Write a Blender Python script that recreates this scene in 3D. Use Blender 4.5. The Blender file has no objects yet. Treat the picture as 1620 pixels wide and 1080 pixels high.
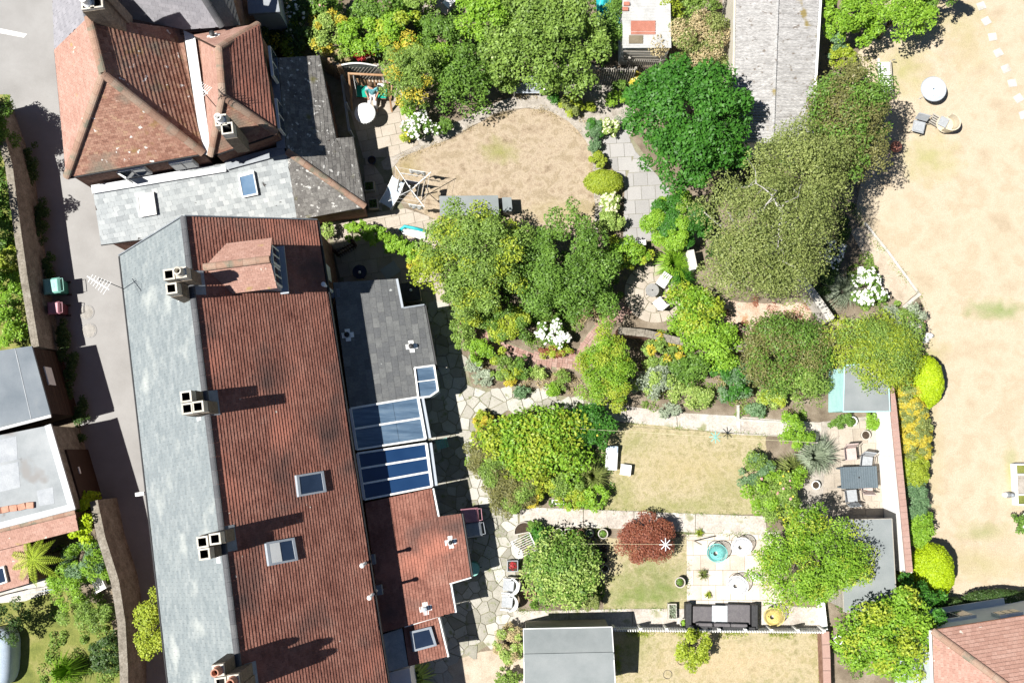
import bpy, bmesh, math, random
import numpy as np
from mathutils import Vector, Matrix
R = math.radians
random.seed(7)
rng = np.random.default_rng(7)
sc = bpy.context.scene
col = sc.collection

# ------------------------------------------------------------------ camera
CAM_H = 43.0                 # drone height above the gardens (m)
TILT = R(6.0)                # a little short of straight down
FPX = 1630.0                 # focal length in photograph pixels
cd = bpy.data.cameras.new('drone_camera')
cd.sensor_width = 36.0
cd.lens = 36.0 * FPX / 1620.0
cd.clip_start = 0.5
cd.clip_end = 2000.0
cam = bpy.data.objects.new('drone_camera', cd)
cam.location = (0, 0, CAM_H)
cam.rotation_euler = (TILT, 0, 0)
col.objects.link(cam)
sc.camera = cam

# ------------------------------------------------------------------ sky, sun, exposure
SUN_EL, SUN_AZ = R(62.0), R(13.0)      # shadows fall towards +X and a touch towards +Y
w = bpy.data.worlds.new('World')
sc.world = w
w.use_nodes = True
nt = w.node_tree
sky = nt.nodes.new('ShaderNodeTexSky')
sky.sky_type = 'NISHITA'
sky.sun_disc = False
sky.sun_elevation = SUN_EL
sky.sun_rotation = R(258)
sky.altitude = 0
sky.air_density = 0.55
sky.dust_density = 0.15
sky.ozone_density = 1.0
nt.links.new(sky.outputs[0], nt.nodes['Background'].inputs[0])
nt.nodes['Background'].inputs[1].default_value = 0.05
sl = bpy.data.lights.new('sun', 'SUN')
sl.energy = 5.0
sl.angle = R(0.5)
sl.color = (1.0, 0.965, 0.905)
sun = bpy.data.objects.new('sun', sl)
sdir = Vector((math.cos(SUN_AZ) * math.cos(SUN_EL), math.sin(SUN_AZ) * math.cos(SUN_EL), -math.sin(SUN_EL)))
sun.rotation_euler = sdir.to_track_quat('-Z', 'Y').to_euler()
sun.location = (-20, -5, 40)
col.objects.link(sun)
sc.view_settings.view_transform = 'Standard'
sc.view_settings.look = 'None'
sc.view_settings.exposure = 0.92
sc.view_settings.gamma = 1.0
sc.view_settings.use_curve_mapping = False
sc.cycles.max_bounces = 6
sc.cycles.diffuse_bounces = 3
sc.cycles.glossy_bounces = 3
sc.cycles.transmission_bounces = 4

# ------------------------------------------------------------------ where a spot of the photograph lies at height z
def ray(px, py):
    x = (px - 810.0) / FPX
    y = (540.0 - py) / FPX
    c, s = math.cos(TILT), math.sin(TILT)
    return Vector((x, y * c + s, y * s - c))
def P(px, py, z=0.0):
    d = ray(px, py)
    t = (z - CAM_H) / d.z
    return Vector((d.x * t, d.y * t, z))
def XY(px, py, z=0.0):
    p = P(px, py, z)
    return (p.x, p.y)
class Plane:
    def __init__(s, a, b, c):
        a, b, c = [q if isinstance(q, Vector) else P(*q) for q in (a, b, c)]
        s.o = a
        s.n = (b - a).cross(c - a).normalized()
        if s.n.z < 0: s.n = -s.n
        h = Vector((s.n.x, s.n.y, 0))
        s.down = (Vector((h.x, h.y, -(h.x**2 + h.y**2) / s.n.z)).normalized() if h.length > 1e-4 else Vector((1, 0, 0)))
    def at(s, px, py, off=0.0):
        d = ray(px, py)
        o = Vector((0, 0, CAM_H))
        t = (s.o + s.n * off - o).dot(s.n) / d.dot(s.n)
        return o + d * t
    def z(s, x, y):
        return s.o.z - (s.n.x * (x - s.o.x) + s.n.y * (y - s.o.y)) / s.n.z
def mpp(z=0.0):               # metres per photograph pixel at height z
    return (CAM_H - z) / FPX

# ------------------------------------------------------------------ mesh builder
class MB:
    def __init__(s, xf=None):
        s.v, s.f, s.xf = [], [], xf
    def add(s, vs, fs):
        b = len(s.v)
        if s.xf is not None: vs = [s.xf @ Vector(v) for v in vs]
        s.v.extend([tuple(v) for v in vs])
        s.f.extend([tuple(b + i for i in f) for f in fs])
        return s
    def box(s, c, d, rz=0.0, rx=0.0, ry=0.0):
        hx, hy, hz = d[0] / 2, d[1] / 2, d[2] / 2
        m = Matrix.Translation(Vector(c)) @ Matrix.Rotation(rz, 4, 'Z') @ Matrix.Rotation(ry, 4, 'Y') @ Matrix.Rotation(rx, 4, 'X')
        vs = [m @ Vector((x, y, z)) for z in (-hz, hz) for x, y in ((-hx, -hy), (hx, -hy), (hx, hy), (-hx, hy))]
        return s.add(vs, [(3, 2, 1, 0), (4, 5, 6, 7), (0, 1, 5, 4), (1, 2, 6, 5), (2, 3, 7, 6), (3, 0, 4, 7)])
    def beam(s, a, b, wd, ht, up=(0, 0, 1)):
        a, b = Vector(a), Vector(b)
        t = (b - a).normalized()
        u = Vector(up)
        if abs(t.dot(u)) > 0.97: u = Vector((1, 0, 0))
        x = t.cross(u).normalized() * wd / 2
        y = x.cross(t).normalized() * ht / 2
        vs = [p + x * i + y * j for p in (a, b) for i, j in ((-1, -1), (1, -1), (1, 1), (-1, 1))]
        return s.add(vs, [(3, 2, 1, 0), (4, 5, 6, 7), (0, 1, 5, 4), (1, 2, 6, 5), (2, 3, 7, 6), (3, 0, 4, 7)])
    def tube(s, pts, rad, n=7, cap=True):
        pts = [Vector(p) for p in pts]
        if not hasattr(rad, '__len__'): rad = [rad] * len(pts)
        vs, fs = [], []
        for i, p in enumerate(pts):
            t = (pts[min(i + 1, len(pts) - 1)] - pts[max(i - 1, 0)]).normalized()
            u = Vector((0, 0, 1)) if abs(t.z) < 0.9 else Vector((1, 0, 0))
            x = t.cross(u).normalized()
            y = x.cross(t)
            for k in range(n):
                a = 2 * math.pi * k / n
                vs.append(p + (x * math.cos(a) + y * math.sin(a)) * rad[i])
        for i in range(len(pts) - 1):
            for k in range(n):
                fs.append((i * n + k, i * n + (k + 1) % n, (i + 1) * n + (k + 1) % n, (i + 1) * n + k))
        if cap:
            fs.append(tuple(range(n - 1, -1, -1)))
            fs.append(tuple(range((len(pts) - 1) * n, len(pts) * n)))
        return s.add(vs, fs)
    def lathe(s, c, prof, n=20, close=True):
        c = Vector(c)
        vs, fs = [], []
        for r, z in prof:
            for k in range(n):
                a = 2 * math.pi * k / n
                vs.append(c + Vector((r * math.cos(a), r * math.sin(a), z)))
        m = len(prof)
        for i in range(m - 1):
            for k in range(n):
                fs.append((i * n + k, i * n + (k + 1) % n, (i + 1) * n + (k + 1) % n, (i + 1) * n + k))
        if close:
            fs.append(tuple(range(n - 1, -1, -1)))
            fs.append(tuple(range((m - 1) * n, m * n)))
        return s.add(vs, fs)
    def prism(s, pts, z0, z1):
        n = len(pts)
        z0s = z0 if hasattr(z0, '__len__') else [z0] * n
        z1s = z1 if hasattr(z1, '__len__') else [z1] * n
        pts = [(p[0], p[1]) for p in pts]
        ar = sum(pts[i][0] * pts[(i + 1) % n][1] - pts[(i + 1) % n][0] * pts[i][1] for i in range(n))
        if ar < 0:
            pts = pts[::-1]; z0s = list(z0s)[::-1]; z1s = list(z1s)[::-1]
        vs = [(p[0], p[1], z) for p, z in zip(pts, z0s)] + [(p[0], p[1], z) for p, z in zip(pts, z1s)]
        fs = [tuple(range(n - 1, -1, -1)), tuple(range(n, 2 * n))] + [(i, (i + 1) % n, n + (i + 1) % n, n + i) for i in range(n)]
        return s.add(vs, fs)
    def slab(s, pts, th):            # a sheet of any tilt given thickness along its normal
        pts = [Vector(p) for p in pts]
        n = Vector((0, 0, 0))
        for i in range(len(pts)):
            n += pts[i].cross(pts[(i + 1) % len(pts)])
        n.normalize()
        if n.z < 0:
            pts = pts[::-1]; n = -n
        k = len(pts)
        return s.add([p for p in pts] + [p - n * th for p in pts],
                     [tuple(range(k)), tuple(range(2 * k - 1, k - 1, -1))] + [(i, k + i, k + (i + 1) % k, (i + 1) % k) for i in range(k)])
    def build(s, name, mat, parent=None, smooth=False, bevel=0.0):
        me = bpy.data.meshes.new(name)
        me.from_pydata(s.v, [], s.f)
        me.validate()
        me.update()
        return link(name, me, mat, parent, smooth, bevel)

def world_of(o):
    v = Vector((0, 0, 0))
    while o is not None:
        v += Vector(o.location); o = o.parent
    return v
def link(name, me, mat, parent=None, smooth=False, bevel=0.0):
    if mat is not None and len(me.materials) == 0: me.materials.append(mat)
    o = bpy.data.objects.new(name, me)
    col.objects.link(o)
    if parent is not None:
        o.parent = parent
        o.location = -world_of(parent)
    if smooth:
        for p in me.polygons: p.use_smooth = True
    if bevel > 0:
        b = o.modifiers.new('bevel', 'BEVEL'); b.width = bevel; b.segments = 2; b.limit_method = 'ANGLE'
    return o
def tag(o, label=None, cat=None, group=None, kind=None):
    if label: o['label'] = label
    if cat: o['category'] = cat
    if group: o['group'] = group
    if kind: o['kind'] = kind
    return o
def thing(name, label, cat, loc, group=None):
    o = bpy.data.objects.new(name, None)
    o.empty_display_size = 0.2
    o.location = loc
    col.objects.link(o)
    return tag(o, label, cat, group)
def copy_tree(o, parent=None):
    c = o.copy(); col.objects.link(c); c.parent = parent
    for ch in list(o.children): copy_tree(ch, c)
    return c
def np_mesh(name, V, Fq):
    me = bpy.data.meshes.new(name)
    V = np.ascontiguousarray(V, dtype=np.float32); Fq = np.ascontiguousarray(Fq, dtype=np.int32)
    k = Fq.shape[1]
    me.vertices.add(len(V)); me.vertices.foreach_set('co', V.ravel())
    me.loops.add(Fq.size); me.loops.foreach_set('vertex_index', Fq.ravel())
    me.polygons.add(len(Fq))
    me.polygons.foreach_set('loop_start', np.arange(len(Fq), dtype=np.int32) * k)
    me.update(calc_edges=True)
    return me

# ------------------------------------------------------------------ materials
def lin(c):                    # photograph-like 0-255 colour to linear
    return tuple((v / 255.0 / 12.92) if v / 255.0 <= 0.04045 else ((v / 255.0 + 0.055) / 1.055) ** 2.4 for v in c)
MATS = {}
def mat(name, cols, scale=3.0, detail=4.0, rough=0.85, bump=0.0, bscale=40.0, rnd=None, rmix=0.5, spec=0.25,
        lichen=None, streak=None, metal=0.0, spots=None, fine=0.25, fscale=30.0, wave=None, transl=0.0, leafk=None):
    m = bpy.data.materials.new(name)
    MATS[name] = m
    m.use_nodes = True
    nt = m.node_tree; N = nt.nodes; L = nt.links
    bs = N['Principled BSDF']
    bs.inputs['Roughness'].default_value = rough
    bs.inputs['Specular IOR Level'].default_value = spec
    bs.inputs['Metallic'].default_value = metal
    geo = N.new('ShaderNodeNewGeometry')
    pos = geo.outputs['Position']
    if streak:                 # stretch the pattern along an axis
        mp = N.new('ShaderNodeMapping'); mp.inputs['Scale'].default_value = streak
        L.new(pos, mp.inputs['Vector']); cpos = mp.outputs[0]
    else: cpos = pos
    nz = N.new('ShaderNodeTexNoise'); nz.inputs['Scale'].default_value = scale; nz.inputs['Detail'].default_value = detail
    nz.inputs['Roughness'].default_value = 0.62
    L.new(cpos, nz.inputs['Vector'])
    fac = nz.outputs['Fac']
    if rnd:
        src = geo.outputs['Random Per Island'] if rnd == 'island' else N.new('ShaderNodeObjectInfo').outputs['Random']
        mx = N.new('ShaderNodeMix'); mx.data_type = 'FLOAT'; mx.inputs[0].default_value = rmix
        mr0 = N.new('ShaderNodeMapRange'); mr0.inputs[1].default_value = 0.25; mr0.inputs[2].default_value = 0.75
        L.new(fac, mr0.inputs[0])
        L.new(mr0.outputs[0], mx.inputs[2]); L.new(src, mx.inputs[3]); fac = mx.outputs[0]
        lo, hi = 0.02, 0.98
    else: lo, hi = 0.3, 0.7
    rp = N.new('ShaderNodeValToRGB')
    el = rp.color_ramp.elements
    n = len(cols)
    while len(el) < n: el.new(0.5)
    kk = leafk if leafk else 0.76
    cols = [tuple(min(.9, v * kk) for v in c) for c in cols]
    for i, c in enumerate(cols):
        el[i].position = lo + (hi - lo) * i / max(1, n - 1)
        el[i].color = (*c, 1)
    L.new(fac, rp.inputs[0])
    cur = rp.outputs[0]
    def mixc(fac_out, c, mode='MIX', a=None):
        mx = N.new('ShaderNodeMix'); mx.data_type = 'RGBA'; mx.blend_type = mode; mx.clamp_factor = True
        if isinstance(fac_out, float): mx.inputs[0].default_value = fac_out
        else: L.new(fac_out, mx.inputs[0])
        L.new(cur, mx.inputs[6])
        if hasattr(c, 'links'): L.new(c, mx.inputs[7])
        else: mx.inputs[7].default_value = (*c, 1)
        return mx.outputs[2]
    for (sx, sy, r, c, amt) in (spots or []):
        vm = N.new('ShaderNodeVectorMath'); vm.operation = 'SUBTRACT'; L.new(pos, vm.inputs[0])
        p = P(sx, sy); vm.inputs[1].default_value = (p.x, p.y, 0)
        vs = N.new('ShaderNodeVectorMath'); vs.operation = 'MULTIPLY'; L.new(vm.outputs[0], vs.inputs[0])
        vs.inputs[1].default_value = (.7 / r[0], .7 / r[1], 0)
        ln = N.new('ShaderNodeVectorMath'); ln.operation = 'LENGTH'; L.new(vs.outputs[0], ln.inputs[0])
        nn = N.new('ShaderNodeTexNoise'); nn.inputs['Scale'].default_value = 2.2; nn.inputs['Detail'].default_value = 6; L.new(pos, nn.inputs['Vector'])
        ad = N.new('ShaderNodeMath'); ad.operation = 'MULTIPLY_ADD'; L.new(nn.outputs['Fac'], ad.inputs[0]); ad.inputs[1].default_value = 1.5
        L.new(ln.outputs['Value'], ad.inputs[2])
        mr = N.new('ShaderNodeMapRange'); mr.inputs[1].default_value = 1.75; mr.inputs[2].default_value = 0.7; mr.inputs[3].default_value = 0; mr.inputs[4].default_value = amt
        L.new(ad.outputs[0], mr.inputs[0])
        cur = mixc(mr.outputs[0], tuple(v * .78 for v in c))
    if fine > 0:
        n2 = N.new('ShaderNodeTexNoise'); n2.inputs['Scale'].default_value = fscale; n2.inputs['Detail'].default_value = 5; n2.inputs['Roughness'].default_value = 0.7
        L.new(cpos, n2.inputs['Vector'])
        mr = N.new('ShaderNodeMapRange'); mr.inputs[1].default_value = 0.3; mr.inputs[2].default_value = 0.7
        mr.inputs[3].default_value = 1 - fine; mr.inputs[4].default_value = 1 + fine
        L.new(n2.outputs['Fac'], mr.inputs[0])
        sv = N.new('ShaderNodeVectorMath'); sv.operation = 'SCALE'; L.new(cur, sv.inputs[0]); L.new(mr.outputs[0], sv.inputs['Scale'])
        cur = sv.outputs[0]
    for (lc, lscale, thr, soft) in (lichen or []):
        n3 = N.new('ShaderNodeTexNoise'); n3.inputs['Scale'].default_value = lscale; n3.inputs['Detail'].default_value = 3.5
        L.new(pos, n3.inputs['Vector'])
        mr = N.new('ShaderNodeMapRange'); mr.inputs[1].default_value = thr; mr.inputs[2].default_value = thr + soft
        L.new(n3.outputs['Fac'], mr.inputs[0])
        cur = mixc(mr.outputs[0], tuple(v * .78 for v in lc))
    L.new(cur, bs.inputs['Base Color'])
    if bump > 0:
        n4 = N.new('ShaderNodeTexNoise'); n4.inputs['Scale'].default_value = bscale; n4.inputs['Detail'].default_value = 6; n4.inputs['Roughness'].default_value = 0.7
        L.new(pos, n4.inputs['Vector'])
        bp = N.new('ShaderNodeBump'); bp.inputs['Strength'].default_value = bump; bp.inputs['Distance'].default_value = 0.03
        L.new(n4.outputs['Fac'], bp.inputs['Height']); L.new(bp.outputs[0], bs.inputs['Normal'])
    if transl > 0:
        tr = N.new('ShaderNodeBsdfTranslucent'); L.new(cur, tr.inputs['Color'])
        ms = N.new('ShaderNodeMixShader'); ms.inputs[0].default_value = transl
        L.new(bs.outputs[0], ms.inputs[1]); L.new(tr.outputs[0], ms.inputs[2])
        L.new(ms.outputs[0], N['Material Output'].inputs['Surface'])
    return m
def leafmat(name, cols, transl=0.34):
    return mat(name, cols, scale=0.9, detail=3, rough=0.5, rnd='island', rmix=0.6, spec=0.35, fine=0.0, transl=transl, leafk=1.45)

# ground and paving
mat('soil', [(.13, .10, .07), (.23, .185, .135), (.34, .285, .22)], 1.2, 6, .95, .6, 25, fine=.4)
mat('asphalt', [(.28, .272, .262), (.335, .327, .318), (.39, .384, .375)], .35, 6, .9, .15, 60, fine=.12, fscale=70)
mat('road_paint', [(.62, .62, .6), (.8, .8, .78)], 6, 3, .8)
mat('straw_lawn', [(.25, .19, .125), (.39, .305, .215), (.48, .39, .285), (.36, .285, .19), (.44, .35, .25)], 1.8, 7, .95, .8, 55, fine=.28, fscale=26,
    spots=[(790, 240, (.7, .5), (.26, .27, .07), .8), (645, 262, (.5, .5), (.30, .24, .09), .6), (900, 335, (1.6, .5), (.36, .31, .12), .5)])
mat('wide_lawn', [(.47, .38, .265), (.54, .445, .32), (.59, .495, .37), (.52, .425, .30), (.57, .475, .35)], .6, 8, .95, .8, 55, fine=.2, fscale=24,
    spots=[(1575, 490, (1.2, .42), (.22, .30, .09), .85), (1560, 842, (1.0, .4), (.27, .30, .10), .7), (1430, 110, (1.0, 1.1), (.38, .36, .14), .75),
           (1470, 250, (1.2, 1.0), (.38, .37, .14), .7), (1480, 30, (1.8, .8), (.40, .36, .17), .6), (1530, 60, (1.0, 1.6), (.44, .39, .20), .5),
           (1470, 560, (.7, .7), (.40, .37, .15), .6), (1470, 700, (.5, 2.6), (.44, .38, .19), .6), (1560, 890, (1.8, .6), (.38, .35, .15), .6),
           (1600, 740, (.25, 1.0), (.27, .33, .10), .7), (1590, 868, (.8, .7), (.58, .46, .34), .7)])
mat('mixed_lawn', [(.25, .225, .11), (.39, .34, .19), (.50, .425, .275), (.35, .315, .155), (.46, .39, .25)], 2.4, 7, .95, .8, 55, fine=.3, fscale=24,
    spots=[(1040, 920, (1.1, 1.0), (.17, .22, .06), .8), (975, 780, (.8, .8), (.26, .27, .09), .7), (985, 935, (.7, .9), (.19, .24, .06), .7),
           (1000, 1020, (.8, .8), (.24, .26, .08), .7), (1080, 800, (2.6, .35), (.27, .28, .10), .7), (1000, 700, (.9, .5), (.29, .29, .12), .6), (1150, 770, (.9, .6), (.28, .28, .11), .6), (1030, 945, (1.6, .4), (.18, .24, .06), .8), (1150, 1050, (2.5, .8), (.56, .43, .27), .8), (1090, 740, (2.2, .8), (.45, .37, .19), .6)])
mat('green_lawn', [(.12, .15, .035), (.22, .24, .06), (.34, .31, .12)], 1.2, 7, .95, .8, 50, fine=.3, fscale=24)
mat('gravel', [(.30, .265, .225), (.44, .40, .35), (.55, .50, .45)], 4, 7, .95, .9, 45, fine=.35, fscale=40)
mat('tan_gravel', [(.42, .34, .255), (.55, .46, .36), (.62, .54, .44)], 1.5, 7, .95, .7, 45, fine=.3, fscale=34)
mat('concrete_path', [(.34, .295, .25), (.47, .42, .37), (.57, .525, .475), (.45, .39, .33)], 1.6, 8, .9, .4, 40, fine=.3, fscale=16, rnd='object', rmix=.15,
    lichen=[((.30, .30, .17), 1.6, .60, .12), ((.68, .66, .62), 1.1, .62, .1)])
mat('tan_slab', [(.33, .28, .225), (.42, .365, .30), (.50, .44, .37), (.46, .415, .36)], 1.4, 5, .9, .3, 40, rnd='object', rmix=.4, fine=.22)
mat('grey_slab', [(.33, .32, .31), (.39, .38, .37), (.45, .435, .42)], 1.4, 5, .9, .3, 40, rnd='object', rmix=.6, fine=.15)
mat('pink_slab', [(.50, .40, .33), (.60, .51, .43), (.70, .64, .57), (.64, .53, .44)], 1.4, 5, .9, .3, 40, rnd='object', rmix=.4, fine=.2)
mat('crazy_stone', [(.26, .25, .20), (.38, .36, .31), (.50, .48, .43), (.60, .585, .55)], 2.0, 5, .9, .4, 30, rnd='object', rmix=.7, fine=.22,
    lichen=[((.22, .24, .11), 3.0, .60, .12)])
mat('joint', [(.19, .19, .11), (.28, .265, .18), (.36, .325, .25)], 2.0, 6, .95, .6, 40, fine=.35)
mat('red_brick', [(.27, .15, .12), (.38, .23, .19), (.45, .30, .255), (.42, .29, .245)], 2.5, 4, .9, .3, 50, rnd='island', rmix=.7, fine=.2)
mat('terracotta_earth', [(.36, .23, .15), (.50, .36, .26), (.60, .48, .38), (.46, .27, .15)], 1.2, 7, .95, .7, 35, fine=.35, fscale=16)
mat('stone_wall', [(.17, .15, .12), (.27, .24, .195), (.36, .33, .28)], 3.0, 7, .95, 1.0, 14, fine=.4, fscale=14)
mat('pale_stone', [(.45, .42, .37), (.58, .55, .5), (.7, .67, .62)], 2.5, 6, .9, .5, 25, fine=.25)
mat('white_render', [(.74, .73, .70), (.8, .79, .77), (.84, .835, .82)], 1.5, 5, .8, .15, 40, fine=.05, leafk=1.0)
mat('brick_wall', [(.20, .10, .07), (.29, .16, .115), (.36, .22, .165)], 5, 5, .9, .6, 30, fine=.35, fscale=18)
mat('cream_wall', [(.58, .53, .43), (.68, .63, .53), (.74, .70, .62)], 1.2, 6, .85, .3, 30, fine=.12)
# roofs
mat('clay_tile', [(.17, .068, .05), (.265, .112, .082), (.36, .165, .122), (.43, .225, .17)], 1.1, 5, .85, .25, 60, rnd='island', rmix=.3, fine=.25, fscale=20,
    lichen=[((.12, .07, .06), .55, .54, .18), ((.50, .20, .14), .45, .60, .15), ((.58, .55, .48), 5.0, .745, .03)])
mat('clay_tile_light', [(.36, .20, .155), (.45, .265, .21), (.52, .33, .27)], 1.3, 5, .85, .25, 60, rnd='island', rmix=.5, fine=.2, fscale=20,
    lichen=[((.66, .60, .52), 4.0, .70, .03), ((.40, .30, .10), 1.6, .68, .1)])
mat('clay_tile_old', [(.22, .105, .075), (.34, .175, .125), (.43, .245, .18), (.47, .31, .19)], 1.2, 5, .9, .3, 60, rnd='island', rmix=.55, fine=.28, fscale=20,
    lichen=[((.30, .20, .07), 1.3, .60, .14), ((.24, .20, .155), .7, .58, .12), ((.78, .76, .72), 3.4, .665, .025)])
mat('slate_pale', [(0.1806, 0.2142, 0.2268), (0.2268, 0.2604, 0.273), (0.2688, 0.3024, 0.3108), (0.336, 0.3654, 0.3696)], 2.4, 7, .6, .2, 50, streak=(2.4, .6, 1), rnd='island', rmix=.45, fine=.14, fscale=12, spec=.4,
    lichen=[((.46, .485, .465), .8, .58, .2)])
mat('slate_silver', [(.28, .30, .31), (.40, .43, .44), (.48, .51, .515), (.60, .62, .62)], 2.0, 5, .6, .2, 50, rnd='island', rmix=.7, fine=.12, spec=.4,
    lichen=[((.07, .065, .06), 2.8, .70, .03)])
mat('slate_mauve', [(.24, .235, .26), (.31, .305, .33), (.38, .37, .40)], 1.6, 5, .65, .2, 50, rnd='island', rmix=.5, fine=.15, spec=.4)
mat('slate_mossy', [(.11, .105, .10), (.17, .16, .15), (.23, .22, .205), (.30, .285, .265)], 2.2, 5, .85, .3, 40, rnd='island', rmix=.6, fine=.3, fscale=14,
    lichen=[((.62, .61, .58), 5.5, .63, .04), ((.16, .15, .06), 1.3, .64, .1)])
mat('slate_dark', [(.12, .125, .13), (.15, .155, .16), (.18, .185, .185), (.25, .255, .25)], 1.8, 5, .75, .2, 40, rnd='object', rmix=.6, fine=.2, fscale=14,
    lichen=[((.52, .54, .53), 5.0, .72, .03)])
mat('felt_grey', [(0.216, 0.2412, 0.2448), (0.2592, 0.2844, 0.288), (0.3024, 0.324, 0.3276)], .9, 7, .85, .2, 70, fine=.1, fscale=50)
mat('felt_blue', [(0.1584, 0.1872, 0.216), (0.2016, 0.2304, 0.2592), (0.2376, 0.2664, 0.2916)], .8, 7, .8, .2, 70, fine=.1, fscale=50, lichen=[((.23, .25, .26), 1.1, .6, .15)])
mat('felt_white', [(0.252, 0.2745, 0.288), (0.333, 0.3555, 0.369), (0.405, 0.423, 0.4365)], .7, 7, .8, .15, 60, fine=.12, lichen=[((.27, .265, .26), .55, .53, .05), ((.17, .17, .17), 1.1, .64, .03)])
mat('fibre_cement', [(.33, .32, .31), (.45, .44, .43), (.55, .54, .53)], 2.5, 6, .9, .4, 40, streak=(.9, 4.0, 1), fine=.45, fscale=9,
    lichen=[((.23, .20, .175), 4.5, .62, .08), ((.30, .24, .10), .9, .655, .05)])
mat('lead', [(.19, .215, .25), (.26, .285, .315), (.33, .355, .38)], 2, 5, .55, .15, 30, spec=.5)
mat('lead_white', [(.55, .58, .60), (.68, .70, .71), (.78, .79, .79)], 2, 5, .6)
mat('ridge_clay', [(.30, .175, .125), (.38, .245, .18), (.40, .32, .25)], 3, 5, .9, .3, 40, rnd='object', rmix=.5, lichen=[((.22, .20, .15), 2.0, .56, .1)])
mat('ridge_dark', [(.075, .08, .09), (.11, .112, .12), (.16, .162, .165)], 3, 5, .7, .2, 40, rnd='object', rmix=.5)
mat('mortar', [(.52, .48, .40), (.64, .60, .52), (.74, .71, .64)], 4, 5, .9, .4, 40)
mat('stack_brick', [(.16, .13, .10), (.23, .19, .145), (.30, .25, .19)], 5, 5, .9, .6, 25, fine=.35, fscale=18)
mat('soot', [(.012, .011, .01), (.02, .018, .016)], 5, 3, .95)
mat('pot_clay', [(.50, .24, .16), (.60, .33, .24)], 5, 3, .8)
mat('black_plastic', [(.018, .018, .02), (.03, .03, .033)], 5, 3, .5, spec=.4)
mat('white_plastic', [(.76, .76, .75), (.82, .82, .81)], 4, 3, .45, spec=.4, fine=.03, leafk=1.0)
mat('white_paint', [(.66, .66, .64), (.8, .8, .78)], 4, 4, .6, fine=.12, leafk=1.0)
mat('white_sheet', [(.46, .46, .45), (.60, .60, .59), (.68, .68, .67)], 2, 5, .7, fine=.15)
mat('grey_paint', [(.36, .40, .45), (.43, .47, .52)], 4, 4, .6, fine=.08)
mat('aqua_paint', [(.36, .62, .62), (.45, .70, .69)], 3, 4, .7, fine=.06, leafk=1.0)
mat('steel_blue_glass', [(.012, .042, .12), (.022, .065, .165)], .5, 3, .06, spec=.9, fine=0)
mat('window_glass', [(.014, .026, .055), (.028, .045, .085)], 1, 3, .04, spec=.9, fine=0)
mat('sky_glass', [(.10, .19, .32), (.16, .27, .42), (.22, .34, .50)], .9, 4, .12, spec=.9, fine=.05)
mat('blind', [(.72, .73, .72), (.8, .81, .8)], 2, 3, .5, fine=.03)
mat('polycarbonate', [(.07, .12, .19), (.12, .19, .28), (.20, .28, .37)], .8, 5, .2, spec=.7, streak=(.6, 6, 1), fine=.15, fscale=5)
mat('timber', [(.25, .17, .11), (.36, .25, .165), (.45, .33, .235)], 3, 5, .8, .3, 30, streak=(1, 1, 4), fine=.2)
mat('timber_orange', [(.36, .20, .10), (.47, .28, .16), (.55, .36, .22)], 3, 5, .7, .2, 30, fine=.15)
mat('timber_grey', [(.30, .275, .235), (.42, .39, .34), (.52, .49, .44)], 3, 5, .85, .3, 30, rnd='object', rmix=.5, fine=.2)
mat('timber_dark', [(0.033, 0.018, 0.012), (0.051, 0.027, 0.018), (0.072, 0.042, 0.027)], 3, 5, .8, .3, 30, rnd='object', rmix=.5, fine=.2)
mat('fence_green', [(.16, .19, .18), (.22, .25, .24), (.29, .31, .29)], 3, 5, .85, rnd='object', rmix=.5)
mat('rusty_sheet', [(.42, .16, .11), (.52, .23, .17)], 3, 5, .8)
mat('brown_sheet', [(.17, .14, .09), (.24, .20, .14)], 3, 5, .8)
mat('cushion_green', [(.0, .32, .22), (.01, .40, .29)], 4, 3, .8)
mat('canvas_white', [(.78, .78, .77), (.84, .84, .83)], 3, 3, .8, fine=.03, transl=.15, leafk=1.0)
mat('pale_blue_cloth', [(.46, .56, .68), (.55, .64, .75)], 3, 3, .8)
mat('navy_cloth', [(.02, .025, .06), (.05, .06, .1)], 3, 3, .85)
mat('turquoise', [(.02, .40, .44), (.04, .52, .56)], 4, 3, .5, spec=.4)
mat('bin_green', [(.03, .19, .14), (.05, .25, .19)], 4, 3, .45, spec=.4)
mat('bin_green_lid', [(.20, .50, .42), (.28, .58, .5)], 4, 3, .45, spec=.4)
mat('bin_red', [(.10, .02, .035), (.13, .03, .045)], 4, 3, .45, spec=.4)
mat('bin_red_lid', [(.44, .19, .24), (.54, .26, .31)], 4, 3, .45, spec=.4)
mat('bin_grey', [(.06, .065, .085), (.09, .095, .115)], 4, 3, .5, spec=.4)
mat('bin_grey_lid', [(.26, .29, .33), (.34, .37, .41)], 4, 3, .5, spec=.4)
mat('iron', [(.045, .045, .048), (.07, .07, .075)], 4, 3, .5, metal=.3, spec=.5)
mat('rattan', [(.035, .035, .038), (.06, .06, .063)], 10, 4, .6, .4, 120)
mat('rattan_cushion', [(.13, .12, .13), (.17, .16, .165)], 6, 4, .9, .2, 60)
mat('pad_grey', [(.36, .38, .40), (.43, .45, .47)], 6, 4, .85)
mat('slate_blue', [(.10, .135, .16), (.145, .18, .205)], 3, 4, .6, rnd='object', rmix=.4)
mat('pink_seat', [(.52, .40, .37), (.62, .50, .46)], 4, 4, .8)
mat('taupe_seat', [(.25, .20, .18), (.33, .27, .25)], 4, 4, .8)
mat('cane', [(.58, .50, .36), (.70, .62, .48)], 8, 4, .8, .3, 60)
mat('teal_string', [(.16, .50, .48), (.24, .60, .57)], 6, 3, .6)
mat('white_string', [(.66, .68, .72), (.78, .79, .82)], 6, 3, .6, leafk=1.0)
mat('yellow_string', [(.62, .50, .16), (.74, .62, .25)], 6, 3, .6)
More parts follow.
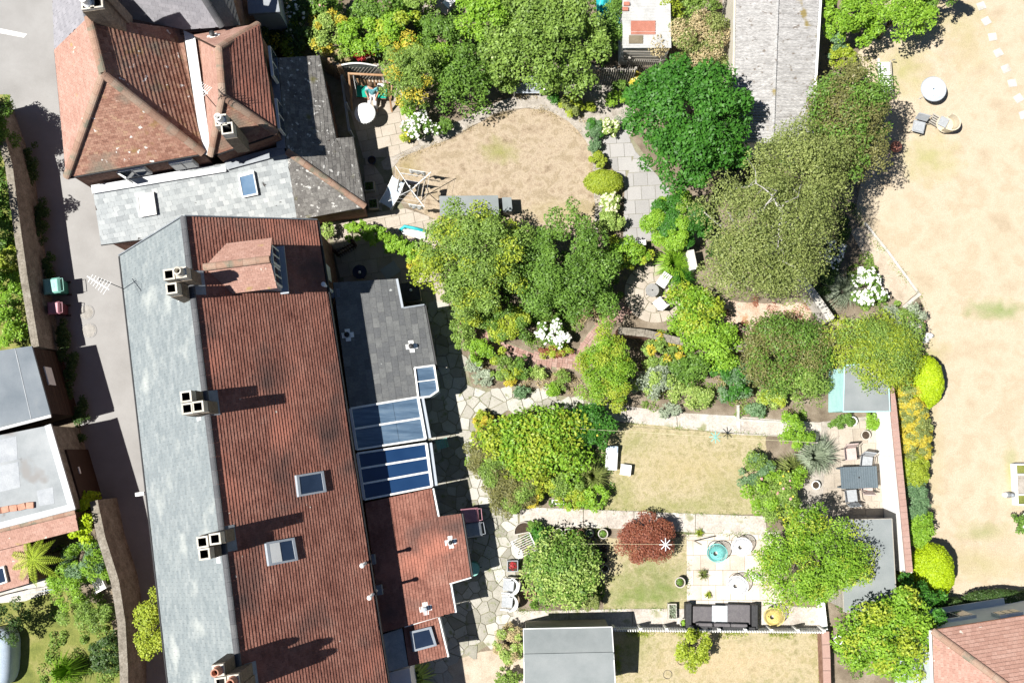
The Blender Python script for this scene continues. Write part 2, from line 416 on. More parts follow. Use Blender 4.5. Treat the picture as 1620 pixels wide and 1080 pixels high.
mat('table_glass', [(.50, .54, .56), (.62, .65, .67)], 2, 4, .15, spec=.7)
mat('table_grey', [(.27, .265, .255), (.35, .345, .335)], 6, 5, .7, .2, 40)
mat('terracotta', [(.36, .19, .13), (.47, .27, .19)], 6, 4, .85)
mat('stone_pot', [(.50, .47, .41), (.62, .58, .52)], 6, 4, .9, .3, 40)
mat('dark_pot', [(.05, .05, .055), (.09, .09, .095)], 6, 4, .7)
mat('compost', [(.045, .03, .02), (.09, .065, .045)], 12, 5, .95, .8, 40)
mat('skin', [(.50, .29, .20), (.56, .34, .25)], 6, 3, .6)
mat('hair_brown', [(.09, .055, .03), (.14, .09, .055)], 20, 4, .7)
mat('teal_check', [(.03, .20, .26), (.10, .42, .48), (.5, .62, .66)], 9, 2, .8, fine=.3, fscale=12)
mat('pale_trouser', [(.70, .67, .69), (.78, .75, .77)], 6, 3, .8)
mat('shoe', [(.25, .22, .22), (.3, .28, .28)], 6, 3, .7)
mat('bark', [(.10, .085, .065), (.17, .145, .115), (.24, .21, .17)], 6, 6, .95, .8, 30)
mat('birch_bark', [(.30, .28, .25), (.46, .44, .41), (.6, .58, .55)], 5, 6, .8, .4, 30)
mat('manhole', [(.20, .18, .155), (.36, .335, .30), (.46, .44, .41)], 30, 3, .8, .8, 60)
mat('tyre', [(.02, .02, .02), (.035, .035, .035)], 6, 4, .8)
mat('pale_blue_wall', [(.52, .58, .62), (.62, .68, .71)], 2, 4, .8, fine=.06, leafk=1.0)
mat('pink_render', [(.55, .42, .36), (.62, .5, .44)], 3, 4, .8)
# foliage: dark, middle, light
leafmat('l_green', [(.035, .075, .012), (.085, .165, .022), (.16, .27, .045)])
leafmat('l_apple', [(.06, .10, .02), (.13, .21, .035), (.24, .34, .075)])
leafmat('l_deep', [(.016, .062, .008), (.035, .125, .012), (.075, .20, .025)])
leafmat('l_olive', [(.07, .095, .024), (.15, .185, .048), (.28, .31, .11)])
leafmat('l_brownolive', [(.065, .068, .022), (.13, .132, .042), (.22, .21, .075)])
leafmat('l_yellow', [(.10, .145, .012), (.22, .28, .022), (.36, .40, .05)])
leafmat('l_lime', [(0.153, 0.225, 0.0045), (0.27, 0.369, 0.0072), (0.36, 0.45, 0.0135)])
leafmat('l_gold', [(.22, .19, .02), (.36, .30, .03), (.46, .40, .06)])
leafmat('l_blue', [(.045, .095, .04), (.095, .17, .075), (.18, .27, .14)])
leafmat('l_grey', [(.12, .155, .10), (.22, .26, .18), (.34, .38, .29)])
leafmat('l_red', [(.10, .028, .018), (.19, .06, .035), (.28, .12, .065)])
leafmat('l_crimson', [(.20, .012, .015), (.32, .025, .03), (.4, .06, .06)])
leafmat('l_variegated', [(.09, .15, .03), (.20, .29, .06), (.42, .48, .16)])
leafmat('l_bright', [(.07, .15, .012), (.14, .26, .018), (.25, .38, .045)])
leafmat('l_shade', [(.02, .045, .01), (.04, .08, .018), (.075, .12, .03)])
leafmat('l_dry', [(.20, .16, .08), (.32, .26, .14), (.44, .37, .22)])
leafmat('l_fern', [(.14, .20, .02), (.26, .34, .03), (.38, .46, .06)])
mat('petal_white', [(.74, .74, .68), (.82, .82, .78)], 5, 3, .7, transl=.2, leafk=1.0)
mat('petal_pink', [(.62, .26, .28), (.72, .40, .40)], 5, 3, .7, transl=.2, leafk=1.0)
mat('petal_yellow', [(.66, .52, .04), (.74, .62, .10)], 5, 3, .7, transl=.2, leafk=1.0)
mat('petal_red', [(.45, .05, .05), (.55, .10, .09)], 5, 3, .7, transl=.2, leafk=1.0)
mat('petal_cream', [(.64, .60, .38), (.74, .71, .5)], 5, 3, .7, transl=.2, leafk=1.0)
G = MATS
# ------------------------------------------------------------------ flat geometry helpers
def clip_half(poly, nx, ny, d):            # keep nx*x + ny*y <= d
    out = []
    for i in range(len(poly)):
        a, b = poly[i], poly[(i + 1) % len(poly)]
        da, db = nx * a[0] + ny * a[1] - d, nx * b[0] + ny * b[1] - d
        if da <= 0: out.append(a)
        if (da < 0 < db) or (db < 0 < da):
            t = da / (da - db)
            out.append((a[0] + (b[0] - a[0]) * t, a[1] + (b[1] - a[1]) * t))
    return out
def area2(p):
    return sum(p[i][0] * p[(i + 1) % len(p)][1] - p[(i + 1) % len(p)][0] * p[i][1] for i in range(len(p))) / 2
def clip_convex(poly, conv):
    if area2(conv) < 0: conv = conv[::-1]
    for i in range(len(conv)):
        a, b = conv[i], conv[(i + 1) % len(conv)]
        nx, ny = b[1] - a[1], -(b[0] - a[0])
        poly = clip_half(poly, nx, ny, nx * a[0] + ny * a[1])
        if len(poly) < 3: return []
    return poly
def inside(p, poly):
    c = False
    for i in range(len(poly)):
        a, b = poly[i], poly[i - 1]
        if (a[1] > p[1]) != (b[1] > p[1]) and p[0] < (b[0] - a[0]) * (p[1] - a[1]) / (b[1] - a[1]) + a[0]: c = not c
    return c
def rough_edge(pts, it=2, jit=0.04, seg=0.35):
    """smooth a closed outline (Chaikin) and make its edge a little uneven"""
    for _ in range(it):
        q = []
        for i in range(len(pts)):
            a, b = pts[i], pts[(i + 1) % len(pts)]
            q += [(a[0] * .75 + b[0] * .25, a[1] * .75 + b[1] * .25), (a[0] * .25 + b[0] * .75, a[1] * .25 + b[1] * .75)]
        pts = q
    if jit > 0:
        q = []
        for i in range(len(pts)):
            a, b = pts[i], pts[(i + 1) % len(pts)]
            n = max(1, int(math.dist(a, b) / seg))
            for k in range(n):
                t = k / n
                q.append((a[0] + (b[0] - a[0]) * t + random.uniform(-jit, jit), a[1] + (b[1] - a[1]) * t + random.uniform(-jit, jit)))
        pts = q
    return pts
def sheet(name, pxs, z, m, it=0, jit=0.03, kind='structure', **kw):
    pts = [XY(*p) for p in pxs]
    pts = rough_edge(pts, it, jit)
    if area2(pts) < 0: pts = pts[::-1]
    me = bpy.data.meshes.new(name)
    me.from_pydata([(x, y, z) for x, y in pts], [], [tuple(range(len(pts)))])
    me.update()
    o = link(name, me, G[m])
    return tag(o, kind=kind, **kw)

# ------------------------------------------------------------------ tiles and slates laid course by course on a roof plane
def tile_polys(poly3, down, gauge, width, stagger=True, gap=0.0022, wj=0.0):
    o = poly3[0]
    nrm = Vector((0, 0, 0))
    for i in range(len(poly3)): nrm += (poly3[i] - o).cross(poly3[(i + 1) % len(poly3)] - o)
    nrm.normalize()
    if nrm.z < 0: nrm = -nrm
    v = (down - nrm * down.dot(nrm)).normalized()
    u = nrm.cross(v)
    uv = [((p - o).dot(u), (p - o).dot(v)) for p in poly3]
    if area2(uv) < 0: uv = uv[::-1]
    u0, u1 = min(p[0] for p in uv), max(p[0] for p in uv)
    v0, v1 = min(p[1] for p in uv), max(p[1] for p in uv)
    res = []
    for i in range(int((v1 - v0) / gauge) + 1):
        a = v0 + i * gauge
        row = clip_half(clip_half(uv, 0, -1, -a), 0, 1, a + gauge)
        if len(row) < 3: continue
        ra, rb = min(p[0] for p in row), max(p[0] for p in row)
        k0 = math.floor((ra - u0) / width) - 1
        k1 = math.ceil((rb - u0) / width) + 1
        for k in range(k0, k1):
            s = u0 + (k + (0.5 if stagger and i % 2 else 0)) * width
            w2 = width
            if s + w2 < ra or s > rb: continue
            q = [(s + gap, a), (s + w2 - gap, a), (s + w2 - gap, a + gauge), (s + gap, a + gauge)]
            if wj: q = [(x, y + (random.uniform(-wj, wj) if y > a else 0)) for x, y in q]
            if s < ra or s + w2 > rb or True:
                q = clip_convex(q, uv)
            if len(q) >= 3 and abs(area2(q)) > 0.12 * gauge * width: res.append((q, a))
    return res, o, u, v, nrm
def lay(mb, poly3, down, gauge, width, thick=0.012, stagger=True, wj=0.0, lift=0.0, jit=0.004, single=None):
    """tiles as small solids; joined into mb, or handed one by one to single(MB)"""
    res, o, u, v, n = tile_polys(poly3, down, gauge, width, stagger, wj=wj)
    for q, a in res:
        if area2(q) < 0: q = q[::-1]
        dz = random.uniform(0, jit)
        top = [o + u * x + v * y + n * (lift + dz + thick * (0.25 + 0.75 * (y - a) / gauge)) for x, y in q]
        bot = [o + u * x + v * y + n * (lift - 0.012) for x, y in q]
        k = len(q)
        t = MB() if single else mb
        t.add(top + bot, [tuple(range(k))] + [(i, k + i, k + (i + 1) % k, (i + 1) % k) for i in range(k)])
        if single: single(t)
def roof_face(parent, pxs, pl, m, gauge, width, thick=0.012, deck=0.10, name='roof_tiles', single=False, jit=.004, wj=0.0, deckmat='timber_dark', pts3=None):
    p3 = pts3 or [pl.at(*p) for p in pxs]
    d = MB(); d.slab([p - pl.n * 0.006 for p in p3], deck)
    dk = d.build('roof_deck', G[deckmat], parent)
    if single:
        k = [0]
        def one(t):
            t.build('slate', G[m], dk); k[0] += 1
        lay(None, p3, pl.down, gauge, width, thick, wj=wj, jit=jit, single=one)
    else:
        mb = MB(); lay(mb, p3, pl.down, gauge, width, thick, wj=wj, jit=jit)
        tag(mb.build(name, G[m], parent), kind='stuff')
    return p3
def caps(parent, a, b, m, length=0.42, r=0.11, name='ridge_tile', sag=0.75, drop=0.02):
    """half-round ridge or hip tiles butted along a line, each its own piece"""
    a, b = Vector(a), Vector(b)
    n = max(1, round((b - a).length / length))
    t = (b - a) / n
    tn = t.normalized()
    side = tn.cross(Vector((0, 0, 1))).normalized()
    up = side.cross(tn).normalized()
    base = None
    for i in range(n):
        p = a + t * i; q = a + t * (i + 0.985)
        mb = MB(); vs = []
        for e, rr in ((p, r * 1.03), (q, r)):
            for k in range(7):
                an = math.pi * k / 6
                vs.append(e + side * math.cos(an) * rr + up * (math.sin(an) * rr * sag - drop))
        mb.add(vs, [(k, k + 1, 8 + k, 7 + k) for k in range(6)] + [tuple(range(6, -1, -1)), tuple(range(7, 14))])
        mb.build(name, G[m], parent, smooth=False)
def on_plane(pl, pxs, off=0.0): return [pl.at(px, py, off) for px, py in pxs]
def skylight(parent, pl, pxs, glass='window_glass', frame='grey_paint', fw=0.09, hgt=0.15, split=False):
    """roof window: raised frame of four bars with a pane inside, on a roof plane"""
    c = on_plane(pl, pxs)
    m = sum(c, Vector()) / 4
    fr = MB()
    for i in range(4):
        a, b = c[i], c[(i + 1) % 4]
        ia = a + (m - a).normalized() * fw * 1.4; ib = b + (m - b).normalized() * fw * 1.4
        fr.add([p + pl.n * h for h in (-.02, hgt) for p in (a, b, ib, ia)],
               [(3, 2, 1, 0), (4, 5, 6, 7), (0, 1, 5, 4), (1, 2, 6, 5), (2, 3, 7, 6), (3, 0, 4, 7)])
    f = fr.build('skylight', G[frame], parent)
    g = MB(); g.slab([p + (m - p).normalized() * fw * 1.3 + pl.n * (hgt - .02) for p in c], .03)
    g.build('pane', G[glass], f)
    if split:
        h = MB(); q = [p + (m - p).normalized() * fw * 1.3 + pl.n * (hgt - .005) for p in c]
        h.slab([q[0], q[0].lerp(q[1], .45), q[3].lerp(q[2], .45), q[3]], .02); h.build('blind', G['blind'], f)
    return f
def wall_quad(mb, a, b, z0, z1, th=0.2, side=1):
    """an upright wall between two ground points"""
    a, b = Vector((a[0], a[1], 0)), Vector((b[0], b[1], 0))
    n = (b - a).cross(Vector((0, 0, 1))).normalized() * th * side
    return mb.prism([a, b, b + n, a + n], z0, z1)

# ------------------------------------------------------------------ paving
def slabs(parent, pxs, sx, sy, ang, m, z=0.0, th=0.022, gap=0.008, stagger=True, name='paving_slab', jit=.006, skip=0.0):
    conv = [XY(*p) for p in pxs]
    if area2(conv) < 0: conv = conv[::-1]
    cx = sum(p[0] for p in conv) / len(conv); cy = sum(p[1] for p in conv) / len(conv)
    ca, sa = math.cos(ang), math.sin(ang)
    rot = [((p[0] - cx) * ca + (p[1] - cy) * sa, -(p[0] - cx) * sa + (p[1] - cy) * ca) for p in conv]
    x0, x1 = min(p[0] for p in rot), max(p[0] for p in rot); y0, y1 = min(p[1] for p in rot), max(p[1] for p in rot)
    j = 0; y = y0
    while y < y1:
        x = x0 - (sx * .5 if stagger and j % 2 else 0)
        while x < x1:
            q = clip_convex([(x + gap, y + gap), (x + sx - gap, y + gap), (x + sx - gap, y + sy - gap), (x + gap, y + sy - gap)], rot)
            if len(q) >= 3 and abs(area2(q)) > .12 * sx * sy and random.random() >= skip:
                h = z + th + random.uniform(-jit, jit)
                MB().prism([(cx + a * ca - b * sa, cy + a * sa + b * ca) for a, b in q], z - .02, h).build(name, G[m], parent, bevel=0)
            x += sx
        y += sy; j += 1
def crazy(parent, pxs, spacing, m, z=0.0, th=.035, joint=.025, name='paving_stone', seed=3, keep=1.0):
    rr = random.Random(seed)
    poly = [XY(*p) for p in pxs]
    x0, x1 = min(p[0] for p in poly) - spacing, max(p[0] for p in poly) + spacing
    y0, y1 = min(p[1] for p in poly) - spacing, max(p[1] for p in poly) + spacing
    seeds = []
    ny = int((y1 - y0) / spacing); nx = int((x1 - x0) / spacing)
    for j in range(ny + 1):
        for i in range(nx + 1):
            seeds.append((x0 + (i + .5 * (j % 2) + rr.uniform(-.42, .42)) * spacing, y0 + (j + rr.uniform(-.42, .42)) * spacing))
    n = 0
    for s in seeds:
        if not inside(s, poly) or rr.random() > keep: continue
        cell = [(s[0] - 2 * spacing, s[1] - 2 * spacing), (s[0] + 2 * spacing, s[1] - 2 * spacing), (s[0] + 2 * spacing, s[1] + 2 * spacing), (s[0] - 2 * spacing, s[1] + 2 * spacing)]
        for t in seeds:
            dx, dy = t[0] - s[0], t[1] - s[1]
            d2 = dx * dx + dy * dy
            if 0 < d2 < (3 * spacing) ** 2:
                l = math.sqrt(d2)
                cell = clip_half(cell, dx / l, dy / l, (dx * (s[0] + t[0]) + dy * (s[1] + t[1])) / (2 * l) - joint * rr.uniform(.5, 1.3))
                if len(cell) < 3: break
        if len(cell) >= 3:
            MB().prism(cell, z - .02, z + th + rr.uniform(-.006, .006)).build(name, G[m], parent); n += 1
    return n

# ------------------------------------------------------------------ plants
def unit(n, zlo=-1.0):
    z = rng.uniform(zlo, 1, n); a = rng.uniform(0, 2 * np.pi, n); r = np.sqrt(np.maximum(0, 1 - z * z))
    return np.stack([r * np.cos(a), r * np.sin(a), z], 1)
def leaf_quads(p, nrm, leaf, aspect=.55, lo=.6, hi=1.3):
    n = len(p)
    nrm = nrm / np.linalg.norm(nrm, axis=1, keepdims=True)
    rv = rng.normal(size=(n, 3))
    t = np.cross(nrm, rv); t /= np.linalg.norm(t, axis=1, keepdims=True)
    b = np.cross(nrm, t)
    Ln = (leaf * rng.uniform(lo, hi, n))[:, None]
    W = Ln * aspect
    droop = nrm * Ln * .12
    V = np.stack([p - t * Ln * .5, p + b * W * .5 - droop, p + t * Ln * .5 - droop * .6, p - b * W * .5 - droop], 1).reshape(-1, 3)
    return V, np.arange(n * 4).reshape(-1, 4)
def clumps(c, Rr, k, rc, zlo=-.25, shell=(.45, .93), lobes=.14):
    d = unit(k, zlo)
    kd = int(k * .6)                    # most clumps spread evenly under the sky so the top is closed
    rr_ = np.sqrt(rng.uniform(0, 1, kd)); aa = rng.uniform(0, 2 * np.pi, kd)
    d[:kd] = np.stack([rr_ * np.cos(aa), rr_ * np.sin(aa), np.sqrt(1 - rr_ * rr_)], 1)
    a = np.arctan2(d[:, 1], d[:, 0]); ph = rng.uniform(0, 6.28, 4)
    mul = 1 + lobes * (np.sin(2 * a + ph[0]) * .5 + np.sin(3 * a + ph[1]) * .6 + np.sin(5 * a + ph[2]) * .5 + np.sin(8 * a + ph[3]) * .3)
    rad = rng.uniform(shell[0], shell[1], k) ** .6
    pc = np.array(c)[None] + d * np.array(Rr)[None] * (rad * mul)[:, None]
    return pc, rng.uniform(rc[0], rc[1], k)
def crown(name, c, Rr, n, leaf, k, rc, m, parent, zlo=-.25, up=.55, aspect=.55, shell=(.45, .93), lobes=.14, flat=.75):
    pc, r = clumps(c, Rr, k, rc, zlo, shell, lobes)
    w = r ** 2; w /= w.sum()
    idx = rng.choice(k, n, p=w)
    d = unit(n, -.5)
    rl = r[idx] * np.sqrt(rng.uniform(.12, 1, n))
    p = pc[idx] + d * rl[:, None] * np.array([1, 1, flat])
    p[:, 2] = np.maximum(p[:, 2], .02)
    nrm = d * .6 + np.array([0, 0, up + .3]) + rng.normal(size=(n, 3)) * .45
    V, Fq = leaf_quads(p, nrm, leaf, aspect)
    o = link(name, np_mesh(name, V, Fq), G[m], parent)
    return o, pc, r
def trunk(parent, base, pc, zfork, r0, m='bark', limbs=9, name='trunk', tip=.25):
    b = Vector(base)
    c = Vector(pc.mean(axis=0))
    top = Vector((b.x + (c.x - b.x) * .5, b.y + (c.y - b.y) * .5, zfork))
    mb = MB()
    mid = b.lerp(top, .5) + Vector((random.uniform(-.06, .06), random.uniform(-.06, .06), 0))
    mb.tube([b - Vector((0, 0, .05)), b.lerp(mid, .3), mid, top], [r0 * 1.35, r0 * 1.05, r0 * .92, r0 * .8], 8)
    o = mb.build(name, G[m], parent, smooth=True)
    order = np.argsort(rng.uniform(size=len(pc)))[:limbs]
    lb = MB()
    for i in order:
        e = Vector(pc[i])
        q = top.lerp(e, .45) + Vector((random.uniform(-.1, .1), random.uniform(-.1, .1), (e - top).length * .12))
        lb.tube([top - Vector((0, 0, .06)), q, e], [r0 * .55, r0 * .36, r0 * .1 + .006], 5)
    lb.build('limbs', G[m], o, smooth=True)
    return o
def blossom(parent, pc, r, n, size, m, top=None, name='blossom', zmin=.35):
    """small domed flower heads on the upper skin of the clumps"""
    idx = rng.choice(len(pc), n)
    d = unit(n, zmin)
    p = pc[idx] + d * (r[idx] * 1.02)[:, None] * np.array([1, 1, .8])
    k = 6
    nrm = d * .5 + np.array([0, 0, .9]) + rng.normal(size=(n, 3)) * .2
    nrm /= np.linalg.norm(nrm, axis=1, keepdims=True)
    t = np.cross(nrm, rng.normal(size=(n, 3))); t /= np.linalg.norm(t, axis=1, keepdims=True)
    b = np.cross(nrm, t)
    s = (size * rng.uniform(.6, 1.2, n))[:, None]
    ring = [p + (t * math.cos(2 * math.pi * i / k) + b * math.sin(2 * math.pi * i / k)) * s * (.5 if i % 2 else .4) for i in range(k)]
    V = np.stack([p + nrm * s * .28] + ring, 1).reshape(-1, 3)
    F3 = np.concatenate([np.stack([np.arange(n) * 7, np.arange(n) * 7 + 1 + i, np.arange(n) * 7 + 1 + (i + 1) % k], 1) for i in range(k)])
    return tag(link(name, np_mesh(name, V, F3), G[m], parent), kind='stuff')
def plant(name, label, cat, px, py, rx, ry, zt, zb, m, leaf=.12, dens=900, k=None, rc=None, r0=.05, limbs=6, tmat='bark', group=None,
          up=.55, aspect=.55, shell=(.45, .93), lobes=.14, flowers=None, base=None, zlo=-.25, crown_name='crown', extra=None, trunk_name='trunk', dome=False, grow=1.03):
    """a tree or shrub: leafy crown of many clumps on a stem; px,py,rx,ry are where its crown shows in the photograph"""
    zc = zt * .55 + zb * .45
    c = P(px, py, zc); s = mpp(zc)
    Rr = (rx * s * grow, ry * s * grow, max(.12, (zt - zb) * .5))
    Rm = (Rr[0] + Rr[1]) / 2
    g = P(px, py, zc) if base is None else P(*base)
    t = thing(name, label, cat, (g.x, g.y, 0), group)
    if rc is None: rc = (max(.08, Rm * .17), max(.12, Rm * .30))
    if k is None: k = int(min(150, max(12, 1.6 * (Rm / ((rc[0] + rc[1]) / 2)) ** 2)))
    A = math.pi * Rr[0] * Rr[1]
    n = int(A * dens * (.12 / leaf) ** 1.6) + 60
    if dome:              # clipped: one even skin of leaves
        if rc[1] > .2: rc = (.10, .18)
        k = int(A * 26) + 40
        d = unit(n, -.1); m2 = n // 2
        rr_ = np.sqrt(rng.uniform(0, 1, m2)); aa = rng.uniform(0, 2 * np.pi, m2)
        d[:m2] = np.stack([rr_ * np.cos(aa), rr_ * np.sin(aa), np.sqrt(1 - rr_ * rr_)], 1)
        bump = 1 + .035 * np.sin(d[:, 0] * 9 + px) * np.sin(d[:, 1] * 8 + py) + .02 * np.sin(d[:, 0] * 23) * np.sin(d[:, 1] * 21 + px)
        c3 = np.array([c.x, c.y, zb + (zt - zb) * .38]); r3 = np.array([Rr[0], Rr[1], (zt - zb) * .62])
        pp = c3 + d * r3 * (bump * rng.uniform(.86, 1.0, n) )[:, None]; pp[:, 2] = np.maximum(pp[:, 2], .03)
        Vv, Fq = leaf_quads(pp, d * .8 + np.array([0, 0, .35]) + rng.normal(size=(n, 3)) * .4, leaf, aspect)
        o = link(crown_name, np_mesh(crown_name, Vv, Fq), G[m], t)
        pc = c3 + d[:60] * r3 * .8; r = np.full(60, .12 * Rm)
        for e in (extra or []):
            sel = (np.sin(pp[:, 0] * 3.1 + px) * np.sin(pp[:, 1] * 2.7 + py) > .1) & (rng.uniform(size=n) < e[1])
            Vv, Fq = leaf_quads(pp[sel] + d[sel] * .03, d[sel] * .8 + np.array([0, 0, .4]) + rng.normal(size=(int(sel.sum()), 3)) * .4, leaf, aspect)
            link('foliage', np_mesh('foliage', Vv, Fq), G[e[0]], t)
        extra = None
    else: o, pc, r = crown(crown_name, (c.x, c.y, zb + (zt - zb) * .5), Rr, n, leaf, k, rc, G and m, t, zlo, up, aspect, shell, lobes)
    trunk(t, (g.x, g.y, 0), pc, max(.05, zb + (zt - zb) * .15), r0, tmat, limbs, trunk_name)
    for fl in (flowers or []): blossom(t, pc, r, *fl)
    for e in (extra or []):               # a second leaf colour through the same crown
        crown('foliage', (c.x, c.y, zb + (zt - zb) * .5), Rr, int(n * e[1]), leaf * 1.05, max(6, int(k * e[2])), rc, e[0], t, .1, up, aspect, (.7, .98), lobes)
    return t
def tuft(name, label, cat, px, py, r, h, m, n=160, wid=.012, group=None, arch=.5, lean=(0, 0), z=0.0):
    """arching blades from one root"""
    g = P(px, py, h * .4)
    t = thing(name, label, cat, (g.x, g.y, z), group)
    rad = r * mpp(h * .5)
    a = rng.uniform(0, 2 * np.pi, n); L = rad * rng.uniform(.45, 1.05, n)
    hx, hy = np.cos(a), np.sin(a)
    hh = h * rng.uniform(.55, 1.0, n)
    side = np.stack([-hy, hx, np.zeros(n)], 1) * (wid * rng.uniform(.7, 1.4, n))[:, None]
    b0 = np.stack([hx * .05 * rad + g.x, hy * .05 * rad + g.y, np.full(n, z)], 1)
    ln = np.array([lean[0], lean[1]])
    mid = np.stack([g.x + hx * L * .5 + ln[0] * .4, g.y + hy * L * .5 + ln[1] * .4, z + hh], 1)
    tip = np.stack([g.x + hx * L + ln[0], g.y + hy * L + ln[1], z + hh * (1 - arch * rng.uniform(.4, 1.4, n))], 1)
    V = np.stack([b0 - side, b0 + side, mid + side, mid - side, mid - side, mid + side, tip + side * .15, tip - side * .15], 1).reshape(-1, 3)
    V[:, 2] = np.maximum(V[:, 2], z + .005)
    o = link('blades', np_mesh('blades', V, np.arange(n * 8).reshape(-1, 4)), G[m], t)
    mb = MB(); mb.lathe((g.x, g.y, z), [(rad * .12 + .02, -.02), (rad * .1 + .015, .06), (.01, .09)], 8); mb.build('crown_base', G['bark'], t)
    return t
def cover(name, label, cat, pxs, n, leaf, m, z0=.02, z1=.22):
    """low ground cover that nobody could count"""
    poly = [XY(*p) for p in pxs]
    x0, x1 = min(p[0] for p in poly), max(p[0] for p in poly); y0, y1 = min(p[1] for p in poly), max(p[1] for p in poly)
    pts = []
    cs = [(random.uniform(x0, x1), random.uniform(y0, y1), random.uniform(.12, .35)) for _ in range(max(8, n // 60))]
    cs = [c for c in cs if inside(c, poly)]
    while len(pts) < n and cs:
        c = random.choice(cs); a = random.uniform(0, 6.28); r = c[2] * math.sqrt(random.random())
        pts.append((c[0] + r * math.cos(a), c[1] + r * math.sin(a), z0 + (z1 - z0) * (1 - (r / c[2]) ** 2) * random.uniform(.3, 1)))
    p = np.array(pts)
    V, Fq = leaf_quads(p, rng.normal(size=p.shape) * .6 + np.array([0, 0, .8]), leaf)
    return tag(link(name, np_mesh(name, V, Fq), G[m]), label, cat, kind='stuff')

def edging(label, lines, n, leaf, m, spread=.09, h=.10, name='edge_weeds'):
    """stray grass and weeds along the edges of lawns and paths"""
    pts = []
    segs = [(Vector(XY(*a)), Vector(XY(*b))) for ln in lines for a, b in zip(ln[:-1], ln[1:])]
    wts = [(b - a).length for a, b in segs]
    while len(pts) < n:
        a, b = random.choices(segs, wts)[0]; t = random.random(); c = a.lerp(b, t)
        if math.sin(c.x * 3.3) * math.sin(c.y * 2.9 + 1) + random.uniform(-.5, .5) < 0: continue
        for _ in range(9): pts.append((c.x + random.gauss(0, spread), c.y + random.gauss(0, spread), .02 + random.uniform(0, h)))
    p = np.array(pts); V, Fq = leaf_quads(p, rng.normal(size=p.shape) * .8 + np.array([0, 0, .5]), leaf, .3)
    return tag(link(name, np_mesh(name, V, Fq), G[m]), label, 'weeds', kind='stuff')
# ------------------------------------------------------------------ the ground
me = bpy.data.meshes.new('ground')
me.from_pydata([(-300, -300, 0), (300, -300, 0), (300, 300, 0), (-300, 300, 0)], [], [(0, 1, 2, 3)])
tag(link('ground', me, G['soil']), kind='structure')
sheet('lane', [(-300, -260), (330, -260), (330, 60), (330, 300), (330, 1300), (235, 1300), (215, 1010), (178, 850), (150, 780), (118, 640), (80, 500), (45, 300), (18, 165), (-300, 150)], .004, 'asphalt', jit=.01)
sheet('road_marking', [(-60, 33), (43, 54), (38, 60), (-60, 42)], .008, 'road_paint', jit=0)
sheet('wide_lawn', [(1500, -300), (2100, -300), (2100, 935), (1640, 935), (1560, 940), (1480, 948), (1452, 860), (1440, 720), (1448, 560), (1470, 500), (1445, 455), (1375, 372), (1350, 330), (1380, 240), (1350, 180), (1345, 100), (1400, 20)], .008, 'wide_lawn', 1, .06)
sheet('dry_lawn', [(622, 255), (660, 238), (705, 224), (740, 204), (780, 184), (820, 173), (860, 174), (892, 188), (922, 214), (940, 246), (938, 290), (943, 330), (940, 372), (820, 372), (690, 350), (640, 322), (626, 290)], .012, 'straw_lawn', 1, .05)
sheet('gravel_path', [(600, 250), (680, 214), (730, 190), (775, 168), (815, 152), (850, 148), (885, 156), (915, 180), (945, 212), (960, 250), (950, 300), (952, 345), (940, 380), (935, 250), (920, 212), (890, 186), (850, 171), (800, 173), (745, 200), (700, 226), (640, 246), (610, 275)], .010, 'gravel', 1, .04)
sheet('middle_lawn', [(950, 668), (1100, 674), (1212, 690), (1215, 812), (1080, 812), (945, 806), (935, 740)], .010, 'mixed_lawn', 0, .05)
sheet('small_lawn', [(940, 850), (1085, 850), (1088, 965), (1000, 972), (955, 962)], .010, 'mixed_lawn', 0, .05)
sheet('rear_lawn', [(955, 998), (1302, 1002), (1300, 1300), (940, 1300)], .010, 'mixed_lawn', 0, .04)
sheet('neighbour_lawn', [(-300, 945), (90, 930), (170, 960), (200, 1060), (205, 1300), (-300, 1300)], .008, 'green_lawn', 0, .05)
sheet('left_border', [(-300, 150), (15, 150), (40, 480), (55, 560), (-300, 560)], .006, 'green_lawn', 0, .05)
sheet('tan_path', [(1345, 365), (1372, 352), (1402, 395), (1452, 462), (1428, 484), (1385, 440)], .012, 'tan_gravel', 0, .02)
sheet('bare_earth', [(1118, 470), (1200, 480), (1290, 478), (1275, 520), (1250, 540), (1195, 575), (1160, 585), (1140, 545)], .008, 'terracotta_earth', 1, .05)
sheet('bed_gravel', [(872, 140), (935, 118), (1000, 125), (1010, 215), (955, 225), (920, 190)], .006, 'gravel', 1, .05)
# upper terrace of tan slabs
o = sheet('upper_patio', [(512, 110), (640, 105), (655, 175), (680, 222), (628, 250), (615, 290), (640, 330), (700, 352), (690, 400), (540, 400), (520, 330)], .004, 'joint', jit=.01)
for q in ([(540, 125), (640, 112), (652, 175), (678, 222), (622, 248), (575, 250)], [(575, 250), (622, 250), (614, 292), (642, 330), (620, 340), (580, 325)],
          [(565, 340), (642, 330), (700, 350), (692, 398), (560, 398)]):
    slabs(o, q, .62, .47, R(12), 'tan_slab', .004)
# grey slab walk down the middle
o = sheet('grey_walk', [(942, 222), (990, 205), (1060, 300), (1060, 382), (985, 382), (990, 290)], .004, 'joint', jit=.01)
slabs(o, [(942, 222), (990, 205), (1005, 240), (988, 292), (965, 262)], .60, .60, R(3), 'grey_slab', .004)
slabs(o, [(1005, 240), (1060, 300), (1060, 380), (986, 380), (988, 292)], .60, .60, R(3), 'grey_slab', .004)
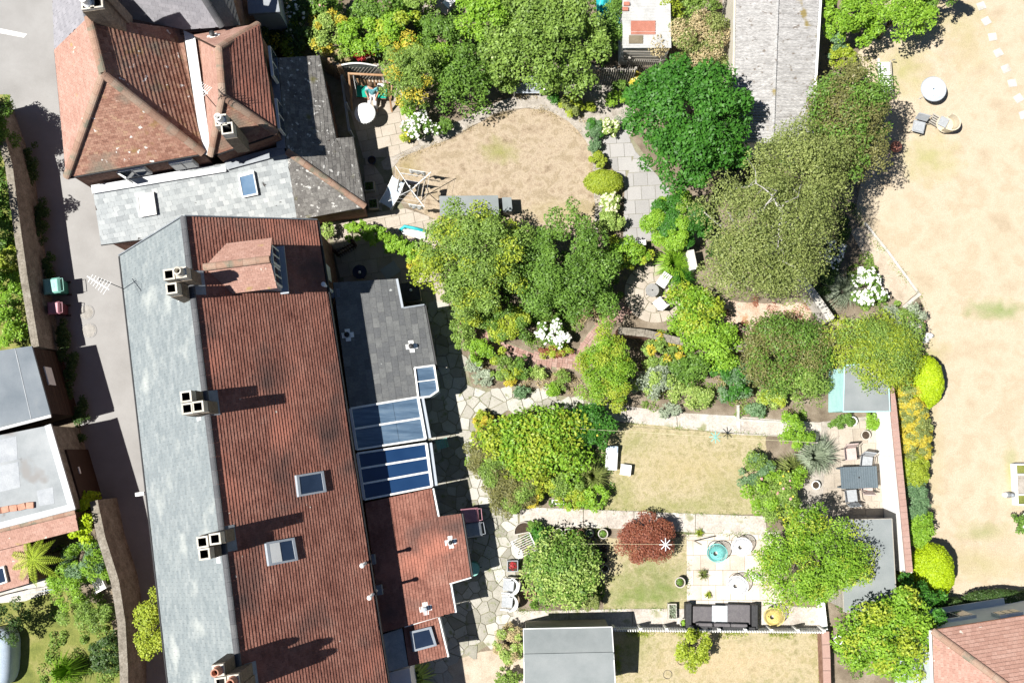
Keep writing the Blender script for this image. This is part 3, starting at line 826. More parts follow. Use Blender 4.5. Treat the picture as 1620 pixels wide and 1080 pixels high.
# shaded back yard beside the long house
o = sheet('back_yard', [(520, 375), (640, 388), (700, 440), (720, 520), (650, 480), (540, 450)], .004, 'joint', jit=.01)
slabs(o, [(525, 385), (640, 395), (668, 440), (640, 470), (540, 445)], .6, .6, R(8), 'tan_slab', .004)
slabs(o, [(640, 395), (700, 445), (712, 500), (668, 480)], .6, .6, R(8), 'tan_slab', .004)
slabs(tag(MB().prism([XY(524, 352), XY(552, 348), XY(560, 388), XY(530, 395)], 0, .06).build('landing', G['joint']), kind='structure'), [(524, 352), (552, 348), (560, 388), (530, 395)], .45, .45, R(12), 'tan_slab', .06)
# round patio with stone table
o = sheet('round_patio', [(992, 480), (1000, 440), (1030, 418), (1068, 420), (1082, 450), (1068, 486), (1040, 506), (1010, 504)], .006, 'joint', 1, .02)
cx, cy = XY(1036, 463)
for ring, (r0_, r1_, n) in enumerate([(.02, .45, 5), (.47, .85, 10), (.87, 1.28, 15)]):
    for i in range(n):
        a0, a1 = 2 * math.pi * (i + .04) / n + ring, 2 * math.pi * (i + .96) / n + ring
        pts = [(cx + r1_ * math.cos(a0 + (a1 - a0) * k / 3), cy + r1_ * math.sin(a0 + (a1 - a0) * k / 3)) for k in range(4)] + \
              [(cx + r0_ * math.cos(a1 - (a1 - a0) * k / 3), cy + r0_ * math.sin(a1 - (a1 - a0) * k / 3)) for k in range(4)]
        MB().prism(pts, -.01, .04 + random.uniform(-.004, .004)).build('paving_stone', G['tan_slab'], o)
# herringbone brick walk
walk = [(714, 498), (742, 508), (790, 538), (850, 558), (908, 562), (925, 535), (945, 505), (985, 478), (1000, 492), (970, 515), (950, 545), (935, 585), (880, 585), (825, 572), (775, 548), (718, 516)]
o = sheet('brick_walk', walk, .006, 'joint', 0, .02)
poly = [XY(*p) for p in walk]; mb = MB()
cl = [XY(*p) for p in [(715, 506), (790, 543), (850, 565), (915, 573), (940, 535), (992, 484)]]
segs = []
for i in range(len(cl) - 1):
    a, b = Vector(cl[i]), Vector(cl[i + 1]); d = (b - a); L_ = d.length; d /= L_; nn = Vector((-d.y, d.x))
    k = 0
    while k * .215 < L_:
        for j in range(-4, 5):
            for h in (0, 1):
                c = a + d * (k * .215 + .1) + nn * (j * .215)
                if (k + j) % 2: c = c + d * (.053 if h else -.053); sz = (.098, .205)
                else: c = c + nn * (.053 if h else -.053); sz = (.205, .098)
                if inside(c, poly): mb.box((c.x, c.y, .015 + random.uniform(-.004, .004)), (sz[0], sz[1], .05), math.atan2(d.y, d.x))
        k += 1
tag(mb.build('brick', G['red_brick'], o), kind='stuff')
# crazy paving behind the houses
ter = [(690, 470), (722, 505), (732, 560), (748, 612), (830, 618), (930, 632), (935, 650), (830, 650), (760, 648), (742, 700), (752, 745), (790, 790), (822, 800), (825, 850), (815, 985), (790, 1010), (740, 1040), (690, 1090), (600, 1090), (640, 930), (640, 470)]
o = sheet('crazy_paving', ter, .004, 'joint', 0, .02)
crazy(o, [p for p in ter], .46, 'crazy_stone', .004, joint=.016)
o = sheet('lower_terrace', [(600, 1080), (760, 1030), (840, 1020), (840, 1300), (600, 1300)], .006, 'tan_gravel', 0, .03)
# concrete paths
def path(name, quads):
    o = sheet(name, [quads[0][0]] + [q[1] for q in quads] + [q[2] for q in quads][::-1] + [quads[0][3]], .003, 'joint', jit=.01)
    for q in quads:
        pts = [Vector((*XY(*p), 0)) for p in q]; c = sum(pts, Vector()) / 4
        pts = [p + (c - p).normalized() * .012 for p in pts]
        MB().prism(pts, -.02, .045).build('concrete_slab', G['concrete_path'], o, bevel=.01)
path('upper_path', [[(930, 636), (990, 642), (992, 668), (930, 660)], [(990, 642), (1070, 652), (1072, 676), (992, 668)], [(1070, 652), (1172, 658), (1172, 688), (1072, 676)], [(1172, 658), (1240, 664), (1240, 690), (1172, 688)], [(1240, 664), (1300, 668), (1300, 694), (1240, 690)]])
path('middle_path', [[(822, 801), (923, 805), (923, 834), (822, 832)], [(923, 805), (1003, 808), (1003, 837), (923, 834)], [(1003, 808), (1100, 812), (1100, 842), (1003, 837)], [(1100, 812), (1210, 816), (1215, 846), (1100, 842)]])
path('lower_path', [[(812, 966), (900, 964), (900, 998), (812, 1000)], [(900, 964), (1000, 962), (1000, 998), (900, 998)], [(1000, 962), (1088, 962), (1088, 998), (1000, 998)], [(1195, 955), (1302, 960), (1305, 1000), (1195, 998)]])
# pale slab patio with the sofa
o = sheet('pale_patio', [(1084, 842), (1235, 838), (1245, 965), (1200, 1000), (1086, 1000)], .004, 'joint', jit=.01)
slabs(o, [(1086, 845), (1232, 841), (1240, 960), (1198, 996), (1087, 996)], .60, .60, R(0), 'pink_slab', .004)
# table terrace at the white wall
o = sheet('table_terrace', [(1262, 672), (1400, 655), (1412, 825), (1262, 825)], .003, 'gravel', 0, .02)
slabs(o, [(1310, 668), (1398, 664), (1405, 815), (1300, 812)], .60, .60, R(2), 'tan_slab', .003)
# stepping stones over the wide lawn
for i, (x, y) in enumerate([(1552, 10), (1560, 34), (1570, 59), (1579, 84), (1591, 109), (1601, 132), (1611, 156), (1619, 182)]):
    a = R(20 + 12 * math.sin(i * 2.3)); c = P(x, y)
    so = MB().box((c.x, c.y, .012), (.36, .34, .05), a).build('stepping_stone', G['pale_stone'], bevel=.01)
    tag(so, ['square pale stepping stone at the top edge of the lawn, first of the row', 'second square stepping stone from the top of the lawn', 'third square stepping stone from the top of the lawn', 'fourth stepping stone from the top of the lawn',
             'fifth stepping stone from the top of the lawn', 'sixth stepping stone from the top of the lawn', 'seventh stepping stone from the top, near the right edge', 'lowest stepping stone, cut by the right edge'][i], 'paving', 'stepping stones in the wide lawn')
# manhole covers in the lane
for i, (x, y) in enumerate([(137, 494), (141, 523)]):
    c = P(x, y); t = thing('manhole_cover', ['round cobbled drain cover nearer the bins in the lane', 'round cobbled drain cover further from the bins in the lane'][i], 'drain cover', (c.x, c.y, 0), 'drain covers in the lane')
    MB().lathe((c.x, c.y, 0), [(.33, 0), (.33, .02), (.29, .024), (.285, .012)], 24).build('rim', G['asphalt'], t)
    mb = MB()
    for j in range(-5, 6):
        for k in range(-5, 6):
            if math.hypot(j, k) * .052 < .27: mb.box((c.x + j * .052, c.y + k * .052, .018), (.034, .034, .03), R(20))
    tag(mb.build('studs', G['pale_stone'], t), kind='stuff')
# ================================================================== THE LONG TERRACE HOUSE
ZE, ZR = 4.8, 8.76
h1 = thing('terraced_house', 'long terraced house with slate slope to the lane and red tiled slope to the gardens', 'house', (P(400, 700, ZR).x, P(400, 700, ZR).y, 0))
A_, B_, C_, E_ = P(190, 405, ZE), P(290, 343, ZR), P(500, 349, ZE), P(403, 1260, ZR)
plL, plR = Plane(A_, B_, E_), Plane(B_, C_, E_)
D_, F_ = plL.at(287, 1260), plR.at(640, 1260)
ins = lambda a, b, t: a.lerp(b, t)
mb = MB()
f0 = [ins(A_, C_, .03), ins(C_, A_, .03), ins(F_, D_, .03), ins(D_, F_, .03)]
mb.prism([(p.x, p.y) for p in f0], 0, [p.z - .12 for p in f0])
mb.add([f0[0] * 1, f0[1] * 1, B_ - Vector((0, 0, .2)), f0[3] * 1, f0[2] * 1, E_ - Vector((0, 0, .2))], [(0, 1, 2), (5, 4, 3)])
mb.build('wall', G['brick_wall'], h1)
roof_face(h1, None, plL, 'slate_pale', .17, .26, .010, pts3=[A_, B_, E_, D_], name='slates')
roof_face(h1, None, plR, 'clay_tile', .122, .18, .036, pts3=[B_, C_, F_, E_], name='roof_tiles', jit=.006)
caps(h1, B_ + Vector((0, 0, .03)), E_ + Vector((0, 0, .03)), 'ridge_dark', .45, .11, sag=.7)
# gutters
for a, b, s in ((A_, D_, -1), (C_, F_, 1)):
    MB().tube([a + Vector((.05 * s, 0, -.10)), b + Vector((.05 * s, 0, -.10))], .06, 8).build('gutter', G['black_plastic'], h1)
# verge board on the near gable
MB().beam(B_ + Vector((0, .03, -.02)), C_ + Vector((0, .03, -.02)), .04, .16).build('verge_board', G['lead'], h1)
MB().beam(B_ + Vector((0, .03, -.02)), A_ + Vector((0, .03, -.02)), .04, .16).build('verge_board', G['lead'], h1)
# skylights
skylight(h1, plR, [(465, 752), (508, 745), (513, 778), (469, 786)], split=False)
skylight(h1, plR, [(417, 858), (462, 850), (468, 886), (422, 895)], split=True)
# wall window under the eave at the yard end
mb = MB(); a = P(525, 430, 2.9)
MB().box((C_.x + .30 - .22, P(530, 432, 2.6).y, 2.6), (.08, .62, 1.0), R(8)).build('window', G['white_paint'], h1)

def stack(px_cells, ztop, label, parent, zbase, pots=(), step=None, cell=.36, body='stack_brick', name='chimney_stack', ringh=.5):
    """chimney: brick shaft on the ridge, open square flues on top"""
    t = parent
    shaft = None
    for i, (x, y) in enumerate(px_cells):
        c = P(x, y, ztop)
        ang = R(8)
        if shaft is None:
            mb = MB()
            for (xx, yy) in px_cells:
                q = P(xx, yy, ztop)
                mb.box((q.x, q.y, (zbase + ztop - ringh) / 2), (cell + .03 + random.uniform(0, .004), cell + .03, ztop - ringh - zbase + random.uniform(0, .004)), ang)
            shaft = mb.build(name, G[body], t)
            mb = MB()
            for (xx, yy) in px_cells:
                q = P(xx, yy, ztop); mb.box((q.x, q.y, zbase + .62 + random.uniform(0, .004)), (cell + .09, cell + .09 + random.uniform(0, .003), .05), ang)
        fl = MB()
        h = cell / 2
        for sx_, sy_, lx, ly in ((-1, 0, .055, cell), (1, 0, .055, cell), (0, -1, cell - .112, .055), (0, 1, cell - .112, .055)):
            off = Matrix.Rotation(ang, 3, 'Z') @ Vector((sx_ * (h - .0275), sy_ * (h - .0275), 0))
            fl.box((c.x + off.x, c.y + off.y, ztop - ringh / 2), (lx, ly, ringh), ang)
        f = fl.build('flue', G['mortar'], shaft)
        li = MB(); h2_ = h - .055 - .006
        for sx_, sy_, lx, ly in ((-1, 0, .01, 2 * h2_), (1, 0, .01, 2 * h2_), (0, -1, 2 * h2_ - .022, .01), (0, 1, 2 * h2_ - .022, .01)):
            off = Matrix.Rotation(ang, 3, 'Z') @ Vector((sx_ * h2_, sy_ * h2_, 0)); li.box((c.x + off.x, c.y + off.y, ztop - ringh / 2 - .02), (lx, ly, ringh), ang)
        li.build('flue_lining', G['soot'], shaft)
        MB().box((c.x, c.y, ztop - ringh + .01), (cell - .12, cell - .12, .02), ang).build('flue_bottom', G['soot'], shaft)
        if i in pots:
            MB().lathe((c.x, c.y, ztop - .1), [(.15, 0), (.16, .1), (.13, .14), (.10, .40), (.125, .42), (.13, .48), (.09, .48), (.08, .2)], 18, False).build('chimney_pot', G[pots[i]], shaft, smooth=True)
            MB().lathe((c.x, c.y, ztop + .1), [(.0, 0), (.085, .0)], 14, False).build('pot_throat', G['soot'], shaft)
    # lead apron where the shaft meets the tiles
    q = sum((P(x, y, ztop) for x, y in px_cells), Vector()) / len(px_cells)
    return shaft
stack([(267, 434), (271, 456), (286, 431)], 10.1, '', h1, 7.7, pots={2: 'mortar'})
stack([(294, 627), (296, 646), (313, 643)], 10.1, '', h1, 7.7)
stack([(320, 857), (323, 876), (340, 852)], 10.1, '', h1, 7.7)
stack([(345, 1060), (349, 1080), (369, 1076), (373, 1096)], 10.1, '', h1, 7.7, pots={0: 'pot_clay', 2: 'pot_clay', 3: 'pot_clay'}, ringh=.12)
# lead aprons on the tile side of the chimneys
for (x, y, dx) in ((309, 447, 0), (331, 637, 0), (358, 851, 0), (392, 1068, 0)):
    p = plR.at(x + 6, y, .05)
    v = plR.down; u = plR.n.cross(v)
    mb = MB(); mb.slab([p - u * .42 - v * .2, p - u * .42 + v * .22, p + u * .42 + v * .22, p + u * .42 - v * .2], .02)
    mb.build('lead_apron', G['lead'], h1)
for (x, y) in ((284, 474), (314, 663), (345, 888)):
    p = plL.at(x, y, .03); v = plL.down; u = plL.n.cross(v)
    MB().slab([p - u * .30 - v * .16, p - u * .30 + v * .12, p + u * .05 + v * .12, p + u * .05 - v * .16], .02).build('lead_apron', G['lead_white'], h1)

# gabled dormer on the tile slope
dz = 8.3
r0p, r1p = plR.at(322, 423), P(427, 410, dz); r0p = Vector((r0p.x, r0p.y, r0p.z)); dz0 = r0p.z
r1p = P(427, 410, dz0)
ax = (r1p - r0p); ax.z = 0; axn = ax.normalized(); sd = Vector((-axn.y, axn.x, 0))
hw, drop = .88, .70
eL1, eR1 = r1p + sd * hw - Vector((0, 0, drop)), r1p - sd * hw - Vector((0, 0, drop))
def slide(p):       # run back along the dormer axis until the main slope is met
    q = Vector(p)
    for _ in range(400):
        if plR.z(q.x, q.y) >= q.z: break
        q -= axn * .02
    return q
eL0, eR0 = slide(eL1), slide(eR1)
dm = MB(); dface = Vector(r1p) - axn * .12
zf = plR.z(dface.x, dface.y) - .1
wl, wr = dface + sd * (hw - .12), dface - sd * (hw - .12)
blv, brv = slide(Vector((wl.x, wl.y, r1p.z - drop))), slide(Vector((wr.x, wr.y, r1p.z - drop)))
dm.add([Vector((wl.x, wl.y, zf)), Vector((wr.x, wr.y, zf)), Vector((wr.x, wr.y, r1p.z - drop)), Vector((dface.x, dface.y, r1p.z - .12)), Vector((wl.x, wl.y, r1p.z - drop)), blv, brv],
       [(0, 1, 2, 3, 4), (0, 4, 5), (1, 6, 2), (4, 3, 2, 6, 5)])
dor = dm.build('dormer', G['grey_paint'], h1)
for (p, q, rr, ss) in ((r0p, r1p, eL1, eL0), (r0p, r1p, eR1, eR0)):
    pl = Plane(p, q, rr)
    d = MB(); d.slab([p - pl.n * .004, q - pl.n * .004, rr - pl.n * .004, ss - pl.n * .004], .05); d.build('roof_deck', G['timber_dark'], dor)
    m_ = MB(); lay(m_, [p, q, rr, ss], pl.down, .104, .168, .018); tag(m_.build('roof_tiles', G['clay_tile_light'], dor), kind='stuff')
caps(dor, r0p + Vector((0, 0, .03)), r1p + Vector((0, 0, .03)), 'ridge_clay', .42, .13)
# dormer casements: two leaves of four panes
for s_ in (-1, 1):
    cz = (zf + r1p.z - drop) / 2 + .16; hh = (r1p.z - drop - zf) * .66
    ctr = dface + sd * (s_ * .36) + axn * .03; ctr.z = cz
    mb = MB(); mb.box(ctr, (.06, .66, hh), math.atan2(axn.y, axn.x)); wn = mb.build('casement', G['white_paint'], dor)
    for i in (-1, 1):
        for j in (-1, 1):
            pp = ctr + sd * (i * .145) + axn * .035; pp.z = cz + j * hh * .225
            MB().box(pp, (.02, .22, hh * .38), math.atan2(axn.y, axn.x)).build('pane', G['window_glass'], wn)
MB().box((dface + axn * .08 + Vector((0, 0, zf + .22 - dface.z))), (.30, 1.75, .08), math.atan2(axn.y, axn.x)).build('sill', G['grey_paint'], dor)

# ================================================================== SLATED BACK EXTENSION
z_hi, z_lo = 3.35, 1.95
e1 = thing('slate_extension', 'single storey back extension with dark slate lean-to roof', 'extension', (P(600, 550, 2.5).x, P(600, 550, 2.5).y, 0))
plE = Plane((527, 447, z_hi), (553, 645, z_hi), (688, 590, z_lo))
ex1 = [(527, 447), (628, 441), (637, 487), (660, 627), (553, 645)]
ex2 = [(637, 487), (671, 483), (689, 580), (653, 584)]
for pp, sh in ((ex1, .94), (ex2, .93)):
    p3 = [plE.at(*p) for p in pp]; c = sum(p3, Vector()) / len(p3)
    q = [c.lerp(p, sh) for p in p3]
    mb = MB(); mb.prism([(p.x, p.y) for p in q], 0, [p.z - .16 for p in q]); mb.build('wall', G['brick_wall'], e1)
    roof_face(e1, pp, plE, 'slate_dark', .27, .40, .010, name='slate', single=True, wj=.006)
mb = MB()
for a, b in (((628, 441), (637, 487)), ((671, 483), (689, 580)), ((637, 487), (671, 483))):
    q, r = plE.at(*a, -.05), plE.at(*b, -.05); mb.tube([q + Vector((.05, 0, 0)), r + Vector((.05, 0, 0))], .05, 6)
mb.build('gutter', G['black_plastic'], e1)
c0, c1 = plE.at(628, 441, .01), plE.at(637, 487, .01)
MB().beam(c0, c1, .09, .06).build('verge_trim', G['grey_paint'], e1)
MB().beam(plE.at(638, 487, .012), plE.at(671, 482, .012), .06, .05).build('verge_trim', G['grey_paint'], e1)
def roof_vent(parent, pl, px, py, r=.07, hgt=.28, cap='black_plastic', flash='white_plastic', cross=True):
    p = pl.at(px, py)
    mb = MB(); v = pl.down; u = pl.n.cross(v)
    for a, b in (((.24, .10), (.10, .24)) if cross else ((.2, .2),)):
        mb.slab([p + u * a + v * b + pl.n * .03, p - u * a + v * b + pl.n * .03, p - u * a - v * b + pl.n * .03, p + u * a - v * b + pl.n * .03], .02)
    f = mb.build('vent_flashing', G[flash], parent)
    MB().lathe(p, [(r, -.05), (r * .9, hgt * .7), (r * 1.5, hgt * .72), (r * 1.4, hgt * .95), (r * .4, hgt * 1.05)], 14).build('vent_cap', G[cap], f)
roof_vent(e1, plE, 651, 548)
roof_vent(e1, plE, 550, 530)
# boiler flue rising past the eave
p = P(527, 463, 3.1)
t = thing('boiler_flue', 'white flue pipe rising past the red eave above the slate extension', 'flue', (p.x, p.y, 3.0))
MB().tube([p - Vector((0, 0, .2)), p + Vector((0, 0, 2.0))], .06, 12).build('pipe', G['white_plastic'], t, smooth=True)
MB().lathe(p + Vector((0, 0, 2.0)), [(.085, 0), (.085, .12), (.03, .14)], 14).build('cowl', G['white_plastic'], t)
MB().box(p + Vector((.12, -.05, .1)), (.34, .34, .25), R(8)).build('flashing_box', G['lead'], t)

# small glazed porch on its corner
po = thing('glazed_porch', 'small glass roofed porch at the corner of the slate extension', 'porch', (P(673, 603, 2).x, P(673, 603, 2).y, 0))
plP = Plane((656, 582, 2.3), (662, 628, 2.3), (688, 580, 2.0))
pq = [(656, 582), (687, 578), (693, 618), (680, 627), (662, 629)]
p3 = [plP.at(*p) for p in pq]; cen = sum(p3, Vector()) / 5
mb = MB(); mb.prism([(p.x, p.y) for p in [cen.lerp(q, .9) for q in p3]], 0, [cen.lerp(q, .9).z - .12 for q in p3]); mb.build('wall', G['pale_blue_wall'], po)
MB().slab([p for p in [cen.lerp(q, .97) for q in p3]], .03).build('glass_roof', G['polycarbonate'], po)
for i in range(5): MB().beam(p3[i] + Vector((0, 0, .03)), p3[(i + 1) % 5] + Vector((0, 0, .03)), .07, .08).build('frame_bar', G['white_paint'], po)
MB().beam(plP.at(659, 604, .03), plP.at(690, 600, .03), .04, .05).build('frame_bar', G['white_paint'], po)

# ================================================================== CONSERVATORIES
def conservatory(name, label, pxs, z1, z2, bars, glassm, seed, frame='white_paint'):
    pl = Plane((*pxs[0], z1), (*pxs[3], z1), (*pxs[1], z2))
    p3 = [pl.at(*p) for p in pxs]; c = sum(p3, Vector()) / 4
    t = thing(name, label, 'conservatory', (c.x, c.y, 0))
    mb = MB(); q = [c.lerp(p, .94) for p in p3]; mb.prism([(p.x, p.y) for p in q], 0, [p.z - .2 for p in q]); mb.build('wall', G['pale_blue_wall'], t)
    n = len(bars) + 1; bb = [0] + list(bars) + [1]
    for i in range(n):
        a, b, cc, d = p3[0].lerp(p3[3], bb[i]), p3[1].lerp(p3[2], bb[i]), p3[1].lerp(p3[2], bb[i + 1]), p3[0].lerp(p3[3], bb[i + 1])
        m_ = (a + b + cc + d) / 4
        for (f0, f1) in ((0, .62), (.625, 1)) if glassm == 'polycarbonate' else ((0, 1),):
            MB().slab([a.lerp(b, f0).lerp(m_, .03), a.lerp(b, f1).lerp(m_, .03), d.lerp(cc, f1).lerp(m_, .03), d.lerp(cc, f0).lerp(m_, .03)], .025).build('roof_pane', G[glassm], t)
    for i in range(n + 1):
        MB().beam(p3[0].lerp(p3[3], bb[i]) + pl.n * .03, p3[1].lerp(p3[2], bb[i]) + pl.n * .03, .075, .07).build('glazing_bar', G[frame], t)
    for a, b in ((p3[0], p3[3]), (p3[1], p3[2])):
        MB().beam(a + pl.n * .028, b + pl.n * .028, .10, .075).build('frame_bar', G[frame], t)
    s = (p3[1] - p3[0]); s.z = 0; s.normalize()
    MB().beam(p3[1] + s * .16 - Vector((0, 0, .12)), p3[2] + s * .16 - Vector((0, 0, .12)), .14, .10).build('gutter', G['grey_paint'], t)
    MB().beam(p3[1] + s * .04 - Vector((0, 0, .10)), p3[2] + s * .04 - Vector((0, 0, .10)), .06, .22).build('fascia', G['white_paint'], t)
    return t, pl
conservatory('conservatory', 'lean-to conservatory with hazy polycarbonate roof panels beside the slate extension', [(554, 646), (661, 628), (673, 694), (564, 711)], 3.3, 2.3, [.5], 'polycarbonate', 1)
conservatory('conservatory', 'lean-to conservatory with deep blue reflecting glass roof', [(565, 717), (674, 701), (683, 769), (576, 790)], 3.25, 2.3, [.33, .66], 'steel_blue_glass', 2)

# ================================================================== TILED BACK EXTENSION
e2 = thing('tiled_extension', 'single storey back extension with red tiled lean-to roof and white roof vents', 'extension', (P(650, 880, 2.6).x, P(650, 880, 2.6).y, 0))
plT = Plane((577, 795, 3.35), (605, 1000, 3.35), (737, 868, 2.05))
ta = [(577, 795), (683, 772), (719, 968), (605, 1000)]
tb = [(692, 817), (729, 812), (745, 912), (711, 922)]
for pp in (ta, tb):
    p3 = [plT.at(*p) for p in pp]; c = sum(p3, Vector()) / len(p3); q = [c.lerp(p, .93) for p in p3]
    mb = MB(); mb.prism([(p.x, p.y) for p in q], 0, [p.z - .16 for p in q]); mb.build('wall', G['white_render'], e2)
    roof_face(e2, pp, plT, 'clay_tile', .122, .18, .030, jit=.006)
for a, b, m_ in (((729, 812), (745, 912), 'black_plastic'), ((711, 922), (719, 968), 'white_plastic'), ((683, 772), (692, 817), 'white_plastic')):
    q, r = plT.at(*a, -.06), plT.at(*b, -.06); MB().tube([q + Vector((.06, 0, 0)), r + Vector((.06, 0, 0))], .05, 6).build('gutter', G[m_], e2)
MB().beam(plT.at(711, 923, .0), plT.at(745, 913, .0), .05, .10).build('verge_trim', G['white_paint'], e2)
roof_vent(e2, plT, 713, 857, .055, .3); roof_vent(e2, plT, 673, 962, .06, .3, cap='grey_paint')
for (x, y) in ((586, 884), (597, 932)):
    p = plT.at(x, y)
    f = MB().box(p + Vector((.05, 0, .10)), (.30, .36, .28), R(8)).build('flashing_box', G['lead'], e2)
    MB().tube([p + Vector((0, 0, .1)), p + Vector((0, 0, 2.15))], .055, 10).build('vent_pipe', G['white_plastic'], f, smooth=True)
    MB().lathe(p + Vector((0, 0, 2.12)), [(.08, 0), (.09, .08), (.05, .14)], 12).build('vent_cap', G['white_plastic'], f)
# small end extension with roof window
e3 = thing('end_extension', 'small tiled end extension with one big roof window and grey flat strip', 'extension', (P(655, 1020, 2.6).x, P(655, 1020, 2.6).y, 0))
plU = Plane((605, 1003, 3.2), (614, 1060, 3.2), (700, 1008, 2.2))
tc = [(638, 992), (692, 976), (707, 1038), (647, 1053)]
td = [(606, 1003), (636, 993), (646, 1053), (614, 1062)]
p3 = [plU.at(*p) for p in [(606, 1003), (692, 976), (707, 1038), (614, 1062)]]; c = sum(p3, Vector()) / 4; q = [c.lerp(p, .93) for p in p3]
mb = MB(); mb.prism([(p.x, p.y) for p in q], 0, [p.z - .16 for p in q]); mb.build('wall', G['white_render'], e3)
roof_face(e3, tc, plU, 'clay_tile', .122, .18, .028, jit=.006)
MB().slab(on_plane(plU, td, .02), .1).build('flat_roof', G['lead'], e3)
skylight(e3, plU, [(647, 998), (680, 990), (689, 1020), (652, 1030)], glass='window_glass', frame='grey_paint')
q, r = plU.at(692, 976, -.05), plU.at(707, 1038, -.05); MB().tube([q + Vector((.06, 0, 0)), r + Vector((.06, 0, 0))], .05, 6).build('gutter', G['white_plastic'], e3)
MB().beam(plU.at(640, 991, .03), plU.at(692, 975, .03), .05, .05).build('verge_trim', G['white_paint'], e3)
# rendered stub at the foot of the long house
p = P(625, 1075, 2.6)
tag(MB().prism([XY(612, 1064, 2.4), XY(648, 1056, 2.4), XY(655, 1110, 2.4), XY(622, 1120, 2.4)], 0, 2.4).build('lean_to', G['white_render']), 'white rendered lean-to at the bottom edge beside the long house', 'extension')

# ================================================================== HIPPED HOUSE, TOP LEFT
ze = 5.2
h2 = thing('hipped_house', 'house with weathered red hipped roofs and a pale lead valley', 'house', (P(230, 150, 6).x, P(230, 150, 6).y, 0))
rA, rB = P(140, 27, 8.0), P(163, 117, 8.0)
lA, lB, vA, vB = P(86, 79, ze), P(105, 281, ze), P(292, 48, ze), P(322, 243, ze)
pW, pS, pE = Plane(rA, rB, lB), Plane(rB, lB, vB), Plane(rA, rB, vB)
roof_face(h2, None, pW, 'clay_tile_light', .104, .168, .012, pts3=[rA, rB, lB, pW.at(86, 79)])
roof_face(h2, None, pS, 'clay_tile_old', .104, .168, .014, pts3=[rB, lB, vB])
roof_face(h2, None, pE, 'clay_tile_old', .175, .19, .045, pts3=[rA, rB, vB, pE.at(292, 48)], jit=.008)
for a, b in ((rA, rB), (rB, lB), (rB, vB)): caps(h2, a + Vector((0, 0, .03)), b + Vector((0, 0, .03)), 'ridge_clay', .42, .15)
# east wing
rC, rD = P(346, 76, 6.95), P(352, 152, 6.95)
eA, eB = P(409, 38, ze), P(438, 211, ze)
wA, wB = P(306, 56, ze), P(333, 247, ze)
qW, qE, qS, qN = Plane(rC, rD, wB), Plane(rC, rD, eB), Plane(rD, wB, eB), Plane(rC, wA, eA)
roof_face(h2, None, qW, 'clay_tile_light', .104, .168, .012, pts3=[rC, rD, wB, qW.at(306, 56)])
roof_face(h2, None, qE, 'clay_tile', .15, .19, .042, pts3=[rC, rD, eB, qE.at(409, 38)], jit=.006)
roof_face(h2, None, qS, 'clay_tile_old', .104, .168, .014, pts3=[rD, wB, eB])
roof_face(h2, None, qN, 'clay_tile_light', .104, .168, .012, pts3=[rC, wA, eA])
for a, b in ((rC, rD), (rD, wB), (rD, eB), (rC, eA)): caps(h2, a + Vector((0, 0, .03)), b + Vector((0, 0, .03)), 'ridge_clay', .42, .14)
MB().slab([vA + Vector((-.05, 0, -.02)), vB + Vector((-.05, 0, -.02)), wB + Vector((.05, 0, .0)), wA + Vector((.05, 0, .0))], .06).build('lead_valley', G['lead_white'], h2)
c = P(230, 160, ze)
def shrink(pts, k):
    c = sum(pts, Vector()) / len(pts); return [c.lerp(p, k) for p in pts]
q = shrink([lA, lB, vB, vA], .955)
MB().prism(q, 0, ze - .12).build('wall', G['brick_wall'], h2)
q = shrink([wA, wB, eB, eA], .93)
MB().prism(q, 0, ze - .124).build('wall', G['brick_wall'], h2)
for a, b in ((lA, lB), (lB, vB), (eA, eB), (wB, eB)):
    MB().tube([a - Vector((0, 0, .08)), b - Vector((0, 0, .08))], .05, 6).build('gutter', G['black_plastic'], h2)
# windows in the low front wall and the east wall
def wall_window(parent, px, py, z, w_, h_, ang, fr='white_paint', open_=False):
    p = P(px, py, z)
    f = MB().box(p, (w_, .10, h_), ang).build('window', G[fr], parent)
    n = Matrix.Rotation(ang, 3, 'Z') @ Vector((0, -1, 0))
    for s in (-1, 1):
        u = Matrix.Rotation(ang, 3, 'Z') @ Vector((s * w_ * .245, 0, 0))
        MB().box(p + u + n * .05, (w_ * .42, .03, h_ * .82), ang).build('pane', G['window_glass'], f)
    if open_:
        u = Matrix.Rotation(ang, 3, 'Z') @ Vector((-w_ * .42, -.16, 0))
        MB().box(p + u, (w_ * .42, .05, h_ * .8), ang - R(40)).build('casement', G[fr], f)
wall_window(h2, 214, 272, 4.35, 1.0, .95, R(10), open_=True)
wall_window(h2, 291, 260, 4.35, .9, .9, R(10))
wall_window(h2, 433, 104, 4.3, 1.2, 1.0, R(98)); wall_window(h2, 443, 186, 4.3, 1.2, 1.0, R(98))
# chimney on the front hip with white pot cowl
s2 = stack([(349, 190), (359, 203)], 7.6, '', h2, 5.4, pots={0: 'white_plastic'}, cell=.42)
roof_vent(h2, qN, 338, 57, .07, .3)

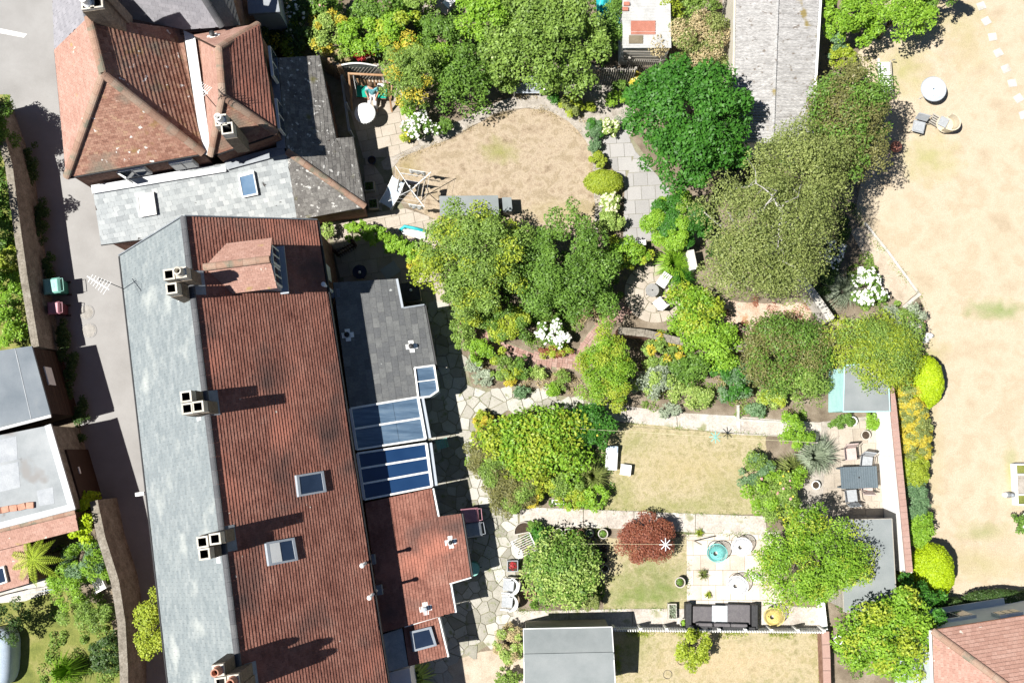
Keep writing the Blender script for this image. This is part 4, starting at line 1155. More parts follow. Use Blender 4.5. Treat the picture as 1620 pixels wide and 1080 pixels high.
# slated continuation of that house, at the top edge
h3 = thing('slated_house', 'slate roofed house at the top edge joined to the hipped house', 'house', (P(200, -20, 6).x, P(200, -20, 6).y, 0))
sA, sB = rA + (rA - rB) * 1.6, P(82, -70, ze)
plW3 = pW
roof_face(h3, None, pW, 'slate_mauve', .17, .26, .010, pts3=[rA, sA, pW.at(80, -70), pW.at(86, 79)], name='slates')
pl31 = Plane((292, 47, 5.25), (352, 43, 5.55), (300, -40, 7.2))
roof_face(h3, [(160, 20), (292, 47), (352, 43), (300, -40), (150, -60)], pl31, 'slate_mauve', .17, .26, .010, name='slates')
ha, hb = pl31.at(352, 43), pl31.at(300, -40)
pl32 = Plane(ha, hb, P(380, 40, 4.9))
roof_face(h3, [(352, 43), (300, -40), (352, -60), (380, 40)], pl32, 'slate_dark', .17, .26, .010, name='slates')
caps(h3, ha + Vector((0, 0, .04)), hb + Vector((0, 0, .04)), 'ridge_dark', .45, .13)
caps(h3, rA + Vector((0, 0, .03)), sA + Vector((0, 0, .03)), 'ridge_dark', .45, .15)
q = shrink([P(88, 70, ze), P(378, 42, ze), P(366, -60, ze), P(84, -60, ze)], .95)
MB().prism(q, 0, ze - .3).build('wall', G['brick_wall'], h3)
stack([(138, 5), (152, 3), (139, -12), (154, -14)], 9.0, '', h3, 6.3, cell=.44, pots={0: 'white_plastic'}, ringh=.15, body='stack_brick')
# grey bay and glazing in the shadow beside it
by = thing('bay_window', 'dark blue grey bay with white glazing bars in shadow at the top edge', 'bay window', (P(405, 15, 3).x, P(405, 15, 3).y, 0))
MB().prism([XY(392, -30, 3.2), XY(432, -30, 3.2), XY(440, 16, 3.2), XY(396, 18, 3.2)], 0, 3.1).build('wall', G['grey_paint'], by)
MB().prism([XY(388, -34, 3.3), XY(434, -34, 3.3), XY(443, 19, 3.3), XY(393, 22, 3.3)], 3.12, 3.3).build('flat_roof', G['lead'], by)
for k in range(5): MB().box(P(404 + k * 8, 19, 2.4), (.05, .06, 1.4), R(5)).build('glazing_bar', G['white_paint'], by)

# ================================================================== LOW SLATED ANNEXE round the hipped house
an = thing('slate_annexe', 'low annexe wrapped round the hipped house, silver slates in front and mossy slates beside', 'annexe', (P(400, 290, 2.5).x, P(400, 290, 2.5).y, 0))
pA = Plane((145, 300, 3.75), (452, 239, 3.75), (160, 387, 2.45))
hip0, hip1 = pA.at(453, 239), pA.at(578, 327)
pB = Plane(hip0, hip1, P(440, 92, hip0.z + .02))
roof_face(an, [(147, 301), (453, 239), (470, 348), (160, 387)], pA, 'slate_silver', .21, .24, .012, name='slates', wj=.01, jit=.008)
roof_face(an, [(453, 239), (578, 327), (470, 348)], pA, 'slate_mossy', .17, .22, .014, name='slates', wj=.012, jit=.010)
roof_face(an, [(453, 239), (531, 219), (578, 327)], pB, 'slate_mossy', .17, .22, .014, name='slates', wj=.012, jit=.010)
roof_face(an, [(440, 92), (505, 88), (531, 219), (453, 239)], pB, 'slate_mossy', .17, .22, .014, name='slates', wj=.012, jit=.010)
roof_face(an, [(532, 219), (558, 217), (577, 326)], pB, 'slate_mossy', .17, .22, .014, name='slates', wj=.012, jit=.010)
caps(an, hip0 + Vector((0, 0, .02)), hip1 + Vector((0, 0, .02)), 'ridge_clay', .42, .13)
q = shrink([pA.at(150, 303), pA.at(160, 385), pA.at(575, 327), pB.at(556, 219), pB.at(529, 222), pB.at(503, 92), pB.at(442, 95), pA.at(452, 240)], .97)
MB().prism(q, 0, [p.z - .18 for p in q]).build('wall', G['brick_wall'], an)
MB().beam(pA.at(145, 300, .03), pA.at(357, 265, .03), .34, .03).build('lead_flashing', G['lead_white'], an)
MB().beam(pA.at(357, 262, .03), pA.at(450, 237, .03), .36, .03).build('lead_flashing', G['lead'], an)
MB().beam(pB.at(445, 235, .03), pB.at(432, 92, .03), .34, .03).build('lead_flashing', G['lead'], an)
for a, b, pl in (((160, 387), (578, 328), pA), ((505, 88), (531, 219), pB), ((558, 217), (578, 327), pB)):
    MB().tube([pl.at(*a, -.04), pl.at(*b, -.04)], .05, 6).build('gutter', G['black_plastic'], an)
skylight(an, pA, [(217, 308), (244, 303), (249, 337), (221, 342)], glass='blind', frame='white_paint', fw=.06)
skylight(an, pA, [(377, 276), (402, 270), (409, 306), (384, 311)], glass='sky_glass', frame='white_paint', fw=.06)
# ================================================================== BUILDINGS ON THE LANE, LEFT EDGE
def V2(px, py, z): return P(px, py, z)
s1 = thing('workshop', 'workshop with grey felt roof and dark brown boarded wall facing the lane', 'workshop', (P(20, 610, 2.6).x, P(20, 610, 2.6).y, 0))
zr = 2.75
r = [P(-140, 575, zr + .25), P(50, 547, zr), P(80, 655, zr), P(-140, 712, zr + .25)]
MB().slab(r, .12).build('roof', G['felt_blue'], s1)
for k in (.14, .55):
    a, b = r[1].lerp(r[0], k), r[2].lerp(r[3], k)
    MB().beam(a + Vector((0, 0, .006)), b + Vector((0, 0, .006)), .03, .012).build('felt_seam', G['lead'], s1)
q = shrink(r, .975)
MB().prism(q, 0, [p.z - .14 for p in q]).build('wall', G['timber_dark'], s1)
a, b = q[1], q[2]
n = (b - a).cross(Vector((0, 0, 1))).normalized(); n = n if n.x > 0 else -n
for i in range(16):
    z = .08 + i * .165
    if z < zr - .18: MB().beam(Vector((a.x, a.y, z)) + n * .02, Vector((b.x, b.y, z)) + n * .02, .03 + .004 * (i % 2), .155).build('board', G['timber_dark'], s1)
p = P(80, 594, 2.0)
MB().box((a.lerp(b, .42) + n * .06) * Vector((1, 1, 0)) + Vector((0, 0, 1.85)), (.05, .75, .62), math.atan2((b - a).y, (b - a).x) - R(90)).build('sign_board', G['white_paint'], s1)
MB().tube([r[3] + Vector((0, -.06, -.05)), r[2] + Vector((0, -.06, -.05))], .06, 6).build('gutter', G['white_plastic'], s1)

s2b = thing('garage', 'flat roofed garage with patchy white roof and stone wall to the lane', 'garage', (P(30, 760, 2.6).x, P(30, 760, 2.6).y, 0))
zr = 2.8
r = [P(-140, 716, zr), P(80, 672, zr), P(119, 806, zr), P(-140, 872, zr)]
MB().prism(r, zr - .15, zr).build('flat_roof', G['felt_white'], s2b)
for pq in ([(-140, 722), (26, 690), (28, 726), (-140, 762)], [(-140, 766), (29, 730), (32, 770), (-140, 812)], [(58, 776), (84, 770), (86, 796), (62, 800)]):
    MB().prism([P(*u_, zr) for u_ in pq], zr - .02, zr + .006).build('felt_patch', G['lead'], s2b)
MB().beam(r[1] + Vector((-.08, 0, .03)), r[2] + Vector((-.08, 0, .03)), .24, .10).build('parapet_flashing', G['lead_white'], s2b)
MB().beam(r[2] + Vector((-.1, .12, .02)), r[3] + Vector((0, .12, .02)), .22, .08).build('parapet_flashing', G['lead_white'], s2b)
q = shrink(r, .985)
MB().prism(q, 0, zr - .16).build('wall', G['stone_wall'], s2b)
a, b = q[1], q[2]; n = Vector((1, .2, 0)).normalized()
d = (b - a).normalized(); n = Vector((-d.y, d.x, 0)); n = n if n.x > 0 else -n
MB().box((a.lerp(b, .60) + n * .03) * Vector((1, 1, 0)) + Vector((0, 0, 1.05)), ((b - a).length * .62, .10, 2.1), math.atan2(d.y, d.x)).build('garage_door', G['timber_dark'], s2b)
MB().box((a.lerp(b, .55) + n * .10) * Vector((1, 1, 0)) + Vector((0, 0, 1.5)), (.28, .03, .12), math.atan2(d.y, d.x)).build('notice', G['white_paint'], s2b)
mb_ = None
for k in range(7):            # loose ridge tiles lying on the flat roof
    p = P(-30 + k * 13, 812 - k * 2.2, zr + .05)
    tag(MB().box((p.x, p.y, zr + .07), (.30, .24, .10), R(10 + 8 * math.sin(k * 3)), R(8 * math.cos(k * 5))).build('loose_tile', G['pot_clay'], bevel=.02), ['loose terracotta tile cut by the left edge on the garage roof', 'loose terracotta tile on the garage roof, second from the left end', 'loose terracotta tile on the garage roof, third from the left end', 'loose terracotta tile in the middle of the row on the garage roof', 'loose terracotta tile on the garage roof, third from the right end', 'loose terracotta tile on the garage roof, second from the right end', 'loose terracotta tile at the right end of the row on the garage roof'][k], 'tile', 'loose tiles on the garage roof')
# low tiled roof below it
s3b = thing('tiled_outhouse', 'low outhouse with mottled clay tile roof below the flat roofed garage', 'outhouse', (P(30, 880, 2).x, P(30, 880, 2).y, 0))
plo = Plane((0, 838, 2.7), (118, 808, 2.7), (100, 905, 2.0))
for oh in ([(-140, 872), (119, 809), (124, 838), (-140, 905)], [(-140, 905), (42, 860), (46, 922), (-140, 975)]):
    roof_face(s3b, oh, plo, 'clay_tile_light', .104, .168, .014)
    q = shrink([plo.at(*p) for p in oh], .96)
    MB().prism(q, 0, [p.z - .16 for p in q]).build('wall', G['brick_wall'], s3b)
caps(s3b, plo.at(119, 809, .04), plo.at(-140, 872, .04), 'ridge_clay', .42, .10)
skylight(s3b, plo, [(-16, 900), (8, 893), (14, 918), (-10, 926)], glass='window_glass', frame='white_paint', fw=.05)

# ================================================================== WALLS ALONG THE LANE
def garden_wall(name, label, pts, zt, th, m, cap=None, capw=.06, cat='wall', capm='stone_wall'):
    pp = [P(*p, zt) for p in pts]
    t = thing(name, label, cat, (pp[0].x, pp[0].y, 0))
    for i in range(len(pp) - 1):
        a, b = pp[i], pp[i + 1]; d = (b - a).normalized(); n = Vector((-d.y, d.x, 0)) * th / 2
        mb = MB(); mb.prism([a - n, b + d * .02 - n, b + d * .02 + n, a + n], 0, zt + .002 * i); mb.build('wall_run', G[m], t)
        if cap:
            k = max(1, int((b - a).length / cap)); 
            for j in range(k):
                c0, c1 = a.lerp(b, j / k), a.lerp(b, (j + .97) / k)
                MB().beam(c0 + Vector((0, 0, zt + .03 - c0.z)), c1 + Vector((0, 0, zt + .03 - c1.z)), th + capw, .07 + random.uniform(-.01, .01)).build('coping_stone', G[capm], t)
    return t
garden_wall('lane_wall', 'flint and mortar wall along the left of the lane, above the bins', [(-22, 150), (-2, 205), (14, 262), (28, 370), (38, 440), (48, 500), (56, 548)], 2.0, .3, 'stone_wall')
garden_wall('lane_wall', 'curving flint wall beside the lane at the lower left', [(148, 792), (160, 850), (182, 920), (192, 985), (196, 1060), (198, 1250)], 2.0, .32, 'stone_wall')
garden_wall('white_wall', 'long garden wall painted white on the patio side, brick on top', [(1404, 585), (1412, 640), (1420, 720), (1430, 820), (1438, 905)], 1.85, .24, 'white_render', cap=.23, capw=.03, capm='red_brick')
garden_wall('brick_wall', 'garden wall with rounded grey coping running between the shrubs', [(978, 523), (1020, 527), (1075, 540), (1190, 552)], 1.3, .24, 'brick_wall', cap=.32, capm='stone_wall')
garden_wall('stone_wall', 'pale stone garden wall below the birch tree', [(1262, 432), (1290, 470), (1315, 506)], 1.1, .26, 'pale_stone', cap=.5, capm='pale_stone')
garden_wall('low_brick_wall', 'low red brick wall at the right end of the picket fence', [(1305, 998), (1307, 1040), (1309, 1120)], .7, .24, 'brick_wall', cap=.45, capm='red_brick')
garden_wall('low_wall', 'low white coped wall across the end of the grey slab walk', [(968, 387), (1022, 384)], .55, .16, 'pale_stone', cap=.5, capm='white_paint')
garden_wall('gate_pier', 'short white pier of wall below the clipped green hedge', [(1092, 396), (1098, 425)], 1.0, .22, 'white_render', cap=.5, capm='pale_stone')
garden_wall('kerb', 'pale stone kerb edging the tan path on the lawn side', [(1368, 352), (1405, 398), (1452, 462)], .09, .10, 'pale_stone', cat='kerb')
garden_wall('kerb', 'white stone kerb across the lower end of the tan path', [(1456, 464), (1430, 486)], .12, .14, 'pale_stone', cat='kerb')
garden_wall('kerb', 'concrete edging along the upper path below the shrub bed', [(1168, 640), (1168, 664), (1240, 668)], .18, .10, 'pale_stone', cat='kerb')
garden_wall('patio_wall', 'white concrete edging at the right end of the pale patio', [(1300, 945), (1306, 998)], .5, .2, 'white_render', cat='wall')

# ================================================================== LONG CORRUGATED ROOF
s6 = thing('long_outbuilding', 'long outbuilding with lichen covered corrugated sheet roof and cream wall', 'outbuilding', (P(1228, 90, 3).x, P(1228, 90, 3).y, 0))
zl, zrg = 2.9, 3.06
L0, L1, R0, R1, M0, M1 = P(1166, -120, zl), P(1160, 225, zl), P(1303, -120, zl), P(1282, 225, zl), P(1234, -120, zrg), P(1222, 225, zrg)
def corrugated(a, b, c, d, nw, amp, ns=4):
    """sheet a-b (eave) c-d (ridge), waves run along a-b"""
    n = nw * ns; vs = []
    nr = (b - a).cross(d - a).normalized(); nr = nr if nr.z > 0 else -nr
    for i in range(n + 1):
        t = i / n; h = nr * (amp * math.sin(2 * math.pi * t * nw))
        vs += [a.lerp(b, t) + h, d.lerp(c, t) + h]
    vs2 = [v - nr * .012 for v in vs]
    fs = [(2 * i, 2 * i + 2, 2 * i + 3, 2 * i + 1) for i in range(n)]
    m = len(vs)
    return vs + vs2, fs + [(m + 2 * i + 1, m + 2 * i + 3, m + 2 * i + 2, m + 2 * i) for i in range(n)] + [(2 * i + 2, 2 * i, m + 2 * i, m + 2 * i + 2) for i in range(n)]
rows = 13
for e0, e1, g in ((L0, L1, -1), (R0, R1, 1)):
    for k in range(rows):
        t0, t1 = k / rows, (k + 1.03) / rows
        a, b, c_, d_ = e0.lerp(e1, t0), e0.lerp(e1, t1), M0.lerp(M1, t1), M0.lerp(M1, t0)
        up = Vector((0, 0, .014 * (k % 2)))
        mb = MB(); mb.add(*corrugated(a + up, b + up, c_ + up, d_ + up, 6, .024, 6)); mb.build('roof_sheet', G['fibre_cement'], s6)
MB().tube([M0 + Vector((0, 0, .03)), M1 + Vector((0, 0, .03))], .07, 6).build('ridge_cap', G['fibre_cement'], s6)
q = shrink([L0, L1, R1, R0], .98)
MB().prism(q, 0, zl - .05).build('wall', G['cream_wall'], s6)
MB().tube([R0 + Vector((.08, 0, -.04)), R1 + Vector((.08, 0, -.04))], .06, 6).build('gutter', G['white_plastic'], s6)
MB().beam(L0 + Vector((-.05, 0, -.03)), L1 + Vector((-.05, 0, -.03)), .08, .14).build('barge_board', G['cream_wall'], s6)

# small white shed with rusty patch
s7 = thing('tin_shed', 'small white corrugated tin shed with a rusty red roof panel', 'shed', (P(1020, 30, 2).x, P(1020, 30, 2).y, 0))
pl7 = Plane((985, -30, 2.45), (1060, -30, 2.45), (985, 76, 2.1))
c4 = [pl7.at(985, -40), pl7.at(985, 76), pl7.at(1062, 76), pl7.at(1060, -40)]
mb = MB(); mb.add(*corrugated(c4[0], c4[1], c4[2], c4[3], 26, .024)); mb.build('roof_sheet', G['white_sheet'], s7)
mb = MB(); mb.add(*corrugated(pl7.at(998, 33, .03), pl7.at(998, 55, .03), pl7.at(1037, 55, .03), pl7.at(1037, 33, .03), 6, .014)); mb.build('rusty_panel', G['rusty_sheet'], s7)
MB().slab(on_plane(pl7, [(995, 56), (1017, 56), (1017, 69), (995, 69)], .05), .03).build('brown_panel', G['brown_sheet'], s7)
for (x, y) in ((991, 6), (989, 14)): MB().slab(on_plane(pl7, [(x - 4, y - 3), (x + 5, y - 3), (x + 5, y + 3), (x - 4, y + 3)], .1), .09).build('roof_brick', G['rusty_sheet'], s7)
q = shrink(c4, .96); MB().prism(q, 0, [p.z - .06 for p in q]).build('wall', G['white_paint'], s7)
for k in range(4): MB().beam(P(986, 82 + k * 4, 1.8 - k * .3), P(1055, 83 + k * 4, 1.8 - k * .3), .03, .12).build('board', G['timber_grey'], s7)

# ================================================================== GARDEN SHEDS
def shed(name, label, pxs, z1, z2, roofm, wallm, axis=0, cat='shed'):
    """pent shed; z1 at pxs[0],[1], z2 at pxs[2],[3]"""
    r = [P(*pxs[0], z1), P(*pxs[1], z1), P(*pxs[2], z2), P(*pxs[3], z2)]
    c = sum(r, Vector()) / 4
    t = thing(name, label, cat, (c.x, c.y, 0))
    MB().slab(r, .06).build('roof', G[roofm], t)
    for i in range(4): MB().beam(r[i] - Vector((0, 0, .04)), r[(i + 1) % 4] - Vector((0, 0, .04)), .03, .10).build('roof_trim', G[wallm], t)
    q = [c.lerp(p, .93) for p in r]
    MB().prism(q, 0, [p.z - .07 for p in q]).build('wall', G[wallm], t)
    for i in range(4):          # boards on every side
        a, b = q[i], q[(i + 1) % 4]; d = (b - a).normalized(); n = Vector((d.y, -d.x, 0))
        if n.dot(c - a) > 0: n = -n
        kz = int((min(a.z, b.z) - .1) / .15)
        for k in range(kz): MB().beam(Vector((a.x, a.y, .09 + k * .15)) + n * .012, Vector((b.x, b.y, .09 + k * .15)) + n * .012, .022, .142).build('board', G[wallm], t)
    return t
shed('garden_shed', 'pale aqua painted shed with grey felt roof at the end of the white wall', [(1336, 578), (1404, 572), (1408, 651), (1334, 651)], 2.2, 2.1, 'felt_grey', 'aqua_paint')
shed('garden_shed', 'grey felt roofed shed under the feathery tree', [(1328, 822), (1411, 820), (1419, 965), (1335, 968)], 2.35, 2.3, 'felt_grey', 'timber_grey')
# double pitched shed at the bottom edge
s8 = thing('garden_shed', 'big grey green shed with felt roof at the bottom edge beside the picket fence', 'shed', (P(900, 1040, 2).x, P(900, 1040, 2).y, 0))
a, b, c_, d_, e_, f_ = P(828, 994, 2.15), P(968, 991, 2.15), P(829, 1040, 2.5), P(971, 1037, 2.5), P(829, 1096, 2.15), P(974, 1093, 2.15)
MB().slab([a, b, d_, c_], .05).build('roof', G['felt_grey'], s8); MB().slab([c_, d_, f_, e_], .05).build('roof', G['felt_grey'], s8)
MB().beam(c_ + Vector((0, 0, .004)), d_ + Vector((0, 0, .004)), .28, .015).build('ridge_strip', G['felt_grey'], s8)
for p, q in ((a, b), (a, c_), (b, d_), (c_, e_), (d_, f_)): MB().beam(p - Vector((0, 0, .03)), q - Vector((0, 0, .03)), .03, .09).build('roof_trim', G['white_paint'], s8)
cc = (a + b + e_ + f_) / 4; q = [cc.lerp(p, .95) for p in (a, b, f_, e_)]
mb = MB(); mb.prism(q, 0, 2.05); mb.add([q[0] * Vector((1, 1, 0)) + Vector((0, 0, 2.05)), q[3] * Vector((1, 1, 0)) + Vector((0, 0, 2.05)), (q[0] + q[3]) / 2 * Vector((1, 1, 0)) + Vector((0, 0, 2.4)),
        q[1] * Vector((1, 1, 0)) + Vector((0, 0, 2.05)), q[2] * Vector((1, 1, 0)) + Vector((0, 0, 2.05)), (q[1] + q[2]) / 2 * Vector((1, 1, 0)) + Vector((0, 0, 2.4))], [(0, 1, 2), (5, 4, 3)])
mb.build('wall', G['timber_grey'], s8)
for k in range(13): MB().beam(q[0] * Vector((1, 1, 0)) + Vector((0, .015, .1 + k * .15)), q[1] * Vector((1, 1, 0)) + Vector((0, .015, .1 + k * .15)), .022, .142).build('board', G['timber_grey'], s8)

# ================================================================== HOUSE IN THE LOWER RIGHT CORNER
h4 = thing('corner_house', 'red tiled house with pale blue wall in the lower right corner', 'house', (P(1560, 1040, 4).x, P(1560, 1040, 4).y, 0))
z4 = 4.3
cA, cB, cC = P(1475, 997, z4), P(1760, 952, z4), P(1484, 1250, z4)
up4 = 2.9
vx, vy = (cB - cA).normalized(), (cC - cA).normalized()
ap = cA + (vx + vy) * 3.1 + Vector((0, 0, up4))
pN, pWt = Plane(cA, cB, ap), Plane(cA, cC, ap)
apE, apS = ap + vx * 3.2, ap + vy * .05
roof_face(h4, None, pN, 'clay_tile_light', .15, .18, .038, pts3=[cA, cB, apE, ap], jit=.008)
roof_face(h4, None, pWt, 'clay_tile_light', .104, .168, .012, pts3=[cA, ap, apS, cC])
caps(h4, cA + Vector((0, 0, .02)), ap + Vector((0, 0, .02)), 'ridge_clay', .4, .13)
caps(h4, ap, apE, 'ridge_clay', .4, .13)
cD = cB + (cC - cA)
q = shrink([cA, cB, cD, cC], .96)
MB().prism(q, 0, z4 - .12).build('wall', G['pale_blue_wall'], h4)
MB().tube([cA + Vector((-.05, 0, -.06)), cC + Vector((-.05, 0, -.06))], .05, 6).build('gutter', G['white_plastic'], h4)
MB().beam(cA - Vector((0, 0, .05)), cB - Vector((0, 0, .05)), .05, .12).build('fascia', G['pot_clay'], h4)
n = Vector((0, 1, 0))
ang = math.atan2(vx.y, vx.x)
for k, (dx, zz, ww, hh) in enumerate(((1.35, 2.2, 1.7, 1.25), (3.2, 3.2, .9, .7))):
    p = q[0] + vx * dx; p.z = zz; nn = Vector((-vx.y, vx.x, 0)) * .05
    f = MB().box(p + nn, (ww, .12, hh), ang).build('window', G['white_paint'], h4)
    for s in (-1, 0, 1): MB().box(p + nn * 2.1 + vx * (s * ww * .31), (ww * .26, .04, hh * .8), ang).build('pane', G['window_glass'], f)
MB().beam(q[0] + vx * .3 + Vector((0, .12, 1.2 - z4 + .1)), q[0] + vx * 4 + Vector((0, .12, 1.2 - z4 + .1)), .25, .08).build('sill_ledge', G['pale_blue_wall'], h4)

# ================================================================== FENCES
f1 = thing('trellis_fence', 'grey green lattice fence panel with curved white top behind the swing seat', 'fence', (P(572, 112, 1).x, P(572, 112, 1).y, 0))
N_ = 22
base0, base1 = P(545, 126, .0), P(606, 127, .0)
def arch(t): return 1.55 + .32 * math.sin(math.pi * t)
for k in range(N_):
    t0, t1 = k / N_, (k + .9) / N_
    a, b = base0.lerp(base1, t0), base0.lerp(base1, t1)
    mb = MB(); mb.prism([a, b, b + Vector((0, .03, 0)), a + Vector((0, .03, 0))], 0, [arch(t0), arch(t1), arch(t1), arch(t0)]); mb.build('board', G['fence_green'], f1)
for k in range(-6, N_, 2):      # lattice strips across it
    t0 = max(0, k / N_); t1 = min(1, (k + 8) / N_)
    MB().beam(base0.lerp(base1, t0) + Vector((0, -.02, .15 + 1.3 * max(0, -k) / 8)), base0.lerp(base1, t1) + Vector((0, -.02, 1.5)), .015, .03).build('lattice_strip', G['timber_grey'], f1)
mb = MB(); mb.tube([base0.lerp(base1, k / 16) + Vector((0, .015, arch(k / 16) + .02)) for k in range(17)], .035, 6); mb.build('top_rail', G['white_paint'], f1)
for t in (0, 1): MB().beam(base0.lerp(base1, t) + Vector((0, .015, 0)), base0.lerp(base1, t) + Vector((0, .015, 1.75)), .09, .09).build('post', G['timber_grey'], f1)
def rail_fence(name, label, a, b, zt, posts, rails, m, vertical=0, wid=.1, cat='fence', pm=None):
    A, B = P(*a, zt), P(*b, zt); A.z = B.z = 0
    t = thing(name, label, cat, A)
    d = (B - A); L_ = d.length; d /= L_; n = Vector((-d.y, d.x, 0))
    for k in range(posts): 
        p = A + d * (L_ * k / (posts - 1)); MB().beam(p, p + Vector((0, 0, zt + .05)), .09, .09).build('post', G[pm or m], t)
    for z in rails: MB().beam(A + Vector((0, 0, z)) - n * .05, B + Vector((0, 0, z)) - n * .05, .03, .09).build('rail', G[m], t)
    for k in range(vertical):
        p = A + d * (L_ * (k + .5) / vertical) - n * .08
        h = zt - random.uniform(0, .015)
        MB().beam(p, p + Vector((0, 0, h)), .03 if wid < .07 else .018, wid, up=(n.x, n.y, 0)).build('board', G[m], t)
    return t
rail_fence('timber_fence', 'weathered timber fence with white rails behind the gravel bed', (940, 106), (1006, 108), 1.7, 3, [.5, 1.1, 1.62], 'timber_grey', 18, .19)
rail_fence('timber_fence', 'weathered boarded fence between the dark bench and the gravel bed', (862, 104), (938, 105), 1.7, 3, [.5, 1.1, 1.62], 'timber_grey', 20, .19)
rail_fence('slat_fence', 'short slatted screen at the foot of the white tin shed', (996, 92), (1046, 95), 1.3, 2, [.4, 1.0], 'timber_grey', 16, .07)
rail_fence('timber_fence', 'timber fence running back from the mossy annexe roof corner', (503, 84), (538, 104), 1.9, 3, [.6, 1.2, 1.85], 'timber', 9, .14)
rail_fence('picket_fence', 'long white picket fence above the bottom lawn', (972, 994), (1304, 997), .95, 9, [.3, .75], 'white_paint', 84, .065)
rail_fence('garden_gate', 'small dark timber gate in the shaded yard', (528, 396), (556, 380), 1.2, 2, [.3, .9], 'timber_dark', 8, .09, cat='gate')
rail_fence('grey_rail', 'thin grey rail in the shadow beside the mossy annexe', (541, 120), (553, 206), 1.0, 3, [.5, .98], 'grey_paint', 0)
# ================================================================== SMALL THINGS
def at(px, py, ang=0.0, z=0.0, zref=None):
    p = P(px, py, zref if zref is not None else z); p.z = z
    return Matrix.Translation(p) @ Matrix.Rotation(ang, 4, 'Z')
def root(name, label, cat, xf, group=None): return thing(name, label, cat, xf.translation, group)

# ---- wheelie bins
def wheelie(label, px, py, ang, body, lid, w_=.56, d_=.62, h_=1.04, group='wheelie bins'):
    xf = at(px, py, ang, 0, h_)
    t = root('wheelie_bin', label, 'bin', xf, group)
    mb = MB(xf)
    b0, b1 = .78, 1.0
    vs = [(x * w_ / 2 * k, y * d_ / 2 * k, z) for z, k in ((.06, b0), (h_ - .06, b1)) for x, y in ((-1, -1), (1, -1), (1, 1), (-1, 1))]
    mb.add(vs, [(3, 2, 1, 0), (4, 5, 6, 7), (0, 1, 5, 4), (1, 2, 6, 5), (2, 3, 7, 6), (3, 0, 4, 7)]); mb.build('body', G[body], t, bevel=.025)
    mb = MB(xf)
    mb.add([(-w_ * .54, -d_ * .55, h_ - .055), (w_ * .54, -d_ * .55, h_ - .055), (w_ * .54, d_ * .5, h_ - .055), (-w_ * .54, d_ * .5, h_ - .055),
            (-w_ * .40, -d_ * .42, h_ + .02), (w_ * .40, -d_ * .42, h_ + .02), (w_ * .42, d_ * .36, h_ + .05), (-w_ * .42, d_ * .36, h_ + .05)],
           [(3, 2, 1, 0), (4, 5, 6, 7), (0, 1, 5, 4), (1, 2, 6, 5), (2, 3, 7, 6), (3, 0, 4, 7)]); l = mb.build('lid', G[lid], t, bevel=.02)
    mb = MB(xf); mb.box((0, d_ * .1, h_ + .045), (w_ * .3, d_ * .12, .02)); mb.build('lid_rib', G[lid], l)
    mb = MB(xf); mb.tube([(-w_ * .42, d_ * .5, h_ - .05), (-w_ * .42, d_ * .66, h_ - .02), (w_ * .42, d_ * .66, h_ - .02), (w_ * .42, d_ * .5, h_ - .05)], .016, 6); mb.build('handle', G[lid], t)
    for s in (-1, 1):
        mb = MB(xf); mb.tube([(s * w_ * .38, d_ * .42, .1), (s * w_ * .47, d_ * .42, .1)], .1, 14); mb.build('wheel', G['tyre'], t)
wheelie('green wheelie bin with pale lid against the flint wall in the lane', 82, 452, R(-82), 'bin_green', 'bin_green_lid', .62, .7)
wheelie('small pink lidded bin against the flint wall in the lane', 85, 487, R(-85), 'bin_red', 'bin_red_lid', .5, .52, 1.0)
wheelie('pink lidded bin beside the tiled extension on the crazy paving', 744, 815, R(-84), 'bin_red', 'bin_red_lid', .55, .7)
wheelie('blue grey lidded bin beside the tiled extension on the crazy paving', 749, 838, R(-80), 'bin_grey', 'bin_grey_lid', .55, .68)

# ---- chairs
def chair(label, px, py, ang, m, frame, w_=.5, d_=.5, seat_z=.43, back=.85, name='garden_chair', slat=True, arms=True, group=None, cushion=None):
    xf = at(px, py, ang, 0, .4)
    t = root(name, label, 'chair', xf, group)
    if slat:
        for k in range(5): mb = MB(xf); mb.box((0, -d_ / 2 + d_ * (k + .5) / 5, seat_z), (w_, d_ / 5 * .8, .025)); mb.build('seat_slat', G[m], t)
        for k in range(5): mb = MB(xf); mb.box((-w_ / 2 + w_ * (k + .5) / 5, d_ / 2 + .05 + .02 * 0, (seat_z + back) / 2 + .04), (w_ / 5 * .7, .025, back - seat_z), 0, R(-14)); mb.build('back_slat', G[m], t)
    else:
        mb = MB(xf); mb.box((0, 0, seat_z), (w_, d_, .05)); mb.build('seat', G[m], t, bevel=.02)
        mb = MB(xf); mb.box((0, d_ / 2 + .10, (seat_z + back) / 2 + .05), (w_, .05, back - seat_z), 0, R(-18)); mb.build('backrest', G[m], t, bevel=.02)
    for sx in (-1, 1):
        for sy in (-1, 1):
            mb = MB(xf); mb.tube([(sx * w_ * .47, sy * d_ * .46, 0), (sx * w_ * .47, sy * d_ * .44, seat_z)], .017, 6); mb.build('leg', G[frame], t)
        if arms:
            mb = MB(xf); mb.tube([(sx * w_ * .54, -d_ * .45, seat_z - .02), (sx * w_ * .56, -d_ * .42, seat_z + .2), (sx * w_ * .56, d_ * .5, seat_z + .22), (sx * w_ * .5, d_ * .62, back)], .018, 6); mb.build('arm', G[frame], t)
    if cushion:
        mb = MB(xf); mb.box((0, 0, seat_z + .05), (w_ * .88, d_ * .88, .07)); mb.build('cushion', G[cushion], t, bevel=.03)
    return t
